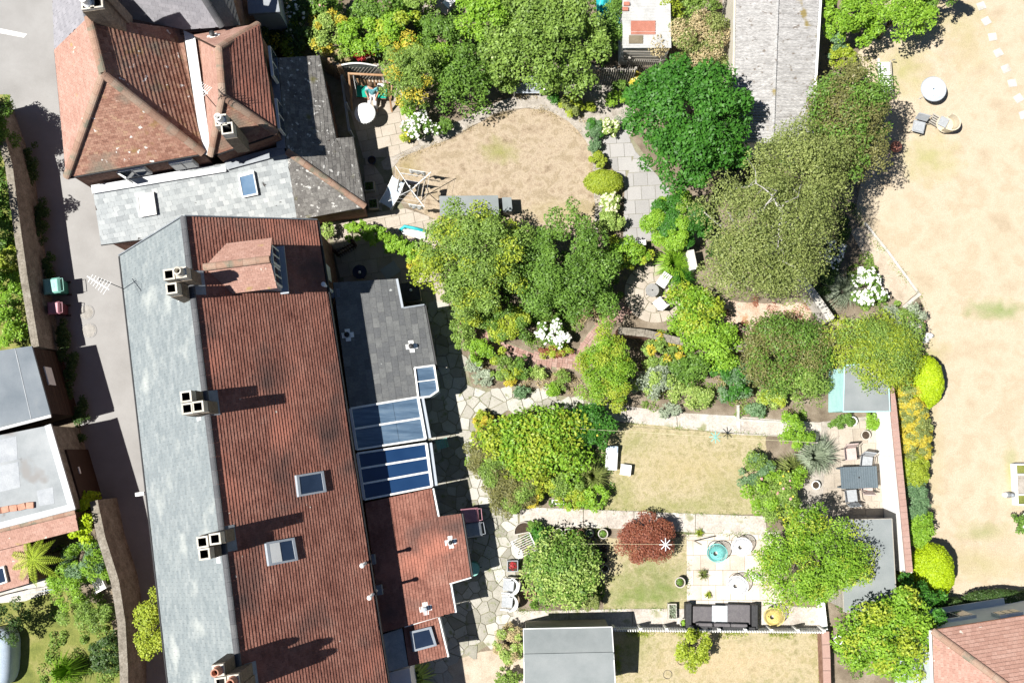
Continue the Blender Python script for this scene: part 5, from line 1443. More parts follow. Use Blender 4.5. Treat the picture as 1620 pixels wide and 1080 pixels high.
def round_table(label, px, py, r, z, m, leg='iron', name='garden_table', th=.03, rim=None):
    xf = at(px, py, 0, 0, z); t = root(name, label, 'table', xf)
    c = xf.translation
    MB().lathe((c.x, c.y, z), [(r, -th), (r, 0), (r * .97, .006)], 32).build('table_top', G[m], t)
    if rim: MB().tube([(c.x + r * math.cos(a * math.pi / 16), c.y + r * math.sin(a * math.pi / 16), z) for a in range(33)], .018, 6, False).build('rim', G[rim], t)
    for k in range(4):
        a = k * math.pi / 2 + .5; MB().tube([(c.x + r * .75 * math.cos(a), c.y + r * .75 * math.sin(a), 0), (c.x + r * .35 * math.cos(a), c.y + r * .35 * math.sin(a), z * .55), (c.x + r * .6 * math.cos(a), c.y + r * .6 * math.sin(a), z - th)], .018, 6).build('leg', G[leg], t)
    MB().lathe((c.x, c.y, z), [(.03, -th), (.03, .02), (.01, .022)], 10).build('parasol_hole', G['black_plastic'], t)
    return t
round_table('round grey stone topped table on the small round patio', 1032, 459, .28, .70, 'table_grey')
chair('white slatted chair above the round stone table', 1048, 446, R(-35), 'white_paint', 'iron', .42, .42, arms=False)
chair('white slatted chair below the round stone table', 1043, 480, R(-140), 'white_paint', 'iron', .42, .42, arms=False)
# wide lawn set
tb = round_table('large round glass table standing on the wide dry lawn', 1477, 141, .53, .73, 'table_glass', 'grey_paint', rim='grey_paint')
c = tb.location
mb = MB(); mb.add([(c.x - .48, c.y - .10, .745), (c.x - .15, c.y + .02, .745), (c.x + .15, c.y + .12, .75), (c.x + .42, c.y + .05, .745), (c.x + .40, c.y - .28, .745), (c.x + .1, c.y - .46, .745), (c.x - .3, c.y - .38, .745)], [(6, 5, 4, 3, 2, 1, 0)])
mb.build('tinted_leaf', G['pale_blue_cloth'], tb)
lt = thing('sun_lounger', 'white slatted sun lounger at the edge of the hawthorn on the wide lawn', 'lounger', at(1401, 125, 0, 0, .35).translation)
xf = at(1401, 122, R(2), 0, .35)
for k in range(14): mb = MB(xf); mb.box((0, .62 - k * .1, .33), (.44, .075, .025)); mb.build('slat', G['white_paint'], lt)
for s in (-1, 1):
    mb = MB(xf); mb.beam((s * .26, .72, .33), (s * .26, -.8, .33), .05, .07); mb.build('side_rail', G['timber_grey'], lt)
    for y in (.6, -.7): mb = MB(xf); mb.beam((s * .25, y, 0), (s * .25, y, .32), .05, .05); mb.build('leg', G['timber_grey'], lt)
mb = MB(xf); mb.box((-.34, .15, .52), (.05, 1.1, .36), 0, 0, R(-12)); mb.build('backrest', G['white_paint'], lt)
for s in (-.35, .35): mb = MB(xf); mb.beam((s, .74, .33), (s * 1.15, .70, .5), .04, .04); mb.build('arm', G['timber_grey'], lt)
chair('grey cushioned square chair half under the hawthorn on the lawn', 1453, 201, R(-15), 'pad_grey', 'iron', .52, .5, slat=False, arms=False, cushion='pad_grey')
# curved cane chair
xf = at(1495, 196, R(-28), 0, .4); t = root('cane_chair', 'round backed cane chair with grey cushion on the wide lawn', 'chair', xf)
mb = MB(xf)
for k in range(10):
    a0, a1 = -math.pi * .55 + math.pi * 1.1 * k / 10, -math.pi * .55 + math.pi * 1.1 * (k + 1) / 10
    q = [(.40 * math.cos(a) + .05, .34 * math.sin(a), .34) for a in (a0, a1)] + [(.44 * math.cos(a) + .08, .38 * math.sin(a), .82) for a in (a1, a0)]
    q2 = [(x * .9, y * .9, z) for x, y, z in q]
    mb.add(q + q2, [(0, 1, 2, 3), (7, 6, 5, 4), (3, 2, 6, 7), (0, 4, 5, 1)])
mb.build('curved_back', G['cane'], t)
mb = MB(xf); mb.lathe((.02, 0, .36), [(.36, -.03), (.37, 0), (.34, .03)], 20); mb.build('seat', G['cane'], t)
mb = MB(xf); mb.box((-.10, .02, .44), (.38, .42, .09)); mb.build('cushion', G['pad_grey'], t, bevel=.03)
for k in range(4):
    a = k * math.pi / 2 + .78; mb = MB(xf); mb.tube([(.30 * math.cos(a), .28 * math.sin(a), 0), (.27 * math.cos(a), .25 * math.sin(a), .36)], .018, 6); mb.build('leg', G['cane'], t)
for k in range(5): mb = MB(xf); mb.box((-.42, -.2 + k * .1, .3), (.42, .06, .02), 0, 0, R(8)); mb.build('footrest_slat', G['timber_grey'], t)
for s in (-.22, .22): mb = MB(xf); mb.tube([(-.60, s, 0), (-.56, s, .28)], .015, 6); mb.build('footrest_leg', G['timber_grey'], t)

# ---- slatted dining table and four chairs by the white wall
xf = at(1359, 755, R(2), 0, .74); t = root('dining_table', 'slate blue slatted dining table beside the white wall', 'table', xf)
for k in range(16): mb = MB(xf); mb.box((-.70 + k * .0935, 0, .73), (.086, .88, .028)); mb.build('slat', G['slate_blue'], t)
for s in (-1, 1):
    mb = MB(xf); mb.box((0, s * .40, .69), (1.44, .05, .05)); mb.build('rail', G['slate_blue'], t)
    for u in (-1, 1): mb = MB(xf); mb.box((u * .66, s * .38, .35), (.06, .06, .70)); mb.build('leg', G['slate_blue'], t)
mb = MB(xf); mb.lathe((.0, 0, .745), [(.035, 0), (.035, .015), (.01, .016)], 10); mb.build('parasol_hole', G['black_plastic'], t)
chair('pink padded chair above the slate blue table, nearest the grasses', 1345, 718, R(5), 'pink_seat', 'iron', .5, .5, slat=False)
chair('grey padded chair tucked above the slate blue table by the wall', 1370, 731, R(-8), 'pad_grey', 'iron', .5, .5, slat=False)
chair('pale padded chair below the slate blue table', 1346, 784, R(185), 'pad_grey', 'iron', .5, .5, slat=False)
chair('pink padded chair tucked in below the slate blue table by the wall', 1371, 767, R(178), 'pink_seat', 'iron', .48, .45, slat=False)

# ---- rattan corner sofa
xf = at(1141, 972, R(-1.5), 0, .45); t = root('rattan_sofa', 'black rattan corner sofa with dark cushions beside the picket fence', 'sofa', xf)
def sb(name, c, d, m, bev=.02): mb = MB(xf); mb.box(c, d); return mb.build(name, G[m], t, bevel=bev)
sb('base', (0, -.05, .15), (2.65, .72, .30), 'rattan')
sb('back_panel', (0, -.50, .36), (2.65, .16, .70), 'rattan')
sb('arm', (-1.33, -.08, .30), (.22, 1.0, .58), 'rattan')
sb('arm', (1.33, -.08, .30), (.24, 1.05, .58), 'rattan')
sb('seat_cushion', (-.72, -.02, .37), (.85, .66, .12), 'rattan_cushion', .04)
sb('seat_cushion', (.68, .03, .38), (1.0, .78, .13), 'rattan_cushion', .04)
sb('seat_cushion', (-.03, -.02, .36), (.52, .62, .11), 'rattan_cushion', .04)
sb('glass_top', (-.06, .0, .44), (.62, .72, .02), 'table_glass', 0)
for x in (-.72, 0, .68): sb('back_cushion', (x, -.37, .55), (.66, .14, .32), 'rattan_cushion', .04)
# ---- string tub chairs
def tub(label, px, py, ang, m, r=.40, hoop='iron'):
    xf = at(px, py, ang, 0, .45); t = root('string_chair', label, 'chair', xf, 'round string chairs on the pale patio')
    n = 24; mb = MB(xf)
    top = [(r * math.cos(2 * math.pi * k / n), r * .92 * math.sin(2 * math.pi * k / n), .52 + .20 * math.sin(2 * math.pi * k / n)) for k in range(n)]
    low = [(.09 * math.cos(2 * math.pi * k / n), .09 * math.sin(2 * math.pi * k / n) - .05, .30) for k in range(n)]
    mid = [tuple((a * .62 + b * .38) - (.05 if i == 2 else 0) for i, (a, b) in enumerate(zip(p, q))) for p, q in zip(top, low)]
    for k in range(n):
        mb.tube([top[k], mid[k], low[k]], .012, 5)
        mb.tube([tuple((a + b) / 2 for a, b in zip(top[k], top[(k + 1) % n])), tuple((a + b) / 2 for a, b in zip(mid[k], mid[(k + 1) % n])), low[k]], .012, 5)
    tag(mb.build('string_seat', G[m], t), kind='stuff')
    mb = MB(xf); mb.lathe((0, -.05, .29), [(.30, .10), (.24, .03), (.13, 0)], 24, False); mb.build('seat_shell', G[m], t)
    mb = MB(xf); mb.tube(top + [top[0]], .018, 6, False); mb.build('hoop', G[m], t)
    mb = MB(xf); mb.tube([(r * .95 * math.cos(2 * math.pi * k / 20) + .02, r * .8 * math.sin(2 * math.pi * k / 20) + .14, .02) for k in range(21)], .016, 6, False); mb.build('base_hoop', G[hoop], t)
    for k in range(4):
        a = math.pi / 4 + k * math.pi / 2
        mb = MB(xf); mb.tube([(r * .8 * math.cos(a) + .02, r * .7 * math.sin(a) + .14, .02), (.5 * r * math.cos(a), .5 * r * math.sin(a), .38)], .012, 5); mb.build('leg', G[hoop], t)
tub('teal string tub chair on the pale patio', 1134, 874, R(-35), 'teal_string')
tub('white string tub chair at the top right of the pale patio', 1173, 864, R(-20), 'white_string')
tub('white string tub chair above the black sofa', 1166, 926, R(-50), 'white_string', .42)
tub('yellow string tub chair to the right of the black sofa', 1224, 975, R(-40), 'yellow_string', .40)
xf = at(1197, 913, 0, 0, .2); t = root('watering_can', 'white watering can beside the white string chair on the patio', 'watering can', xf)
mb = MB(xf); mb.lathe((0, 0, 0), [(.15, 0), (.16, .05), (.14, .24), (.06, .27)], 18); mb.build('body', G['white_plastic'], t, smooth=True)
mb = MB(xf); mb.tube([(.12, .02, .06), (.3, .08, .26)], [.03, .015], 8); mb.build('spout', G['white_plastic'], t)
mb = MB(xf); mb.tube([(-.13, 0, .08), (-.24, -.03, .2), (-.08, 0, .3), (.04, 0, .26)], .014, 6); mb.build('handle', G['white_plastic'], t)

# ---- sun bed and box on the middle lawn
xf = at(968, 724, R(-4), 0, .4); t = root('sun_bed', 'white padded sun bed on the middle lawn beside the shrubs', 'sun bed', xf)
mb = MB(xf); mb.box((0, 0, .32), (.50, 1.0, .10)); mb.build('mattress', G['canvas_white'], t, bevel=.04)
mb = MB(xf); mb.box((0, .36, .42), (.46, .28, .10), 0, R(14)); mb.build('pillow', G['pale_blue_cloth'], t, bevel=.04)
for s in (-1, 1):
    for y in (-.42, .42): mb = MB(xf); mb.beam((s * .21, y, 0), (s * .21, y, .28), .04, .04); mb.build('leg', G['white_paint'], t)
xf = at(990, 743, R(-8), 0, .35); t = root('side_table', 'small white box table beside the sun bed', 'table', xf)
mb = MB(xf); mb.box((0, 0, .36), (.44, .44, .03)); mb.build('table_top', G['white_paint'], t, bevel=.006)
for sx in (-1, 1):
    for sy in (-1, 1): mb = MB(xf); mb.beam((sx * .19, sy * .19, 0), (sx * .19, sy * .19, .345), .04, .04); mb.build('leg', G['white_paint'], t)
# ---- two white tub armchairs on the crazy paving
for (x, y, lb) in ((806, 926, 'white moulded armchair, the upper of two on the crazy paving'), (804, 952, 'white moulded armchair, the lower of two on the crazy paving')):
    xf = at(x, y, R(-96), 0, .35); t = root('armchair', lb, 'chair', xf, 'white armchairs on the crazy paving')
    mb = MB(xf); mb.box((0, -.04, .38), (.42, .44, .06)); mb.build('seat', G['pad_grey'], t, bevel=.02)
    mb = MB(xf)
    for k in range(12):
        a0, a1 = math.pi * k / 12, math.pi * (k + 1) / 12
        o_ = [(.31 * math.cos(a), .30 * math.sin(a) + .02, .36) for a in (a0, a1)] + [(.34 * math.cos(a), .35 * math.sin(a) + .05, .62 + .2 * math.sin(a)) for a in (a1, a0)]
        i_ = [(p[0] * .87, p[1] * .87, p[2]) for p in o_]
        mb.add(o_ + i_, [(0, 1, 2, 3), (7, 6, 5, 4), (3, 2, 6, 7), (0, 4, 5, 1)])
    mb.build('shell_back', G['white_plastic'], t)
    for s in (-1, 1):
        mb = MB(xf); mb.box((s * .28, -.12, .52), (.06, .34, .28)); mb.build('arm', G['white_plastic'], t, bevel=.02)
        for v in (-.2, .22): mb = MB(xf); mb.tube([(s * .24, v, 0), (s * .22, v, .36)], .02, 6); mb.build('leg', G['white_plastic'], t)
# ---- drying rack
xf = at(829, 862, R(25), 0, .6); t = root('drying_rack', 'white folding airer standing open by the round bush', 'airer', xf)
for k in range(9): mb = MB(xf); mb.tube([(-.42, -.36 + k * .09, .85), (.42, -.36 + k * .09, .85)], .009, 5); mb.build('rod', G['white_plastic'], t)
for s in (-1, 1):
    mb = MB(xf); mb.tube([(s * .42, -.38, .85), (s * .42, .38, .85)], .013, 6); mb.build('side_bar', G['white_plastic'], t)
    mb = MB(xf); mb.tube([(s * .40, -.34, 0), (s * .40, .25, .85)], .013, 6); mb.build('leg', G['white_plastic'], t)
    mb = MB(xf); mb.tube([(s * .38, .34, 0), (s * .38, -.25, .85)], .013, 6); mb.build('leg', G['white_plastic'], t)
# ---- pots and tubs
def pot(label, px, py, r, h, m, plantm=None, cat='plant pot', square=False, lw=.14, group='pots along the small lawn', name='plant_pot', leaf=.07):
    xf = at(px, py, 0, 0, h); t = root(name, label, cat, xf, group); c = xf.translation
    if square:
        mb = MB(xf)
        for sx, sy, a, b in ((-1, 0, .03, 2 * r), (1, 0, .03, 2 * r), (0, -1, 2 * r - .062, .03), (0, 1, 2 * r - .062, .03)): mb.box((sx * (r - .015), sy * (r - .015), h / 2), (a, b, h))
        mb.build('pot', G[m], t); mb = MB(xf); mb.box((0, 0, h * .43), (2 * r - .064, 2 * r - .064, h * .86)); mb.build('compost', G['compost'], t)
    else:
        MB().lathe((c.x, c.y, 0), [(r * .72, 0), (r * .94, h * .85), (r * 1.04, h * .86), (r * 1.04, h), (r * .86, h), (r * .84, h * .8)], 22, False).build('pot', G[m], t)
        MB().lathe((c.x, c.y, 0), [(r * .7, .01), (r * .86, h * .82), (.01, h * .86)], 18).build('compost', G['compost'], t)
    if plantm:
        n = 110; d = unit(n, 0); p = np.array([c.x, c.y, h * .85]) + d * np.array([r * .85, r * .85, lw]) * rng.uniform(.2, 1, (n, 1))
        Vv, Fq = leaf_quads(p, d * .5 + np.array([0, 0, .7]), leaf); link('leaves', np_mesh('leaves', Vv, Fq), G[plantm], t)
    return t
pot('round stone pot at the left end of the row above the round bush', 883, 842, .18, .3, 'stone_pot', 'l_green')
pot('square stone pot in the row above the round bush', 900, 843, .17, .3, 'stone_pot', 'l_yellow', square=True)
pot('terracotta pot in the row above the round bush', 919, 843, .15, .28, 'terracotta', 'l_green', lw=.06)
pot('grey stone pot between the terracotta pot and the lawn corner', 933, 843, .16, .3, 'stone_pot', 'l_blue', lw=.07)
pot('wide stone pot with low green leaves at the corner of the small lawn', 954, 844, .20, .36, 'stone_pot', 'l_green', lw=.06)
pot('empty dark pot in the shade of the round bush, upper of three', 955, 868, .16, .2, 'dark_pot')
pot('tiny dark pot in the shade of the round bush, middle of three', 957, 885, .10, .16, 'dark_pot')
pot('pale rimmed pot in the shade of the round bush, lower of three', 957, 899, .15, .2, 'stone_pot')
pot('pale ring topped pot standing on the small lawn', 1076, 921, .21, .42, 'stone_pot', 'l_green', lw=.05)
pot('pale pot full of green leaves beside the stone trough', 1082, 985, .17, .3, 'stone_pot', 'l_bright')
pot('tall terracotta pot beside the lower white armchair', 840, 941, .20, .5, 'terracotta', group='pots on the terrace')
pot('square grey planter with red flowers above the white armchairs', 811, 895, .22, .4, 'bin_grey_lid', 'l_crimson', square=True, lw=.1, group='pots on the terrace')
pot('white stone pot with green centre below the aqua shed', 1349, 666, .19, .34, 'white_render', 'l_green', lw=.04, group='pots by the white wall')
pot('pale stone pot of bare soil beside the white wall', 1370, 688, .19, .34, 'stone_pot', group='pots by the white wall')
pot('round white pot at the end of the rose bed', 1291, 767, .17, .3, 'white_render', group='pots by the white wall')
pot('white rimmed tub full of dark water beside the low brick wall', 1327, 1012, .17, .4, 'white_plastic', group='pots by the low brick wall')
pot('curved stone tub at the corner of the crazy paving', 757, 662, .22, .36, 'stone_pot', 'l_gold', lw=.1, group='pots on the terrace')
pot('blue plastic tub behind the flint wall near the workshop', 43, 522, .26, .5, 'navy_cloth', group='pots on the terrace')
pot('blue bucket in the annexe shadow', 588, 253, .17, .3, 'navy_cloth', group='pots on the terrace')
# half barrel
xf = at(829, 838, R(10), 0, .3); t = root('half_barrel', 'half round planter of soil at the corner of the middle path', 'planter', xf)
pts = [(.40 * math.cos(math.pi * k / 12), .40 * math.sin(math.pi * k / 12) - .1) for k in range(13)]
mb = MB(xf); mb.prism(pts, 0, .26); mb.build('compost', G['compost'], t)
mb = MB(xf)
for k in range(12):
    a, b = pts[k], pts[k + 1]; mb.prism([a, b, (b[0] * 1.09, b[1] * 1.09), (a[0] * 1.09, a[1] * 1.09)], 0, .32)
mb.prism([pts[0], pts[12], (pts[12][0], pts[12][1] - .04), (pts[0][0], pts[0][1] - .04)], 0, .32); mb.build('rim', G['stone_pot'], t)
def trough(label, px, py, w_, d_, h_, m, ang=0.0, plantm=None):
    xf = at(px, py, ang, 0, h_); t = root('trough', label, 'planter', xf)
    mb = MB(xf)
    for sx, sy, a, b in ((-1, 0, .04, d_), (1, 0, .04, d_), (0, -1, w_ - .082, .04), (0, 1, w_ - .082, .04)): mb.box((sx * (w_ / 2 - .02), sy * (d_ / 2 - .02), h_ / 2), (a, b, h_))
    mb.build('trough_wall', G[m], t); mb = MB(xf); mb.box((0, 0, h_ * .42), (w_ - .084, d_ - .084, h_ * .84)); mb.build('compost', G['compost'], t)
    if plantm:
        c = xf.translation; n = 160; p = np.stack([c.x + rng.uniform(-.4, .4, n) * w_, c.y + rng.uniform(-.4, .4, n) * d_, h_ * .85 + rng.uniform(0, .1, n)], 1)
        Vv, Fq = leaf_quads(p, rng.normal(size=(n, 3)) * .5 + np.array([0, 0, .8]), .07); link('leaves', np_mesh('leaves', Vv, Fq), G[plantm], t)
trough('pale stone trough standing left of the black sofa', 1064, 967, .34, .62, .34, 'stone_pot', 0, 'l_grey')
trough('small white trough at the edge of the middle path below the shrubs', 883, 794, .52, .18, .2, 'white_plastic', R(-4))
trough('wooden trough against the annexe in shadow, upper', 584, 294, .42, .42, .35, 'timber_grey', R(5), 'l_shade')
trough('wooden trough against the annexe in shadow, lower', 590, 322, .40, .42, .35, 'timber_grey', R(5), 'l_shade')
xf = at(911, 740, R(20), 0, .15); t = root('old_tyre', 'old grey tyre used as a planter among the shrubs', 'tyre', xf)
mb = MB(xf); mb.tube([(.22 * math.cos(k * math.pi / 12), .22 * math.sin(k * math.pi / 12), .12) for k in range(25)], .085, 10, False); mb.build('tyre_ring', G['pad_grey'], t, smooth=True)
mb = MB(xf); mb.lathe((0, 0, .02), [(.2, 0), (.18, .06), (.02, .1)], 16); mb.build('compost', G['compost'], t)
xf = at(835, 793, R(-15), 0, .2); t = root('wheelbarrow_pan', 'black rubber trug at the edge of the middle path', 'trug', xf)
mb = MB(xf); mb.lathe((0, 0, 0), [(.16, 0), (.22, .24), (.25, .26), (.21, .24), (.15, .04)], 20, False); mb.build('bowl', G['black_plastic'], t)
mb = MB(xf); mb.tube([(-.22, 0, .25), (-.28, 0, .33), (-.2, .06, .36)], .014, 6); mb.build('handle', G['black_plastic'], t)
# water butt by the tiled extension
xf = at(748, 900, 0, 0, .9); t = root('water_butt', 'teal water butt at the corner of the tiled extension', 'water butt', xf)
mb = MB(xf); mb.lathe((0, 0, 0), [(.22, 0), (.27, .3), (.28, .6), (.25, .92)], 22); mb.build('barrel', G['bin_green'], t, smooth=True)
mb = MB(xf); mb.lathe((0, 0, .92), [(.27, 0), (.27, .03), (.05, .06)], 22); mb.build('lid', G['bin_green_lid'], t)
mb = MB(xf); mb.tube([(.24, 0, .15), (.33, 0, .14)], .02, 6); mb.build('tap', G['black_plastic'], t)
# slatted stool outside the conservatory
chair('green slatted folding chair outside the conservatories', 698, 702, R(-75), 'bin_green_lid', 'iron', .4, .4, arms=False)
# ---- benches
def bench(label, px, py, ang, m, w_=1.2):
    xf = at(px, py, ang, 0, .45); t = root('bench', label, 'bench', xf)
    for k in range(5): mb = MB(xf); mb.box((0, -.2 + k * .095, .43), (w_, .07, .025)); mb.build('seat_slat', G[m], t)
    for k in range(3): mb = MB(xf); mb.box((0, .30 + k * .02, .56 + k * .13), (w_, .025, .08)); mb.build('back_slat', G[m], t)
    for s in (-1, 1):
        mb = MB(xf); mb.beam((s * w_ * .48, -.2, 0), (s * w_ * .48, -.2, .62), .06, .06); mb.build('leg', G['white_paint'], t)
        mb = MB(xf); mb.beam((s * w_ * .48, .28, 0), (s * w_ * .48, .34, .9), .06, .06); mb.build('leg', G['white_paint'], t)
        mb = MB(xf); mb.beam((s * w_ * .48, -.24, .63), (s * w_ * .48, .32, .63), .07, .04); mb.build('arm', G['white_paint'], t)
bench('grey slatted bench with white arms under the white rose by the curved path', 834, 139, R(0), 'grey_paint', 1.15)
bench('white garden bench among the shrubs at the lower left', 152, 914, R(-62), 'white_paint', 1.1)

# ---- swing seat, parasol and the person sitting there
xs = at(590, 152, R(-3), 0, 0); sw = root('swing_seat', 'timber garden swing seat with green cushions by the lattice fence', 'swing seat', xs)
MB(xs).tube([(-.78, .30, 1.75), (.78, .30, 1.75)], .05, 8).build('top_beam', G['timber_orange'], sw)
for s in (-1, 1):
    for y in (-.65, .62): MB(xs).beam((s * .78, .30, 1.78), (s * .86, y, 0), .07, .09).build('frame_leg', G['timber_orange'], sw)
    MB(xs).beam((s * .84, -.42, .45), (s * .84, .50, .45), .05, .08).build('frame_rail', G['timber_orange'], sw)
    for y in (-.22, .28): MB(xs).tube([(s * .60, y, .48), (s * .62, .30, 1.72)], .012, 5).build('hanging_rope', G['white_plastic'], sw)
for k in range(6): MB(xs).box((0, -.22 + k * .095, .42), (1.25, .075, .03)).build('seat_slat', G['timber_orange'], sw)
for k in range(9): MB(xs).box((-.56 + k * .14, .34, .70), (.07, .03, .52), 0, R(-12)).build('back_slat', G['timber_orange'], sw)
for x in (-.40, .42): MB(xs).box((x, .0, .49), (.48, .50, .09)).build('seat_cushion', G['cushion_green'], sw, bevel=.03)
tag(MB(xs).box((.44, .20, .64), (.34, .14, .34), 0, R(-20)).build('pillow', G['canvas_white'], None, bevel=.05), 'white pillow leaning in the corner of the swing seat', 'pillow')

xp = at(577, 178, 0, 0, .95); pr = root('parasol', 'small round white fringed parasol by the swing seat', 'parasol', xp)
n = 24; mb = MB(xp)
rim = [(.44 * math.cos(2 * math.pi * k / n), .44 * math.sin(2 * math.pi * k / n), .88) for k in range(n)]
mid = [(.26 * math.cos(2 * math.pi * k / n), .26 * math.sin(2 * math.pi * k / n), 1.0) for k in range(n)]
mb.add(rim + mid + [(0, 0, 1.06)], [(k, (k + 1) % n, n + (k + 1) % n, n + k) for k in range(n)] + [(n + k, n + (k + 1) % n, 2 * n) for k in range(n)]); mb.build('canopy', G['canvas_white'], pr, smooth=True)
mb = MB(xp)
for k in range(n):
    a, b = rim[k], rim[(k + 1) % n]; am = ((a[0] + b[0]) / 2 * 1.05, (a[1] + b[1]) / 2 * 1.05, .76)
    mb.add([a, b, am], [(0, 1, 2)])
mb.build('valance', G['canvas_white'], pr)
MB(xp).tube([(0, 0, 0), (0, 0, 1.08)], .02, 8).build('pole', G['timber_orange'], pr)
MB(xp).lathe((0, 0, 0), [(.2, 0), (.2, .05), (.04, .08)], 16).build('base', G['dark_pot'], pr)

def skinned(name, verts, edges, radii, m, parent, sub=2):
    me = bpy.data.meshes.new(name); me.from_pydata(verts, edges, []); me.update()
    o = link(name, me, G[m], parent)
    o.modifiers.new('skin', 'SKIN').use_smooth_shade = True
    sd_ = me.skin_vertices[0].data
    for i, r in enumerate(radii): sd_[i].radius = (r, r)
    sd_[0].use_root = True
    o.modifiers.new('sub', 'SUBSURF').levels = sub; o.modifiers['sub'].render_levels = sub
    return o
pc_ = at(590, 150, R(-3), 0, .5)
pe = root('person', 'person in a teal checked top and pale trousers sitting on the swing seat', 'person', pc_)
W_ = lambda v: tuple(pc_ @ Vector(v))
bv = [(0, .02, .60), (0, .06, .80), (0, .13, 1.02), (0, .17, 1.10), (0, .16, 1.17), (0, .15, 1.26), (0, .15, 1.36),     # 0 pelvis .. 6 head top
      (-.19, .12, 1.02), (-.27, .0, .80), (-.17, -.18, .70), (.19, .12, 1.02), (.27, .0, .80), (.17, -.18, .70),              # arms 7-12
      (-.10, .0, .58), (-.12, -.42, .56), (-.12, -.50, .14), (-.12, -.64, .06), (.10, .0, .58), (.13, -.42, .56), (.15, -.48, .14), (.16, -.62, .06)]
be = [(0, 1), (1, 2), (2, 3), (3, 4), (4, 5), (5, 6), (2, 7), (7, 8), (8, 9), (2, 10), (10, 11), (11, 12), (0, 13), (13, 14), (14, 15), (15, 16), (0, 17), (17, 18), (18, 19), (19, 20)]
br = [.13, .12, .12, .055, .06, .09, .06, .06, .042, .03, .06, .042, .03, .085, .065, .045, .04, .085, .065, .045, .04]
hv, he, hr = [], [], []
for hand, s in ((9, -1), (12, 1)):
    bx_, by_, bz_ = bv[hand]
    pi_ = len(bv); bv.append((bx_ - s * .02, by_ - .07, bz_ - .02)); be.append((hand, pi_)); br.append(.03)
    for f_, (dx, dl) in enumerate(((-.027, .062), (-.009, .072), (.009, .068), (.027, .052))):
        k1 = len(bv); bv.append((bx_ - s * .02 + dx, by_ - .07 - dl * .6, bz_ - .02)); be.append((pi_, k1)); br.append(.0085)
        bv.append((bx_ - s * .02 + dx, by_ - .07 - dl, bz_ - .04)); be.append((k1, k1 + 1)); br.append(.0075)
    k1 = len(bv); bv.append((bx_ - s * .065, by_ - .06, bz_ - .01)); be.append((pi_, k1)); br.append(.0095)
skinned('body', [W_(v) for v in bv], be, br, 'skin', pe)
skinned('shirt', [W_(v) for v in [bv[0], bv[1], bv[2], bv[7], (-.25, .03, .86), bv[10], (.25, .03, .86)]], [(0, 1), (1, 2), (2, 3), (3, 4), (2, 5), (5, 6)], [.165, .155, .155, .085, .07, .085, .07], 'teal_check', pe)
skinned('trousers', [W_(v) for v in [(0, .02, .58), bv[13], bv[14], bv[15], bv[17], bv[18], bv[19]]], [(0, 1), (1, 2), (2, 3), (0, 4), (4, 5), (5, 6)], [.15, .11, .085, .062, .11, .085, .062], 'pale_trouser', pe)
for s, i in ((-1, 16), (1, 20)):
    v = bv[i]; MB(pc_).box((v[0], v[1] + .03, .05), (.09, .25, .09)).build('shoe', G['shoe'], pe, bevel=.03)
MB(pc_).lathe((0, .165, 1.24), [(.10, 0), (.112, .06), (.10, .12), (.06, .155), (.01, .165)], 16).build('hair', G['hair_brown'], pe, smooth=True)
mb = MB(pc_); mb.box((0, .045, 1.245), (.022, .04, .045)); mb.build('nose', G['skin'], pe, bevel=.008)
for s in (-1, 1):
    mb = MB(pc_); mb.box((s * .032, .062, 1.272), (.02, .012, .01)); mb.build('eye', G['soot'], pe)
    mb = MB(pc_); mb.box((s * .092, .15, 1.255), (.016, .035, .055)); mb.build('ear', G['skin'], pe, bevel=.006)
mb = MB(pc_); mb.box((0, .062, 1.212), (.045, .012, .008)); mb.build('mouth', G['petal_pink'], pe)

# ---- rotary dryer with washing
xd = at(655, 312, R(35), 0, 0); rd = root('rotary_dryer', 'rotary clothes dryer hung with white and navy washing', 'clothes dryer', xd)
MB(xd).tube([(0, 0, 0), (0, 0, 1.9)], .025, 8).build('pole', G['white_plastic'], rd)
for k in range(4):
    a = k * math.pi / 2; MB(xd).tube([(0, 0, 1.25), (1.05 * math.cos(a), 1.05 * math.sin(a), 1.8)], .016, 6).build('arm', G['white_plastic'], rd)
for rr in (.45, .75, 1.0):
    pts = [(rr * math.cos(k * math.pi / 2), rr * math.sin(k * math.pi / 2), 1.25 + .55 * rr / 1.05) for k in range(5)]
    MB(xd).tube(pts, .005, 4, False).build('line', G['white_plastic'], rd)
def cloth(name, label, a, b, hgt, m, wob=.05):
    """hanging cloth between two points of a line"""
    A, B = Vector(a), Vector(b); nx, nz = 8, 6; vs = []
    sdv = (B - A).cross(Vector((0, 0, 1))).normalized()
    for j in range(nz + 1):
        for i in range(nx + 1):
            p = A.lerp(B, i / nx) + Vector((0, 0, -hgt * j / nz)) + sdv * (wob * math.sin(i * 1.9 + j * .6) * j / nz)
            vs.append(p)
    fs = [(j * (nx + 1) + i, j * (nx + 1) + i + 1, (j + 1) * (nx + 1) + i + 1, (j + 1) * (nx + 1) + i) for j in range(nz) for i in range(nx)]
    o = MB(xd).add(vs, fs).build(name, G[m], None, smooth=True)
    o.modifiers.new('thickness', 'SOLIDIFY').thickness = .01
    return tag(o, label, 'washing', 'washing on the rotary dryer')
q = lambda k, rr, t=0.0: Vector((rr * math.cos(k * math.pi / 2), rr * math.sin(k * math.pi / 2), 1.25 + .55 * rr / 1.05)).lerp(Vector((rr * math.cos((k + 1) * math.pi / 2), rr * math.sin((k + 1) * math.pi / 2), 1.25 + .55 * rr / 1.05)), t)
cloth('sheet', 'white towel hanging on the upper side of the rotary dryer', q(0, 1.0, .15), q(0, 1.0, .62), .55, 'canvas_white')
cloth('sheet', 'white shirt hanging near the pole of the rotary dryer', q(1, .75, .2), q(1, .75, .7), .5, 'canvas_white')
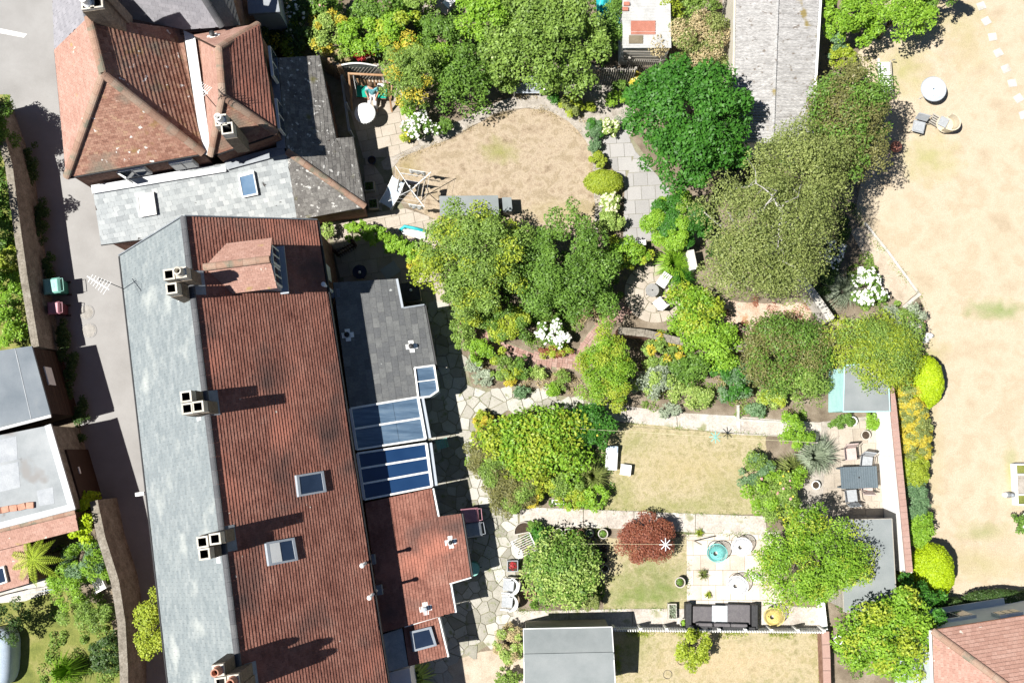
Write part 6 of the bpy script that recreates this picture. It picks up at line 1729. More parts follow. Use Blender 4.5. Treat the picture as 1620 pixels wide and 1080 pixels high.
cloth('shirt', 'navy shirt hanging on the right of the rotary dryer', q(3, .75, .25), q(3, .75, .75), .55, 'navy_cloth')
cloth('shirt', 'navy trousers hanging inside the rotary dryer', q(0, .45, .1), q(0, .45, .9), .6, 'navy_cloth')
cloth('sheet', 'white pillowcase pegged flat across the rotary dryer arms', q(0, .75, .3), q(0, .75, .95), .12, 'canvas_white', .02)
cloth('towel', 'white towel hanging on the lower side of the rotary dryer', q(2, 1.0, .55), q(2, 1.0, .95), .7, 'canvas_white')
# reclining chair with pale blue canvas
xl = at(619, 308, R(-32), 0, .4); dl = root('deck_chair', 'pale blue canvas recliner beside the rotary dryer', 'deck chair', xl)
mb = MB(xl); prof = [(-.5, .28), (-.2, .30), (.1, .34), (.35, .52), (.62, .78)]
vs = [(s * .27, y, z + d) for d in (0, .02) for y, z in prof for s in (-1, 1)]
m_ = len(prof) * 2
mb.add(vs, [(2 * i, 2 * i + 1, 2 * i + 3, 2 * i + 2) for i in range(4)] + [(m_ + 2 * i + 2, m_ + 2 * i + 3, m_ + 2 * i + 1, m_ + 2 * i) for i in range(4)]); mb.build('canvas', G['pale_blue_cloth'], dl)
for s in (-1, 1):
    MB(xl).tube([(s * .29, -.55, .28), (s * .29, .1, .34), (s * .29, .66, .82)], .018, 6).build('side_tube', G['white_plastic'], dl)
    MB(xl).tube([(s * .3, -.55, 0), (s * .3, .3, .5)], .016, 6).build('leg', G['white_plastic'], dl); MB(xl).tube([(s * .3, .4, 0), (s * .3, -.2, .3)], .016, 6).build('leg', G['white_plastic'], dl)
# grey storage boxes behind the pear tree
def store(label, pxs, h, m):
    c = P(*pxs[0], h); r = [P(*p, h) for p in pxs]; cc = sum(r, Vector()) / 4
    t = thing('storage_box', label, 'storage box', (cc.x, cc.y, 0))
    q = [cc.lerp(p, .96) for p in r]
    MB().prism(q, 0, h - .04).build('body', G['timber_grey'], t); MB().prism(r, h - .04, h).build('lid', G[m], t, bevel=.01)
    MB().beam(r[0].lerp(r[1], .4) + Vector((0, -.02, -.1)), r[0].lerp(r[1], .6) + Vector((0, -.02, -.1)), .03, .03).build('handle', G['iron'], t)
store('long grey topped storage box between dry lawn and pear tree', [(695, 310), (788, 309), (790, 340), (696, 342)], .9, 'felt_grey')
store('small grey topped box at the right end of the long storage box', [(794, 312), (809, 312), (811, 334), (796, 335)], .8, 'felt_grey')
# rolled turquoise and white pool liner
xf = at(654, 368, R(-5), 0, .2); t = root('paddling_pool', 'white paddling pool with turquoise rim leaning on the hedge', 'paddling pool', xf)
mb = MB(xf); mb.prism([(-.56, .14), (.52, .10), (.52, -.26), (.1, -.20), (-.5, -.06)], .05, .16); mb.build('pool_floor', G['white_plastic'], t, bevel=.03)
mb = MB(xf); mb.tube([(-.58, .06, .14), (-.4, .24, .2), (.0, .19, .22), (.54, .10, .2)], .07, 10); mb.build('rim', G['turquoise'], t, smooth=True)
# yard things in the shade
round_table('dark round table in the shaded back yard', 569, 430, .3, .7, 'navy_cloth')
store('dark square tank in the corner behind the slate extension', [(632, 448), (662, 446), (666, 474), (637, 478)], .9, 'dark_pot')
xf = at(618, 428, R(35), 0, .05); t = root('doormat', 'grey mat lying in the shaded back yard', 'mat', xf); MB(xf).box((0, 0, .06), (.7, .55, .02)).build('mat', G['pad_grey'], t)
for (x, y, lb, hh) in ((569, 431, 'white ball lamp on the dark round table', .75), (650, 459, 'white ball lamp on the dark square tank', .95)):
    p = P(x, y, hh); t = thing('ball_lamp', lb, 'lamp', (p.x, p.y, hh - .04), 'ball lamps in the back yard')
    MB().lathe((p.x, p.y, hh), [(.0, -.02), (.05, .0), (.065, .05), (.05, .1), (.0, .125)], 12).build('globe', G['white_plastic'], t, smooth=True)
    MB().lathe((p.x, p.y, hh - .03), [(.04, 0), (.03, .04)], 10).build('base', G['iron'], t)

# ---- washing line with peg hangers
a, b = P(885, 676, 1.9), P(1292, 700, 1.9)
t = thing('washing_line', 'thin washing line strung over the middle lawn', 'washing line', (a.x, a.y, 0))
pts = [a.lerp(b, k / 20) - Vector((0, 0, .18 * math.sin(math.pi * k / 20))) for k in range(21)]
MB().tube(pts, .006, 4).build('line', G['petal_cream'], t)
for p in (a, b): MB().tube([Vector((p.x, p.y, 0)), p + Vector((0, 0, .05))], .03, 8).build('post', G['timber_grey'], t)
a2, b2 = P(890, 860, 1.7), P(1110, 861, 1.7)
t2 = thing('washing_line', 'thin washing line strung over the red maple', 'washing line', (a2.x, a2.y, 0))
MB().tube([a2.lerp(b2, k / 12) - Vector((0, 0, .08 * math.sin(math.pi * k / 12))) for k in range(13)], .005, 4).build('line', G['petal_cream'], t2)
for p in (a2, b2): MB().tube([Vector((p.x, p.y, 0)), p + Vector((0, 0, .05))], .025, 8).build('post', G['timber_grey'], t2)
for (x, y, z, m_, lb) in ((1132, 691, 1.62, 'teal_string', 'pale blue star shaped peg hanger on the line over the middle lawn'), (1053, 861, 1.52, 'white_string', 'white star shaped peg hanger over the red maple')):
    p = P(x, y, z); t = thing('peg_hanger', lb, 'peg hanger', p, 'peg hangers on the washing lines')
    for k in range(8):
        an_ = k * math.pi / 4; MB().beam(p, p + Vector((.25 * math.cos(an_), .25 * math.sin(an_), -.03)), .03, .015).build('arm', G[m_], t)
    MB().lathe(p, [(.05, -.02), (.05, .02)], 10).build('hub', G[m_], t); MB().tube([p, p + Vector((0, 0, .12))], .008, 5).build('hook', G['iron'], t)

# ---- aerials
def aerial(label, a, b, z, mast, n=7):
    A, B = P(*a, z), P(*b, z); mp = P(*mast[:2], mast[2]); top = A.lerp(B, .6)
    t = thing('tv_aerial', label, 'aerial', mp, 'television aerials')
    MB().tube([A, B], .022, 6).build('boom', G['white_plastic'], t)
    d = (B - A).normalized(); s = Vector((-d.y, d.x, 0))
    for k in range(n): c = A.lerp(B, .15 + .75 * k / (n - 1)); w2 = .16 + .12 * k / n; MB().tube([c - s * w2, c + s * w2], .009, 5).build('element', G['white_plastic'], t)
    MB().tube([mp - Vector((0, 0, .2)), Vector((mp.x, mp.y, z - .1)), top], .016, 6).build('mast', G['iron'], t)
aerial('television aerial reaching out over the lane from the slate eave', (138, 437), (173, 458), 7.2, (196, 457, 4.8))
aerial('small television aerial over the lead valley of the hipped house', (309, 131), (329, 149), 8.0, (341, 168, 6.3))
# small box on the gutter line of the long house
p = P(222, 781, 4.4); t = thing('wall_lamp', 'white lantern sticking out from the lane side of the long house', 'lamp', (p.x, p.y, 4.3))
MB().box(p, (.34, .14, .16), R(8)).build('lamp_body', G['white_plastic'], t, bevel=.02); MB().tube([p, p + Vector((.5, .05, .1))], .02, 6).build('bracket', G['iron'], t)

# ---- right edge and left garden oddments
xf = at(1622, 766, 0, 0, .4); t = root('raised_planter', 'white framed raised planter cut by the right edge', 'planter', xf)
for sx, sy, a, b in ((-1, 0, .06, 1.7), (1, 0, .06, 1.7), (0, -1, .66, .06), (0, 1, .66, .06), (0, .5, .66, .06), (0, -.5, .66, .06)): MB(xf).box((sx * .36, sy * .82, .22), (a, b, .44)).build('frame_board', G['white_paint'], t)
MB(xf).box((0, 0, .15), (.66, .80, .30)).build('gravel_fill', G['gravel'], t)
for s in (-1, 1): MB(xf).box((0, s * .61, .14), (.66, .36, .28)).build('compost', G['green_lawn'], t)
xf = at(1603, 783, R(20), 0, .5); t = root('garden_ornament', 'small blue grey and white figure on the corner of the raised planter', 'ornament', xf)
MB(xf).lathe((0, 0, 0), [(.13, 0), (.12, .2), (.07, .36), (.09, .42), (.08, .5), (.02, .54)], 12).build('figure', G['bin_grey_lid'], t, smooth=True)
MB(xf).lathe((-.12, .05, 0), [(.1, 0), (.1, .16), (.03, .24)], 10).build('white_base', G['white_plastic'], t)
for i, (x, y) in enumerate(((1469, 531), (1463, 538))):
    p = P(x, y, .12); o = bpy.data.meshes.new('boulder'); bm = bmesh.new(); bmesh.ops.create_icosphere(bm, subdivisions=2, radius=.17)
    for v in bm.verts: v.co = Vector((v.co.x * 1.25, v.co.y * .8, v.co.z * .8)) * random.uniform(.9, 1.1) + Vector((p.x, p.y, .11))
    bm.to_mesh(o); bm.free(); tag(link('white_stone', o, G['white_render'], smooth=True), ['white painted stone at the lawn edge, upper of two', 'white painted stone at the lawn edge, lower of two'][i], 'stone', 'white stones at the lawn edge')
xf = at(1414, 240, R(30), 0, .3); t = root('barbecue', 'red and rusty kettle barbecue lying half under the hawthorn', 'barbecue', xf)
MB(xf).lathe((.15, .12, .42), [(.05, -.22), (.2, -.14), (.25, 0), (.2, .12), (.05, .18)], 18).build('kettle', G['rusty_sheet'], t, smooth=True)
for k in range(3): a = k * 2.1; MB(xf).tube([(.15 + .12 * math.cos(a), .12 + .12 * math.sin(a), .3), (.15 + .26 * math.cos(a), .12 + .26 * math.sin(a), 0)], .014, 6).build('leg', G['iron'], t)
MB(xf).box((-.22, -.1, .02), (.5, .4, .05)).build('base_slab', G['pink_render'], t)
# pale trampoline-like cover at the left edge
xf = at(-12, 1042, 0, 0, .9); t = root('covered_boat', 'pale blue grey domed cover at the left edge of the lower lawn', 'cover', xf)
mb = MB(xf); n = 20
rings = [(1.0, .05), (1.0, .5), (.92, .78), (.7, .95), (.35, 1.02)]
vs = []
for rr, z in rings:
    for k in range(n): a = 2 * math.pi * k / n; vs.append((rr * .72 * math.copysign(abs(math.cos(a)) ** .6, math.cos(a)), rr * 1.15 * math.copysign(abs(math.sin(a)) ** .6, math.sin(a)), z))
fs = [(i * n + k, i * n + (k + 1) % n, (i + 1) * n + (k + 1) % n, (i + 1) * n + k) for i in range(len(rings) - 1) for k in range(n)] + [tuple(range((len(rings) - 1) * n, len(rings) * n))]
mb.add(vs, fs); mb.build('cover', G['pale_blue_cloth'], t, smooth=True)
MB(xf).lathe((0, 0, 0), [(.55, 0), (.6, .06)], 16).build('base', G['dark_pot'], t)
# line of washing in the left garden
a, b = P(-20, 948, 1.6), P(82, 932, 1.6); t = thing('washing_line', 'pale blue line across the lower left garden', 'washing line', (a.x, a.y, 0))
MB().tube([a, b], .012, 5).build('line', G['pale_blue_cloth'], t)
for p in (a, b): MB().tube([Vector((p.x, p.y, 0)), p], .025, 8).build('post', G['timber_grey'], t)
tag(sheet('left_patio', [(-60, 935), (85, 905), (88, 935), (40, 950), (-60, 960)], .012, 'pale_stone', 0, .02), kind='structure')
# ================================================================== TREES
def T(label, px, py, rx, ry, zt, zb, m, name='tree', cat='tree', **k): k.setdefault('lobes', .16); return plant(name, label, cat, px, py, rx, ry, zt, zb, m, **k)
def S(label, px, py, rx, ry, zt, m, zb=.15, name='shrub', cat='shrub', **k):
    k.setdefault('r0', .03); k.setdefault('limbs', 5); k.setdefault('crown_name', 'foliage'); k.setdefault('trunk_name', 'stem'); k.setdefault('grow', 1.0 if k.get('dome') else 1.06)
    Rm = (rx + ry) / 2 * mpp(zt * .6)
    if not k.get('dome'):
        k.setdefault('rc', (max(.09, Rm * .22), max(.14, Rm * .38)))
        k.setdefault('k', int(max(24, 1.9 * (Rm / (sum(k['rc']) / 2)) ** 2)))
    return plant(name, label, cat, px, py, rx, ry, zt, zb, m, **k)
T('dense dark green evergreen tree in front of the corrugated outbuilding', 1083, 200, 106, 112, 6.2, 1.6, 'l_deep', leaf=.15, dens=1500, rc=(.34, .62), k=140, r0=.16, limbs=14, lobes=.10)
bt = T('tall silver birch with pale bare limbs and fine olive leaves', 1205, 375, 104, 112, 9.0, 2.6, 'l_olive', name='birch_tree', leaf=.085, dens=800, rc=(.45, .85), k=110, r0=.17, limbs=16, tmat='birch_bark', lobes=.2)
T('upper spread of olive foliage between the birch and the corrugated roof', 1265, 275, 85, 75, 7.0, 2.4, 'l_olive', leaf=.09, dens=800, rc=(.4, .7), k=80, r0=.13, limbs=10, lobes=.2)
T('brownish green hawthorn overhanging the wide lawn', 1335, 195, 72, 92, 5.6, 1.6, 'l_brownolive', leaf=.10, dens=950, rc=(.35, .62), k=90, r0=.13, limbs=10, extra=[('l_green', .35, .4)], lobes=.2)
T('yellowing pear tree in front of the grey storage box', 750, 412, 92, 84, 4.0, .8, 'l_apple', leaf=.10, dens=1100, rc=(.3, .55), k=110, r0=.12, limbs=12, extra=[('l_yellow', .18, .3)])
T('dark green apple tree beside the yellowing pear tree', 896, 425, 98, 82, 3.4, .7, 'l_green', leaf=.11, dens=900, rc=(.28, .5), k=105, r0=.12, limbs=12, lobes=.22)
T('broad apple tree full of pale leaves above the dark bench', 862, 62, 112, 88, 4.4, 1.0, 'l_apple', leaf=.13, dens=1000, rc=(.3, .55), k=120, r0=.13, limbs=12)
T('feathery bright green tree spreading over the grey shed', 1285, 886, 92, 72, 4.4, 1.2, 'l_bright', leaf=.11, dens=1150, rc=(.25, .5), k=120, r0=.11, limbs=12, aspect=.4, lobes=.14, extra=[('l_yellow', .1, .3)])
T('bright green leafy tree in front of the corner house', 1405, 1003, 76, 62, 4.4, 1.2, 'l_bright', leaf=.13, dens=1000, rc=(.28, .5), k=80, r0=.11, extra=[('l_yellow', .3, .4)])
T('darker green tree between the lime dome and the corner house', 1450, 958, 48, 40, 3.2, .8, 'l_deep', leaf=.12, dens=1000, k=45, r0=.07)
T('bright yellow green tree at the top centre', 775, 20, 58, 48, 4.4, 1.0, 'l_bright', leaf=.13, dens=1000, k=60, r0=.09)
T('bright green tree at the top edge of the wide lawn, nearer the lawn', 1420, 25, 62, 42, 3.3, .8, 'l_bright', leaf=.12, dens=1000, k=60, r0=.1)
T('bright green tree at the top edge beside the corrugated outbuilding', 1345, 25, 42, 48, 3.2, .7, 'l_bright', leaf=.12, dens=1000, k=45, r0=.08)
T('dark green tree at the top edge reaching out over the lawn', 1485, -8, 40, 30, 3.0, .9, 'l_green', leaf=.11, dens=900, k=35, r0=.08)
T('olive green bushy tree behind the swing seat', 652, 118, 48, 50, 3.6, .6, 'l_apple', leaf=.09, dens=1100, k=60, r0=.06, extra=[('l_gold', .12, .2)])
T('tall yellow green feathery shrub beside the brick walk', 958, 582, 40, 62, 2.8, .3, 'l_bright', leaf=.09, dens=1400, k=60, r0=.05, aspect=.4, lobes=.2, extra=[('l_yellow', .35, .5)])
# crooked bare birch branches showing through the crown
o = MB()
def crooked(pts, r0_):
    q = []
    for a, b in zip(pts[:-1], pts[1:]):
        a, b = P(*a), P(*b); q.append(a)
        for t_ in (.3, .65): q.append(a.lerp(b, t_) + Vector((random.uniform(-.09, .09), random.uniform(-.09, .09), random.uniform(-.12, .12))))
    q.append(P(*pts[-1]))
    o.tube(q, [r0_ * (1 - .75 * i_ / (len(q) - 1)) for i_ in range(len(q))], 6)
    for i_ in range(2, len(q) - 1, 2):
        d = Vector((random.uniform(-1, 1), random.uniform(-1, 1), random.uniform(-.2, .4))).normalized() * random.uniform(.3, .7)
        o.tube([q[i_], q[i_] + d * .5 + Vector((0, 0, .05)), q[i_] + d], [r0_ * .35, r0_ * .22, .004], 5)
for pts, r_ in (([(1228, 300, 7.6), (1222, 310, 8.3), (1236, 330, 8.3), (1232, 372, 8.1), (1218, 420, 7.2)], .042), ([(1222, 310, 8.3), (1208, 332, 8.3), (1184, 342, 7.7)], .032), ([(1236, 330, 8.3), (1262, 312, 8.0), (1268, 290, 7.4)], .032), ([(1222, 310, 8.3), (1196, 290, 7.8), (1160, 300, 7.0)], .03), ([(1232, 372, 8.1), (1250, 400, 7.5), (1262, 425, 6.9)], .026), ([(1196, 290, 7.8), (1188, 262, 7.2)], .024)):
    crooked(pts, r_)
o.build('bare_limbs', G['birch_bark'], bt, smooth=True)

# ================================================================== TOP BORDER, behind the fence
B1 = 'shrubs of the top border'
S('low golden green shrub beside the annexe corner at the top', 520, 55, 30, 34, 1.8, 'l_variegated', leaf=.10, extra=[('l_gold', .3, .4)])
S('pale green leafy shrub at the top left of the border', 572, 58, 40, 36, 1.9, 'l_bright', leaf=.12)
S('broad mixed green shrub in the middle of the top border', 635, 50, 45, 38, 2.2, 'l_bright', leaf=.12, extra=[('l_yellow', .25, .3)])
S('dark blue green shrub right of the middle of the top border', 700, 55, 34, 38, 2.4, 'l_green', leaf=.11)
S('tall green shrub at the very top edge of the border', 600, 8, 50, 28, 2.6, 'l_green', leaf=.12)
S('olive shrub at the very top edge left of the rubble', 660, 2, 34, 26, 2.4, 'l_apple', leaf=.12)
S('small crimson leaved bush beside the curved fence', 578, 91, 17, 8, 1.2, 'l_crimson', leaf=.09, dens=1400)
S('pale dusty shrub behind the curved fence', 535, 92, 24, 14, 1.3, 'l_dry', leaf=.09, extra=[('l_variegated', .5, .5)])
S('blue green low shrub above the crimson bush', 592, 75, 20, 14, 1.5, 'l_blue', leaf=.10)
S('gold tipped shrub above the olive tree', 645, 85, 32, 14, 2.0, 'l_yellow', leaf=.09, extra=[('l_gold', .4, .5)])
S('dark leaved shrub left of the broad apple tree', 730, 125, 48, 52, 2.8, 'l_green', leaf=.12, k=60)
S('deep green rounded shrub between the olive tree and dark shrub', 690, 105, 28, 34, 2.6, 'l_bright', leaf=.11)
S('rose bush with pale pink flowers left of the grey bench', 792, 118, 34, 36, 2.0, 'l_apple', leaf=.11, flowers=[(26, .10, 'petal_cream')])
S('white flowering climbing rose right of the grey bench', 882, 125, 32, 28, 2.0, 'l_green', leaf=.11, flowers=[(60, .12, 'petal_white')])
S('dark green shrub left of the white hydrangea', 655, 165, 22, 22, 1.4, 'l_bright', leaf=.10)
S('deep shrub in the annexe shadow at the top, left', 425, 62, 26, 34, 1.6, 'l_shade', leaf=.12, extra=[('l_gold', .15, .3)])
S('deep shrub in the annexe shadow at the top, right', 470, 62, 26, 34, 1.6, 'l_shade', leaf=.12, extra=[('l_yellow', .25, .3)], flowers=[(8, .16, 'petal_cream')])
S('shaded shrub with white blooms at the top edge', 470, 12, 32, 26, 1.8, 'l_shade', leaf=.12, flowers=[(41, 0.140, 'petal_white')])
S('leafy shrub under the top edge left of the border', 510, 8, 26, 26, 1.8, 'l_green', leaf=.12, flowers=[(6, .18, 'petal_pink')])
S('dry tangled shrub beside the tin shed', 1090, 72, 66, 44, 2.6, 'l_olive', leaf=.09, dens=700, limbs=14, extra=[('l_dry', .55, .7)])
S('yellow green shrub beside the tin shed at the top edge', 1058, 12, 34, 26, 2.4, 'l_yellow', leaf=.11)
S('green shrub at the top edge left of the corrugated outbuilding', 1110, 12, 34, 24, 2.2, 'l_apple', leaf=.11, dens=700)
S('leafy shrub between the apple tree and the tin shed', 968, 45, 22, 50, 2.2, 'l_green', leaf=.11)
S('yellow green bush below the trees beside the corrugated outbuilding', 1330, 92, 22, 20, 1.8, 'l_yellow', leaf=.10)
S('green bush between corrugated outbuilding and lawn', 1318, 70, 18, 28, 1.8, 'l_blue', leaf=.10)
# ================================================================== AROUND THE DRY LAWN
S('white flowering hydrangea at the head of the dry lawn', 666, 203, 28, 22, 1.1, 'l_green', leaf=.09, flowers=[(209, 0.117, 'petal_white')], name='hydrangea')
S('yellow flowering clump beside the white hydrangea', 642, 214, 9, 9, .6, 'l_yellow', leaf=.07, dens=1500, flowers=[(20, .08, 'petal_yellow')])
S('small dark bush right of the white hydrangea', 704, 200, 13, 12, .9, 'l_green', leaf=.08, dens=1500)
S('dark green cushion at the left of the gravel bed', 878, 157, 11, 11, .6, 'l_deep', leaf=.07, dens=1600)
S('olive and yellow cushion plant in the gravel bed', 903, 166, 18, 18, .7, 'l_yellow', leaf=.06, dens=1800, extra=[('l_olive', .7, .5)])
S('round green tuft in the gravel bed', 972, 157, 16, 13, .7, 'l_bright', leaf=.07, dens=1700)
S('dark round bush against the timber fence', 981, 130, 14, 12, .8, 'l_green', leaf=.07, dens=1700)
S('small yellow plant in the gravel bed', 933, 170, 8, 7, .4, 'l_yellow', leaf=.06, dens=1700)
S('pale golden shrub beside the evergreen tree', 1008, 128, 14, 16, 1.1, 'l_gold', leaf=.08, dens=1500, flowers=[(30, .09, 'petal_cream')])
S('blue green mound at the head of the grey slab walk', 941, 204, 13, 17, .8, 'l_blue', leaf=.07, dens=1700, extra=[('l_deep', .5, .5)])
S('cream flowering plant at the head of the grey slab walk', 963, 201, 15, 16, .8, 'l_variegated', leaf=.07, dens=1600, flowers=[(70, .11, 'petal_cream')])
S('small dark shrub on the lawn edge of the grey walk', 940, 231, 11, 9, .7, 'l_blue', leaf=.07, dens=1600)
S('bright green ball shrub on the lawn edge of the grey walk', 944, 254, 13, 14, .8, 'l_yellow', leaf=.07, dens=1900)
S('broad golden green mound on the lawn edge of the grey walk', 955, 287, 33, 21, 1.1, 'l_yellow', leaf=.07, dens=2000, lobes=.06, dome=True)
S('white flowering shrub below the golden mound', 964, 321, 19, 16, .9, 'l_variegated', leaf=.07, dens=1700, flowers=[(80, .12, 'petal_cream')])
S('pale green shrub at the lower end of the grey walk', 964, 350, 20, 22, 1.0, 'l_variegated', leaf=.08, dens=1600)
S('clipped deep green hedge block at the end of the grey walk', 1070, 350, 47, 38, 2.2, 'l_deep', leaf=.09, dens=1900, lobes=.12, extra=[('l_bright', .5, .5)], grow=1.15, name='hedge', cat='hedge')
S('bright leafy shrub overhanging the low white wall', 990, 403, 34, 26, 1.6, 'l_bright', leaf=.11, extra=[('l_yellow', .4, .4)])
tuft('grass_clump', 'bright arching grass clump above the round patio', 'grass clump', 1066, 418, 36, .9, 'l_bright', 420, .014)
tuft('grass_clump', 'darker arching grass clump beside the white pier', 'grass clump', 1078, 440, 26, .9, 'l_deep', 320, .014)
# hedge across the foot of the upper patio
for i, (x, y, lb) in enumerate(((566, 366, 'left end of the laurel hedge below the upper patio'), (598, 372, 'laurel hedge plant right of the left end below the upper patio'), (628, 386, 'laurel hedge plant below the turquoise paddling pool'), (655, 398, 'right end of the laurel hedge beside the pear tree'))):
    S(lb, x, y, 21, 15, 1.5, 'l_bright', leaf=.11, dens=1300, name='laurel', cat='hedge', group='laurel hedge of the upper patio')
S('golden leaved shrub at the left foot of the pear tree', 663, 412, 18, 16, 1.3, 'l_gold', leaf=.10, extra=[('l_yellow', .5, .5)])
S('pale shrub in the landing corner by the long house', 518, 366, 12, 14, .9, 'l_variegated', leaf=.09)
# ================================================================== BRICK WALK BORDERS
S('yellow green border shrub left of the brick walk bend', 752, 492, 38, 24, 1.1, 'l_yellow', leaf=.09, extra=[('l_apple', .6, .6)])
S('yellow green border shrub above the middle of the brick walk', 805, 515, 40, 24, 1.1, 'l_yellow', leaf=.09, extra=[('l_green', .5, .6)])
S('white flowering hydrangea beside the brick walk', 880, 527, 28, 20, 1.1, 'l_green', leaf=.09, flowers=[(180, 0.133, 'petal_white')], name='hydrangea')
S('orange tipped low plant at the bend of the brick walk', 882, 556, 26, 9, .5, 'l_yellow', leaf=.07, extra=[('l_red', .3, .4)])
S('bushy green shrub at the house end of the brick walk', 733, 528, 20, 26, 1.1, 'l_apple', leaf=.09)
S('rounded green shrub below the brick walk', 757, 553, 24, 22, 1.1, 'l_bright', leaf=.10)
S('leafy yellow green shrub below the middle of the brick walk', 800, 580, 22, 24, 1.0, 'l_apple', leaf=.10, extra=[('l_yellow', .4, .4)])
S('green shrub below the brick walk near its bend', 826, 580, 17, 20, .9, 'l_green', leaf=.09)
S('silver leaved plant at the edge of the crazy paving', 765, 598, 17, 14, .5, 'l_grey', leaf=.08, dens=1200)
S('grey green plant under the brick walk', 748, 575, 12, 14, .6, 'l_grey', leaf=.08)
S('yellow plant in the dry bed below the brick walk', 808, 604, 9, 8, .5, 'l_gold', leaf=.08)
S('deep green small shrub at the edge of the upper path', 826, 620, 13, 11, .6, 'l_blue', leaf=.08)
S('round green plant right of it on the upper path edge', 875, 617, 11, 11, .6, 'l_bright', leaf=.08, dens=1500)
S('pale flowered plant in the dry bed', 850, 592, 14, 14, .6, 'l_variegated', leaf=.08, dens=700)
S('thin yellow plant in the dry bed left of the feathery shrub', 888, 600, 13, 16, .6, 'l_apple', leaf=.07, dens=600)
S('small yellow green shrub at the foot of the feathery shrub', 980, 640, 12, 15, .8, 'l_yellow', leaf=.08)
cover('dry_cover', 'thin dry weeds in the bed below the brick walk', 'weeds', [(740, 560), (800, 560), (930, 590), (935, 632), (830, 622), (750, 600)], 2600, .07, 'l_dry')
cover('green_cover', 'low weeds scattered in the shrub bed above the upper path', 'weeds', [(990, 600), (1200, 600), (1310, 600), (1310, 660), (1180, 655), (1000, 645)], 4200, .08, 'l_apple')
cover('green_cover', 'low leafy plants filling the top border', 'ground cover', [(420, 0), (740, -20), (980, -20), (960, 100), (760, 140), (620, 100), (520, 85), (430, 90)], 14000, .12, 'l_green', .05, .7)
cover('dry_cover', 'dry litter over the bare earth by the birch', 'leaf litter', [(1120, 470), (1285, 478), (1250, 545), (1150, 580)], 1800, .06, 'l_red', .012, .04)
cover('green_cover', 'leafy low plants around the round variegated bush', 'ground cover', [(835, 840), (960, 842), (965, 950), (850, 965), (825, 930)], 2600, .09, 'l_green', .03, .3)
cover('green_cover', 'low plants under the island bed shrubs', 'ground cover', [(745, 660), (960, 640), (965, 800), (800, 800), (745, 740)], 6000, .10, 'l_green', .03, .4)
cover('dry_cover', 'dry stalks and seed heads in the shrub bed', 'dry stalks', [(1000, 560), (1200, 570), (1310, 610), (1310, 660), (1180, 655), (1000, 640)], 2600, .07, 'l_dry', .03, .4)
cover('green_cover', 'low plants under the shrubs beside the brick walk', 'ground cover', [(700, 470), (800, 490), (915, 500), (905, 555), (790, 530), (720, 500)], 4200, .09, 'l_apple', .03, .35)
cover('green_cover', 'low plants around the end of the tan path', 'ground cover', [(1290, 400), (1350, 380), (1430, 490), (1470, 520), (1450, 600), (1380, 590), (1330, 500)], 5200, .09, 'l_apple', .03, .35)
cover('green_cover', 'low plants behind the flint wall', 'ground cover', [(-60, 240), (20, 240), (45, 540), (-60, 545)], 5000, .11, 'l_green', .05, .6)
cover('green_cover', 'rough grass and weeds below the left garden shrubs', 'ground cover', [(60, 870), (170, 860), (195, 1010), (190, 1080), (60, 1080), (90, 960)], 6000, .09, 'l_apple', .02, .3)
cover('bed_cover', 'thin silvery plants in the gravel bed', 'ground cover', [(880, 140), (990, 125), (1000, 210), (930, 195)], 1400, .06, 'l_grey', .01, .15)
cover('green_cover', 'leafy undergrowth below the pear and apple trees', 'ground cover', [(690, 420), (800, 400), (990, 400), (980, 470), (900, 510), (720, 490)], 9000, .11, 'l_green', .05, .8)
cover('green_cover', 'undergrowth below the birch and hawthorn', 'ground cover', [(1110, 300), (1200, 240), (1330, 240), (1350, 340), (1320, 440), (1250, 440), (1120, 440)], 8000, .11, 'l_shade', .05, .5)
cover('green_cover', 'weeds among the shrubs beside the corner house', 'ground cover', [(1310, 940), (1480, 930), (1470, 1000), (1320, 1080)], 3000, .09, 'l_green', .05, .4)
# ================================================================== SHRUBS RIGHT OF THE ROUND PATIO
S('bright green shrub right of the round patio', 1097, 494, 42, 42, 1.9, 'l_bright', leaf=.12, k=55, extra=[('l_yellow', .4, .4)])
S('light green rounded shrub below the coped wall', 1125, 545, 48, 40, 2.0, 'l_bright', leaf=.12, k=55)
S('dark green shrub below the coped wall, left', 1045, 555, 30, 26, 1.6, 'l_apple', leaf=.11, extra=[('l_gold', .2, .3)])
S('green shrub in the middle of the bed below the coped wall', 1090, 580, 40, 26, 1.6, 'l_green', leaf=.11)
S('silver variegated shrub in the shrub bed', 1038, 600, 36, 28, 1.3, 'l_grey', leaf=.10, extra=[('l_variegated', .5, .5)])
S('blue green glossy shrub above the concrete edging', 1162, 605, 28, 32, 1.5, 'l_blue', leaf=.12, extra=[('l_deep', .5, .5)])
S('pale mixed perennials at the front of the shrub bed', 1095, 625, 40, 18, .8, 'l_variegated', leaf=.08, dens=800)
S('dusty blue clump at the edge of the upper path', 1058, 648, 18, 12, .6, 'l_grey', leaf=.08)
S('small green plant beside the concrete edging', 1196, 648, 18, 12, .7, 'l_blue', leaf=.10)
S('dark olive shrub spreading below the bare earth', 1245, 555, 74, 52, 2.2, 'l_brownolive', leaf=.09, k=75, extra=[('l_green', .6, .6)])
S('green shrub left of the aqua shed', 1265, 600, 52, 34, 1.9, 'l_apple', leaf=.10, k=50)
S('yellow green arching shrub over the aqua shed', 1385, 555, 72, 52, 2.7, 'l_yellow', leaf=.10, k=75, zb=.8, extra=[('l_apple', .7, .6)], aspect=.4)
S('loose grey green shrub with mauve flowers at the lawn edge', 1425, 512, 38, 36, 1.5, 'l_apple', leaf=.08, dens=800, flowers=[(14, .10, 'petal_pink')], extra=[('l_grey', .5, .5)])
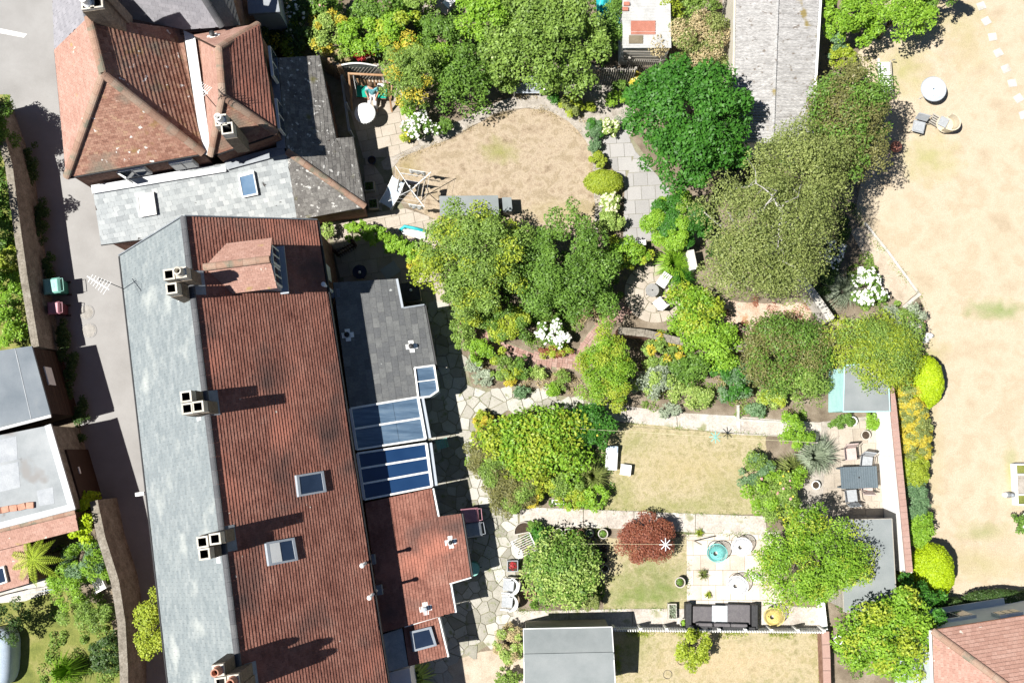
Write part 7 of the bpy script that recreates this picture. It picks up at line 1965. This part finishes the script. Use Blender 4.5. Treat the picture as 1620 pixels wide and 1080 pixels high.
S('yellow leaved plant between the shrubs and upper path', 1225, 625, 26, 18, .9, 'l_variegated', leaf=.11, dens=700, extra=[('l_yellow', .5, .5)])
tuft('lavender_clump', 'faded lavender clump beside the white hydrangea', 'lavender', 1335, 460, 36, .8, 'l_grey', 420, .008, lean=(-.2, .0))
S('white flowering hydrangea at the end of the tan path', 1372, 455, 28, 34, 1.2, 'l_green', leaf=.09, flowers=[(228, 0.133, 'petal_white')], name='hydrangea')
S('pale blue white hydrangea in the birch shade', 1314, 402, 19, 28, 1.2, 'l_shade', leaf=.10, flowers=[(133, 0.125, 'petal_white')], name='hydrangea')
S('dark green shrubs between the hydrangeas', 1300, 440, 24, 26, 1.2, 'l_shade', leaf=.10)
# ================================================================== RIGHT WALL, HEDGES AND DOMES
S('clipped lime green dome at the right of the aqua shed', 1468, 603, 25, 43, 1.9, 'l_lime', leaf=.07, dens=2600, lobes=.03, dome=True, name='topiary_dome', cat='topiary')
S('clipped lime green dome above the corner house', 1477, 903, 33, 44, 2.1, 'l_lime', leaf=.07, dens=2600, lobes=.03, dome=True, name='topiary_dome', cat='topiary')
for (x, y, rx, ry, m_, lb) in ((1440, 640, 24, 34, 'l_gold', 'golden hedge plant just below the upper lime dome'), (1446, 695, 24, 36, 'l_gold', 'golden hedge plant in the middle of the wall hedge'), (1445, 745, 20, 28, 'l_yellow', 'yellow green hedge plant where the wall hedge turns green'),
                            (1447, 790, 17, 34, 'l_blue', 'dark green hedge plant in the lower wall hedge'), (1455, 835, 17, 28, 'l_bright', 'green hedge plant at the lower end of the wall hedge')):
    S(lb, x, y, rx, ry, 1.5, m_, leaf=.08, dens=1700, lobes=.06, grow=1.18, rc=(.13, .22), k=70, name='hedge_plant', cat='hedge', group='hedge outside the white wall', extra=[('l_olive', .35, .5)] if m_ == 'l_gold' else None)
S('yellow green shrub between the white wall and the lower dome', 1432, 915, 16, 22, 1.4, 'l_yellow', leaf=.08, dens=1500)
S('dark clipped hedge beside the corner house at the right edge', 1585, 950, 60, 18, 1.3, 'l_shade', leaf=.08, dens=1600, dome=True, name='hedge', cat='hedge')
S('dark clipped hedge above the bay of the corner house', 1500, 958, 36, 14, 1.1, 'l_shade', leaf=.08, dens=1600, dome=True, name='hedge', cat='hedge')
S('leafy shrub at the right edge below the raised planter', 1616, 828, 14, 18, .8, 'l_green', leaf=.09, flowers=[(8, .1, 'petal_white')])
# ================================================================== MIDDLE GARDEN ISLAND BED
S('big bright green shrub filling the island bed', 850, 700, 74, 56, 2.3, 'l_bright', leaf=.14, k=75, dens=1000, extra=[('l_yellow', .35, .4)], lobes=.2)
S('rounded dark green shrub at the right of the island bed', 936, 676, 38, 36, 1.8, 'l_deep', leaf=.10, k=45, dens=1300, lobes=.06, flowers=[(10, .10, 'petal_yellow')])
S('brownish green fuchsia at the left of the island bed', 772, 722, 34, 44, 1.5, 'l_brownolive', leaf=.08, dens=1100, extra=[('l_apple', .5, .5)])
S('brownish green shrub at the lower left of the island bed', 805, 770, 40, 40, 1.5, 'l_brownolive', leaf=.08, dens=1100, extra=[('l_apple', .6, .5)])
S('bright yellow broom at the front of the island bed', 844, 770, 17, 28, 1.1, 'l_gold', leaf=.07, dens=1600, extra=[('l_yellow', .4, .4)], flowers=[(40, .08, 'petal_yellow')])
S('yellow leaved shrub beside the stone tub', 765, 672, 18, 20, 1.0, 'l_yellow', leaf=.09, extra=[('l_gold', .4, .4)])
S('olive shrub at the lower middle of the island bed', 885, 765, 30, 24, 1.2, 'l_apple', leaf=.09, extra=[('l_yellow', .4, .4)])
S('yellow green shrub at the path edge of the island bed', 910, 790, 24, 18, .9, 'l_yellow', leaf=.09, extra=[('l_bright', .5, .5)])
S('leafy green shrub at the lower right of the island bed', 938, 785, 24, 20, .9, 'l_bright', leaf=.10)
tuft('grass_clump', 'dusty grass clump at the right of the island bed', 'grass clump', 938, 752, 30, .8, 'l_olive', 380, .012)
# ================================================================== SMALL LAWN
S('round cream and green variegated bush beside the airer', 887, 903, 60, 56, 2.1, 'l_variegated', leaf=.12, k=80, dens=1300, lobes=.06, grow=.97, extra=[('l_green', .35, .4)])
S('domed red leaved maple beside the middle path', 1024, 853, 42, 36, 1.4, 'l_red', leaf=.07, k=60, dens=1700, lobes=.07, name='red_maple', cat='maple')
S('small olive conifer at the right foot of the round bush', 933, 945, 14, 18, 1.2, 'l_olive', leaf=.07, dens=1600)
S('dark green plant at the upper left of the round bush', 858, 848, 18, 16, 1.0, 'l_deep', leaf=.10)
S('purple tipped grassy plant by the half round planter', 846, 832, 10, 12, .8, 'l_green', leaf=.08)
tuft('fennel_clump', 'tuft of weeds between the patio slabs, upper', 'weeds', 1106, 843, 10, .3, 'l_yellow', 60, .01)
tuft('fennel_clump', 'tuft of weeds between the patio slabs, lower', 'weeds', 1112, 908, 12, .3, 'l_olive', 70, .01)
tuft('fennel_clump', 'yellow green tuft of weeds above the sofa', 'weeds', 1120, 941, 8, .25, 'l_yellow', 50, .01)
S('bright shrub growing through the picket fence', 1098, 1024, 26, 30, 1.7, 'l_yellow', leaf=.10, dens=1100)
S('cream and brown shrub at the corner of the big shed', 803, 1020, 25, 27, 1.2, 'l_dry', leaf=.08, extra=[('l_variegated', .8, .7)])
S('low green plant at the bottom edge beside the big shed', 800, 1072, 20, 14, .8, 'l_apple', leaf=.09)
# ================================================================== ROSES AND GRASSES BY THE TABLE TERRACE
S('leafy shrub below the upper path end', 1258, 680, 28, 26, 1.3, 'l_bright', leaf=.10)
S('rose bush with pink flowers above the feathery tree', 1225, 778, 44, 38, 1.4, 'l_apple', leaf=.09, flowers=[(12, .16, 'petal_pink'), (10, .1, 'petal_yellow')], extra=[('l_bright', .5, .5)])
S('green shrub at the right end of the middle lawn', 1198, 745, 28, 26, 1.1, 'l_blue', leaf=.08, extra=[('l_apple', .5, .5)])
tuft('grass_clump', 'big grey green feathery grass clump beside the table terrace', 'grass clump', 1285, 722, 38, 1.1, 'l_grey', 620, .011, lean=(.15, .1))
tuft('grass_clump', 'olive feathery grass clump below it', 'grass clump', 1252, 745, 32, 1.0, 'l_olive', 420, .011)
S('leafy plants against the front of the aqua shed', 1330, 668, 26, 10, .6, 'l_green', leaf=.08, dens=900)
S('green climber at the foot of the white wall', 1382, 668, 12, 16, .7, 'l_bright', leaf=.08)
# ================================================================== LEFT EDGE, BEHIND THE FLINT WALL
T('tall shrubby tree beyond the left edge whose shadow crosses the lane at the top', -58, 205, 44, 60, 4.6, .8, 'l_green', leaf=.12, dens=700, k=50, r0=.08)
T('tall shrubby tree beyond the left edge, shading the lane beside the hipped house', -52, 330, 40, 58, 4.6, .8, 'l_green', leaf=.12, dens=700, k=50, r0=.08)
T('tall shrubby tree beyond the left edge, shading the lane above the bins', -50, 418, 38, 42, 4.3, .8, 'l_green', leaf=.12, dens=700, k=40, r0=.08)
S('dark hedge at the upper left beside the lane', 2, 205, 24, 54, 2.6, 'l_green', leaf=.10, dens=1200, name='hedge', cat='hedge')
S('dense dark green shrub behind the flint wall, upper', 0, 300, 28, 46, 2.2, 'l_green', leaf=.12)
S('glossy green shrub behind the flint wall, second down', -2, 375, 32, 40, 2.1, 'l_green', leaf=.13)
S('yellow leaved shrub behind the flint wall', 22, 412, 22, 24, 1.9, 'l_yellow', leaf=.10)
S('bright green shrub behind the flint wall above the workshop', 12, 452, 32, 30, 1.8, 'l_bright', leaf=.11)
S('dark green shrub just above the workshop', 8, 510, 36, 32, 1.6, 'l_bright', leaf=.11)
for i, (x, y, ry) in enumerate(((48, 262, 40), (66, 350, 42), (78, 420, 26), (100, 545, 40), (112, 600, 40), (128, 660, 36))):
    S(['ivy at the foot of the flint wall nearest the hedge', 'ivy at the foot of the flint wall, second down', 'ivy at the foot of the flint wall above the bins', 'ivy at the foot of the flint wall below the bins', 'ivy along the foot of the boarded workshop', 'ivy at the foot of the garage wall'][i],
      x, y, 9, ry, .55, 'l_shade', leaf=.08, dens=1300, name='ivy', cat='ivy', group='ivy along the lane wall')
S('bright lime climber on the wall below the garage', 137, 822, 20, 38, 2.5, 'l_lime', leaf=.12, dens=1100, name='climber', cat='climber')
S('yellow green climber on the lane wall of the long house', 244, 990, 23, 62, 2.8, 'l_yellow', leaf=.09, dens=900, zb=.5, name='climber', cat='climber', base=(262, 985), lobes=.3)
S('spiky bright green shrub below the lime climber', 140, 885, 38, 30, 2.0, 'l_blue', leaf=.13, aspect=.25, dens=1400, extra=[('l_bright', .6, .6)])
S('loose green shrub left of the white bench', 112, 930, 30, 34, 1.7, 'l_bright', leaf=.11, aspect=.35)
S('loose olive shrub below the white bench', 135, 970, 40, 28, 1.4, 'l_apple', leaf=.10, aspect=.35)
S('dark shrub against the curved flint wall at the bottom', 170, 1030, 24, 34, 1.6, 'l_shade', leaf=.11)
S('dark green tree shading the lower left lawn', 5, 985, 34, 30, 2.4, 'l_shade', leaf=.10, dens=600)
tuft('cordyline', 'spiky green cordyline at the bottom of the left garden', 'cordyline', 107, 1058, 32, 1.1, 'l_bright', 150, .022, arch=.7)
tuft('cordyline', 'striped spiky flax below the end extension', 'flax', 652, 1068, 36, 1.0, 'l_variegated', 120, .03, arch=.8)
# tree fern
g = P(46, 886, 2.85); FZ = 2.55; t = thing('tree_fern', 'tree fern with a rosette of yellow green fronds over the outhouse', 'tree fern', (g.x, g.y, 0))
MB().tube([(g.x, g.y, 0), (g.x + .03, g.y, 1.3), (g.x, g.y, FZ)], [.14, .11, .10], 8).build('trunk', G['bark'], t, smooth=True)
for k in range(9):
    a = 2 * math.pi * k / 9 + random.uniform(-.15, .15); L_ = random.uniform(.95, 1.2); mb = MB(); d = Vector((math.cos(a), math.sin(a), 0)); s = Vector((-d.y, d.x, 0)); N_ = 18
    def fp(u): return Vector((g.x, g.y, FZ)) + d * L_ * u + Vector((0, 0, .55 * u - .95 * u * u))
    mb.tube([fp(i / 6) for i in range(7)], [.014, .012, .01, .009, .007, .005, .003], 5)
    for i in range(1, N_):
        u = i / N_; p = fp(u); wl = .19 * math.sin(math.pi * min(1, u * .9 + .12)) ; 
        for sg in (-1, 1):
            tip = p + s * sg * wl + d * .07 - Vector((0, 0, .05)); q = fp(min(1, u + .045))
            mb.add([p, p + s * sg * wl * .5 + d * .012, tip, q.lerp(tip, .45)], [(0, 1, 2, 3)] if sg < 0 else [(3, 2, 1, 0)])
    mb.build('frond', G['l_fern'], t)

tuft('twig_clump', 'pile of bare grey twigs where the brick walk bends', 'twigs', 938, 492, 26, .5, 'l_dry', 90, .010)
tuft('twig_clump', 'smaller pile of bare twigs beside the brick walk', 'twigs', 918, 502, 18, .4, 'l_dry', 60, .010)
edging('stray grass along the edges of the dry lawn and gravel path', [[(622, 255), (705, 224), (780, 184), (860, 174), (922, 214), (940, 246), (938, 290), (943, 330)], [(815, 152), (885, 156), (945, 212)]], 2200, .06, 'l_dry')
edging('weeds in the joints along the concrete paths', [[(930, 660), (1072, 676), (1240, 690)], [(822, 801), (1003, 808), (1210, 816)], [(822, 832), (1003, 838), (1215, 846)], [(820, 966), (1088, 962)], [(1088, 845), (1088, 960)], [(1200, 700), (1212, 810)]], 3800, .06, 'l_apple', .06, .07)
edging('ragged grass at the edge of the wide lawn', [[(1480, 948), (1452, 860), (1440, 720), (1448, 560), (1470, 500), (1445, 455), (1375, 372), (1350, 330)], [(1345, 100), (1400, 20)], [(1640, 935), (1480, 948)]], 3200, .07, 'l_apple', .12, .1)
edging('weeds between the crazy paving stones', [[(735, 560), (760, 640), (745, 700), (770, 770), (800, 800), (790, 860), (785, 960), (740, 1030)], [(770, 800), (765, 940)], [(800, 640), (930, 645)]], 3000, .05, 'l_apple', .28, .04)
edging('ragged grass along the foot of the picket fence and big shed', [[(960, 1000), (1302, 1003)], [(1300, 1003), (1302, 1120)], [(976, 1000), (978, 1100)]], 2400, .07, 'l_yellow', .08, .12)
edging('grass and weeds along the foot of the flint wall', [[(36, 250), (60, 380), (84, 500), (96, 560)], [(172, 790), (205, 900), (222, 1000), (225, 1100)]], 2400, .07, 'l_shade', .08, .14)
# rubbish among the top border: boxes, tarpaulin and pale slabs
for i, (x, y, a, m_, lb) in enumerate(((688, 8, 20, 'cane', 'tan board on the rubble heap at the top edge'), (700, 14, -30, 'pink_render', 'pinkish board on the rubble heap at the top edge'), (712, 3, 50, 'white_render', 'white board on the rubble heap at the top edge'), (682, 1, 70, 'tan_slab', 'brown board on the rubble heap at the top edge'))):
    xf = at(x, y, R(a), 0, .5); tag(MB(xf).box((0, 0, .5 + .05 * i), (.62, .36, .05), 0, R(12), R(8 * i - 10)).build('board', G[m_]), lb, 'board', 'boards on the rubble heap')
xf = at(694, 8, 0, 0, .2); tag(MB(xf).lathe((0, 0, 0), [(.75, 0), (.6, .25), (.3, .42), (.05, .46)], 12).build('rubble_heap', G['gravel']), 'rubble heap among the shrubs at the top edge', 'rubble')
for i, (x, y, lb) in enumerate(((668, 96, 'white bag lying between the olive tree and the border'), (672, 84, 'small white bag above the white bag in the border'))):
    c = P(x, y, .25); o = bpy.data.meshes.new('garden_bag'); bm = bmesh.new(); bmesh.ops.create_icosphere(bm, subdivisions=3, radius=.24)
    for v in bm.verts: v.co = Vector((v.co.x, v.co.y * 1.3, v.co.z * .8)) * (1 + .12 * math.sin(v.co.x * 25) * math.sin(v.co.y * 21 + i)) + Vector((c.x, c.y, .55))
    bm.to_mesh(o); bm.free(); tag(link('garden_bag', o, G['white_plastic'], smooth=True), lb, 'bag', 'white bags in the top border')
n_ = 14; c = P(966, 14, .7); vs = []
for j in range(n_):
    for i in range(n_): vs.append((c.x - .6 + 1.2 * i / (n_ - 1), c.y - .9 + 1.8 * j / (n_ - 1), .75 + .12 * math.sin(i * 1.3 + j * .4) + .1 * math.sin(j * 1.1 - i * .5) + random.uniform(-.04, .04)))
o = MB().add(vs, [(j * n_ + i, j * n_ + i + 1, (j + 1) * n_ + i + 1, (j + 1) * n_ + i) for j in range(n_ - 1) for i in range(n_ - 1)]).build('tarpaulin', G['turquoise'])
o.modifiers.new('thickness', 'SOLIDIFY').thickness = .015; tag(o, 'crumpled blue tarpaulin beside the tin shed at the top edge', 'tarpaulin')
for i, (x, y, lb) in enumerate(((1078, 1044, 'wire hoop lying on the bottom lawn beside the bright shrub'), (1056, 1066, 'wire hoop lying on the bottom lawn near the bottom edge'))):
    c = P(x, y); tag(MB().tube([(c.x + .17 * math.cos(k * math.pi / 10), c.y + .17 * math.sin(k * math.pi / 10), .03 + .02 * math.sin(k)) for k in range(21)], .008, 5, False).build('wire_hoop', G['iron']), lb, 'hoop', 'wire hoops on the bottom lawn')
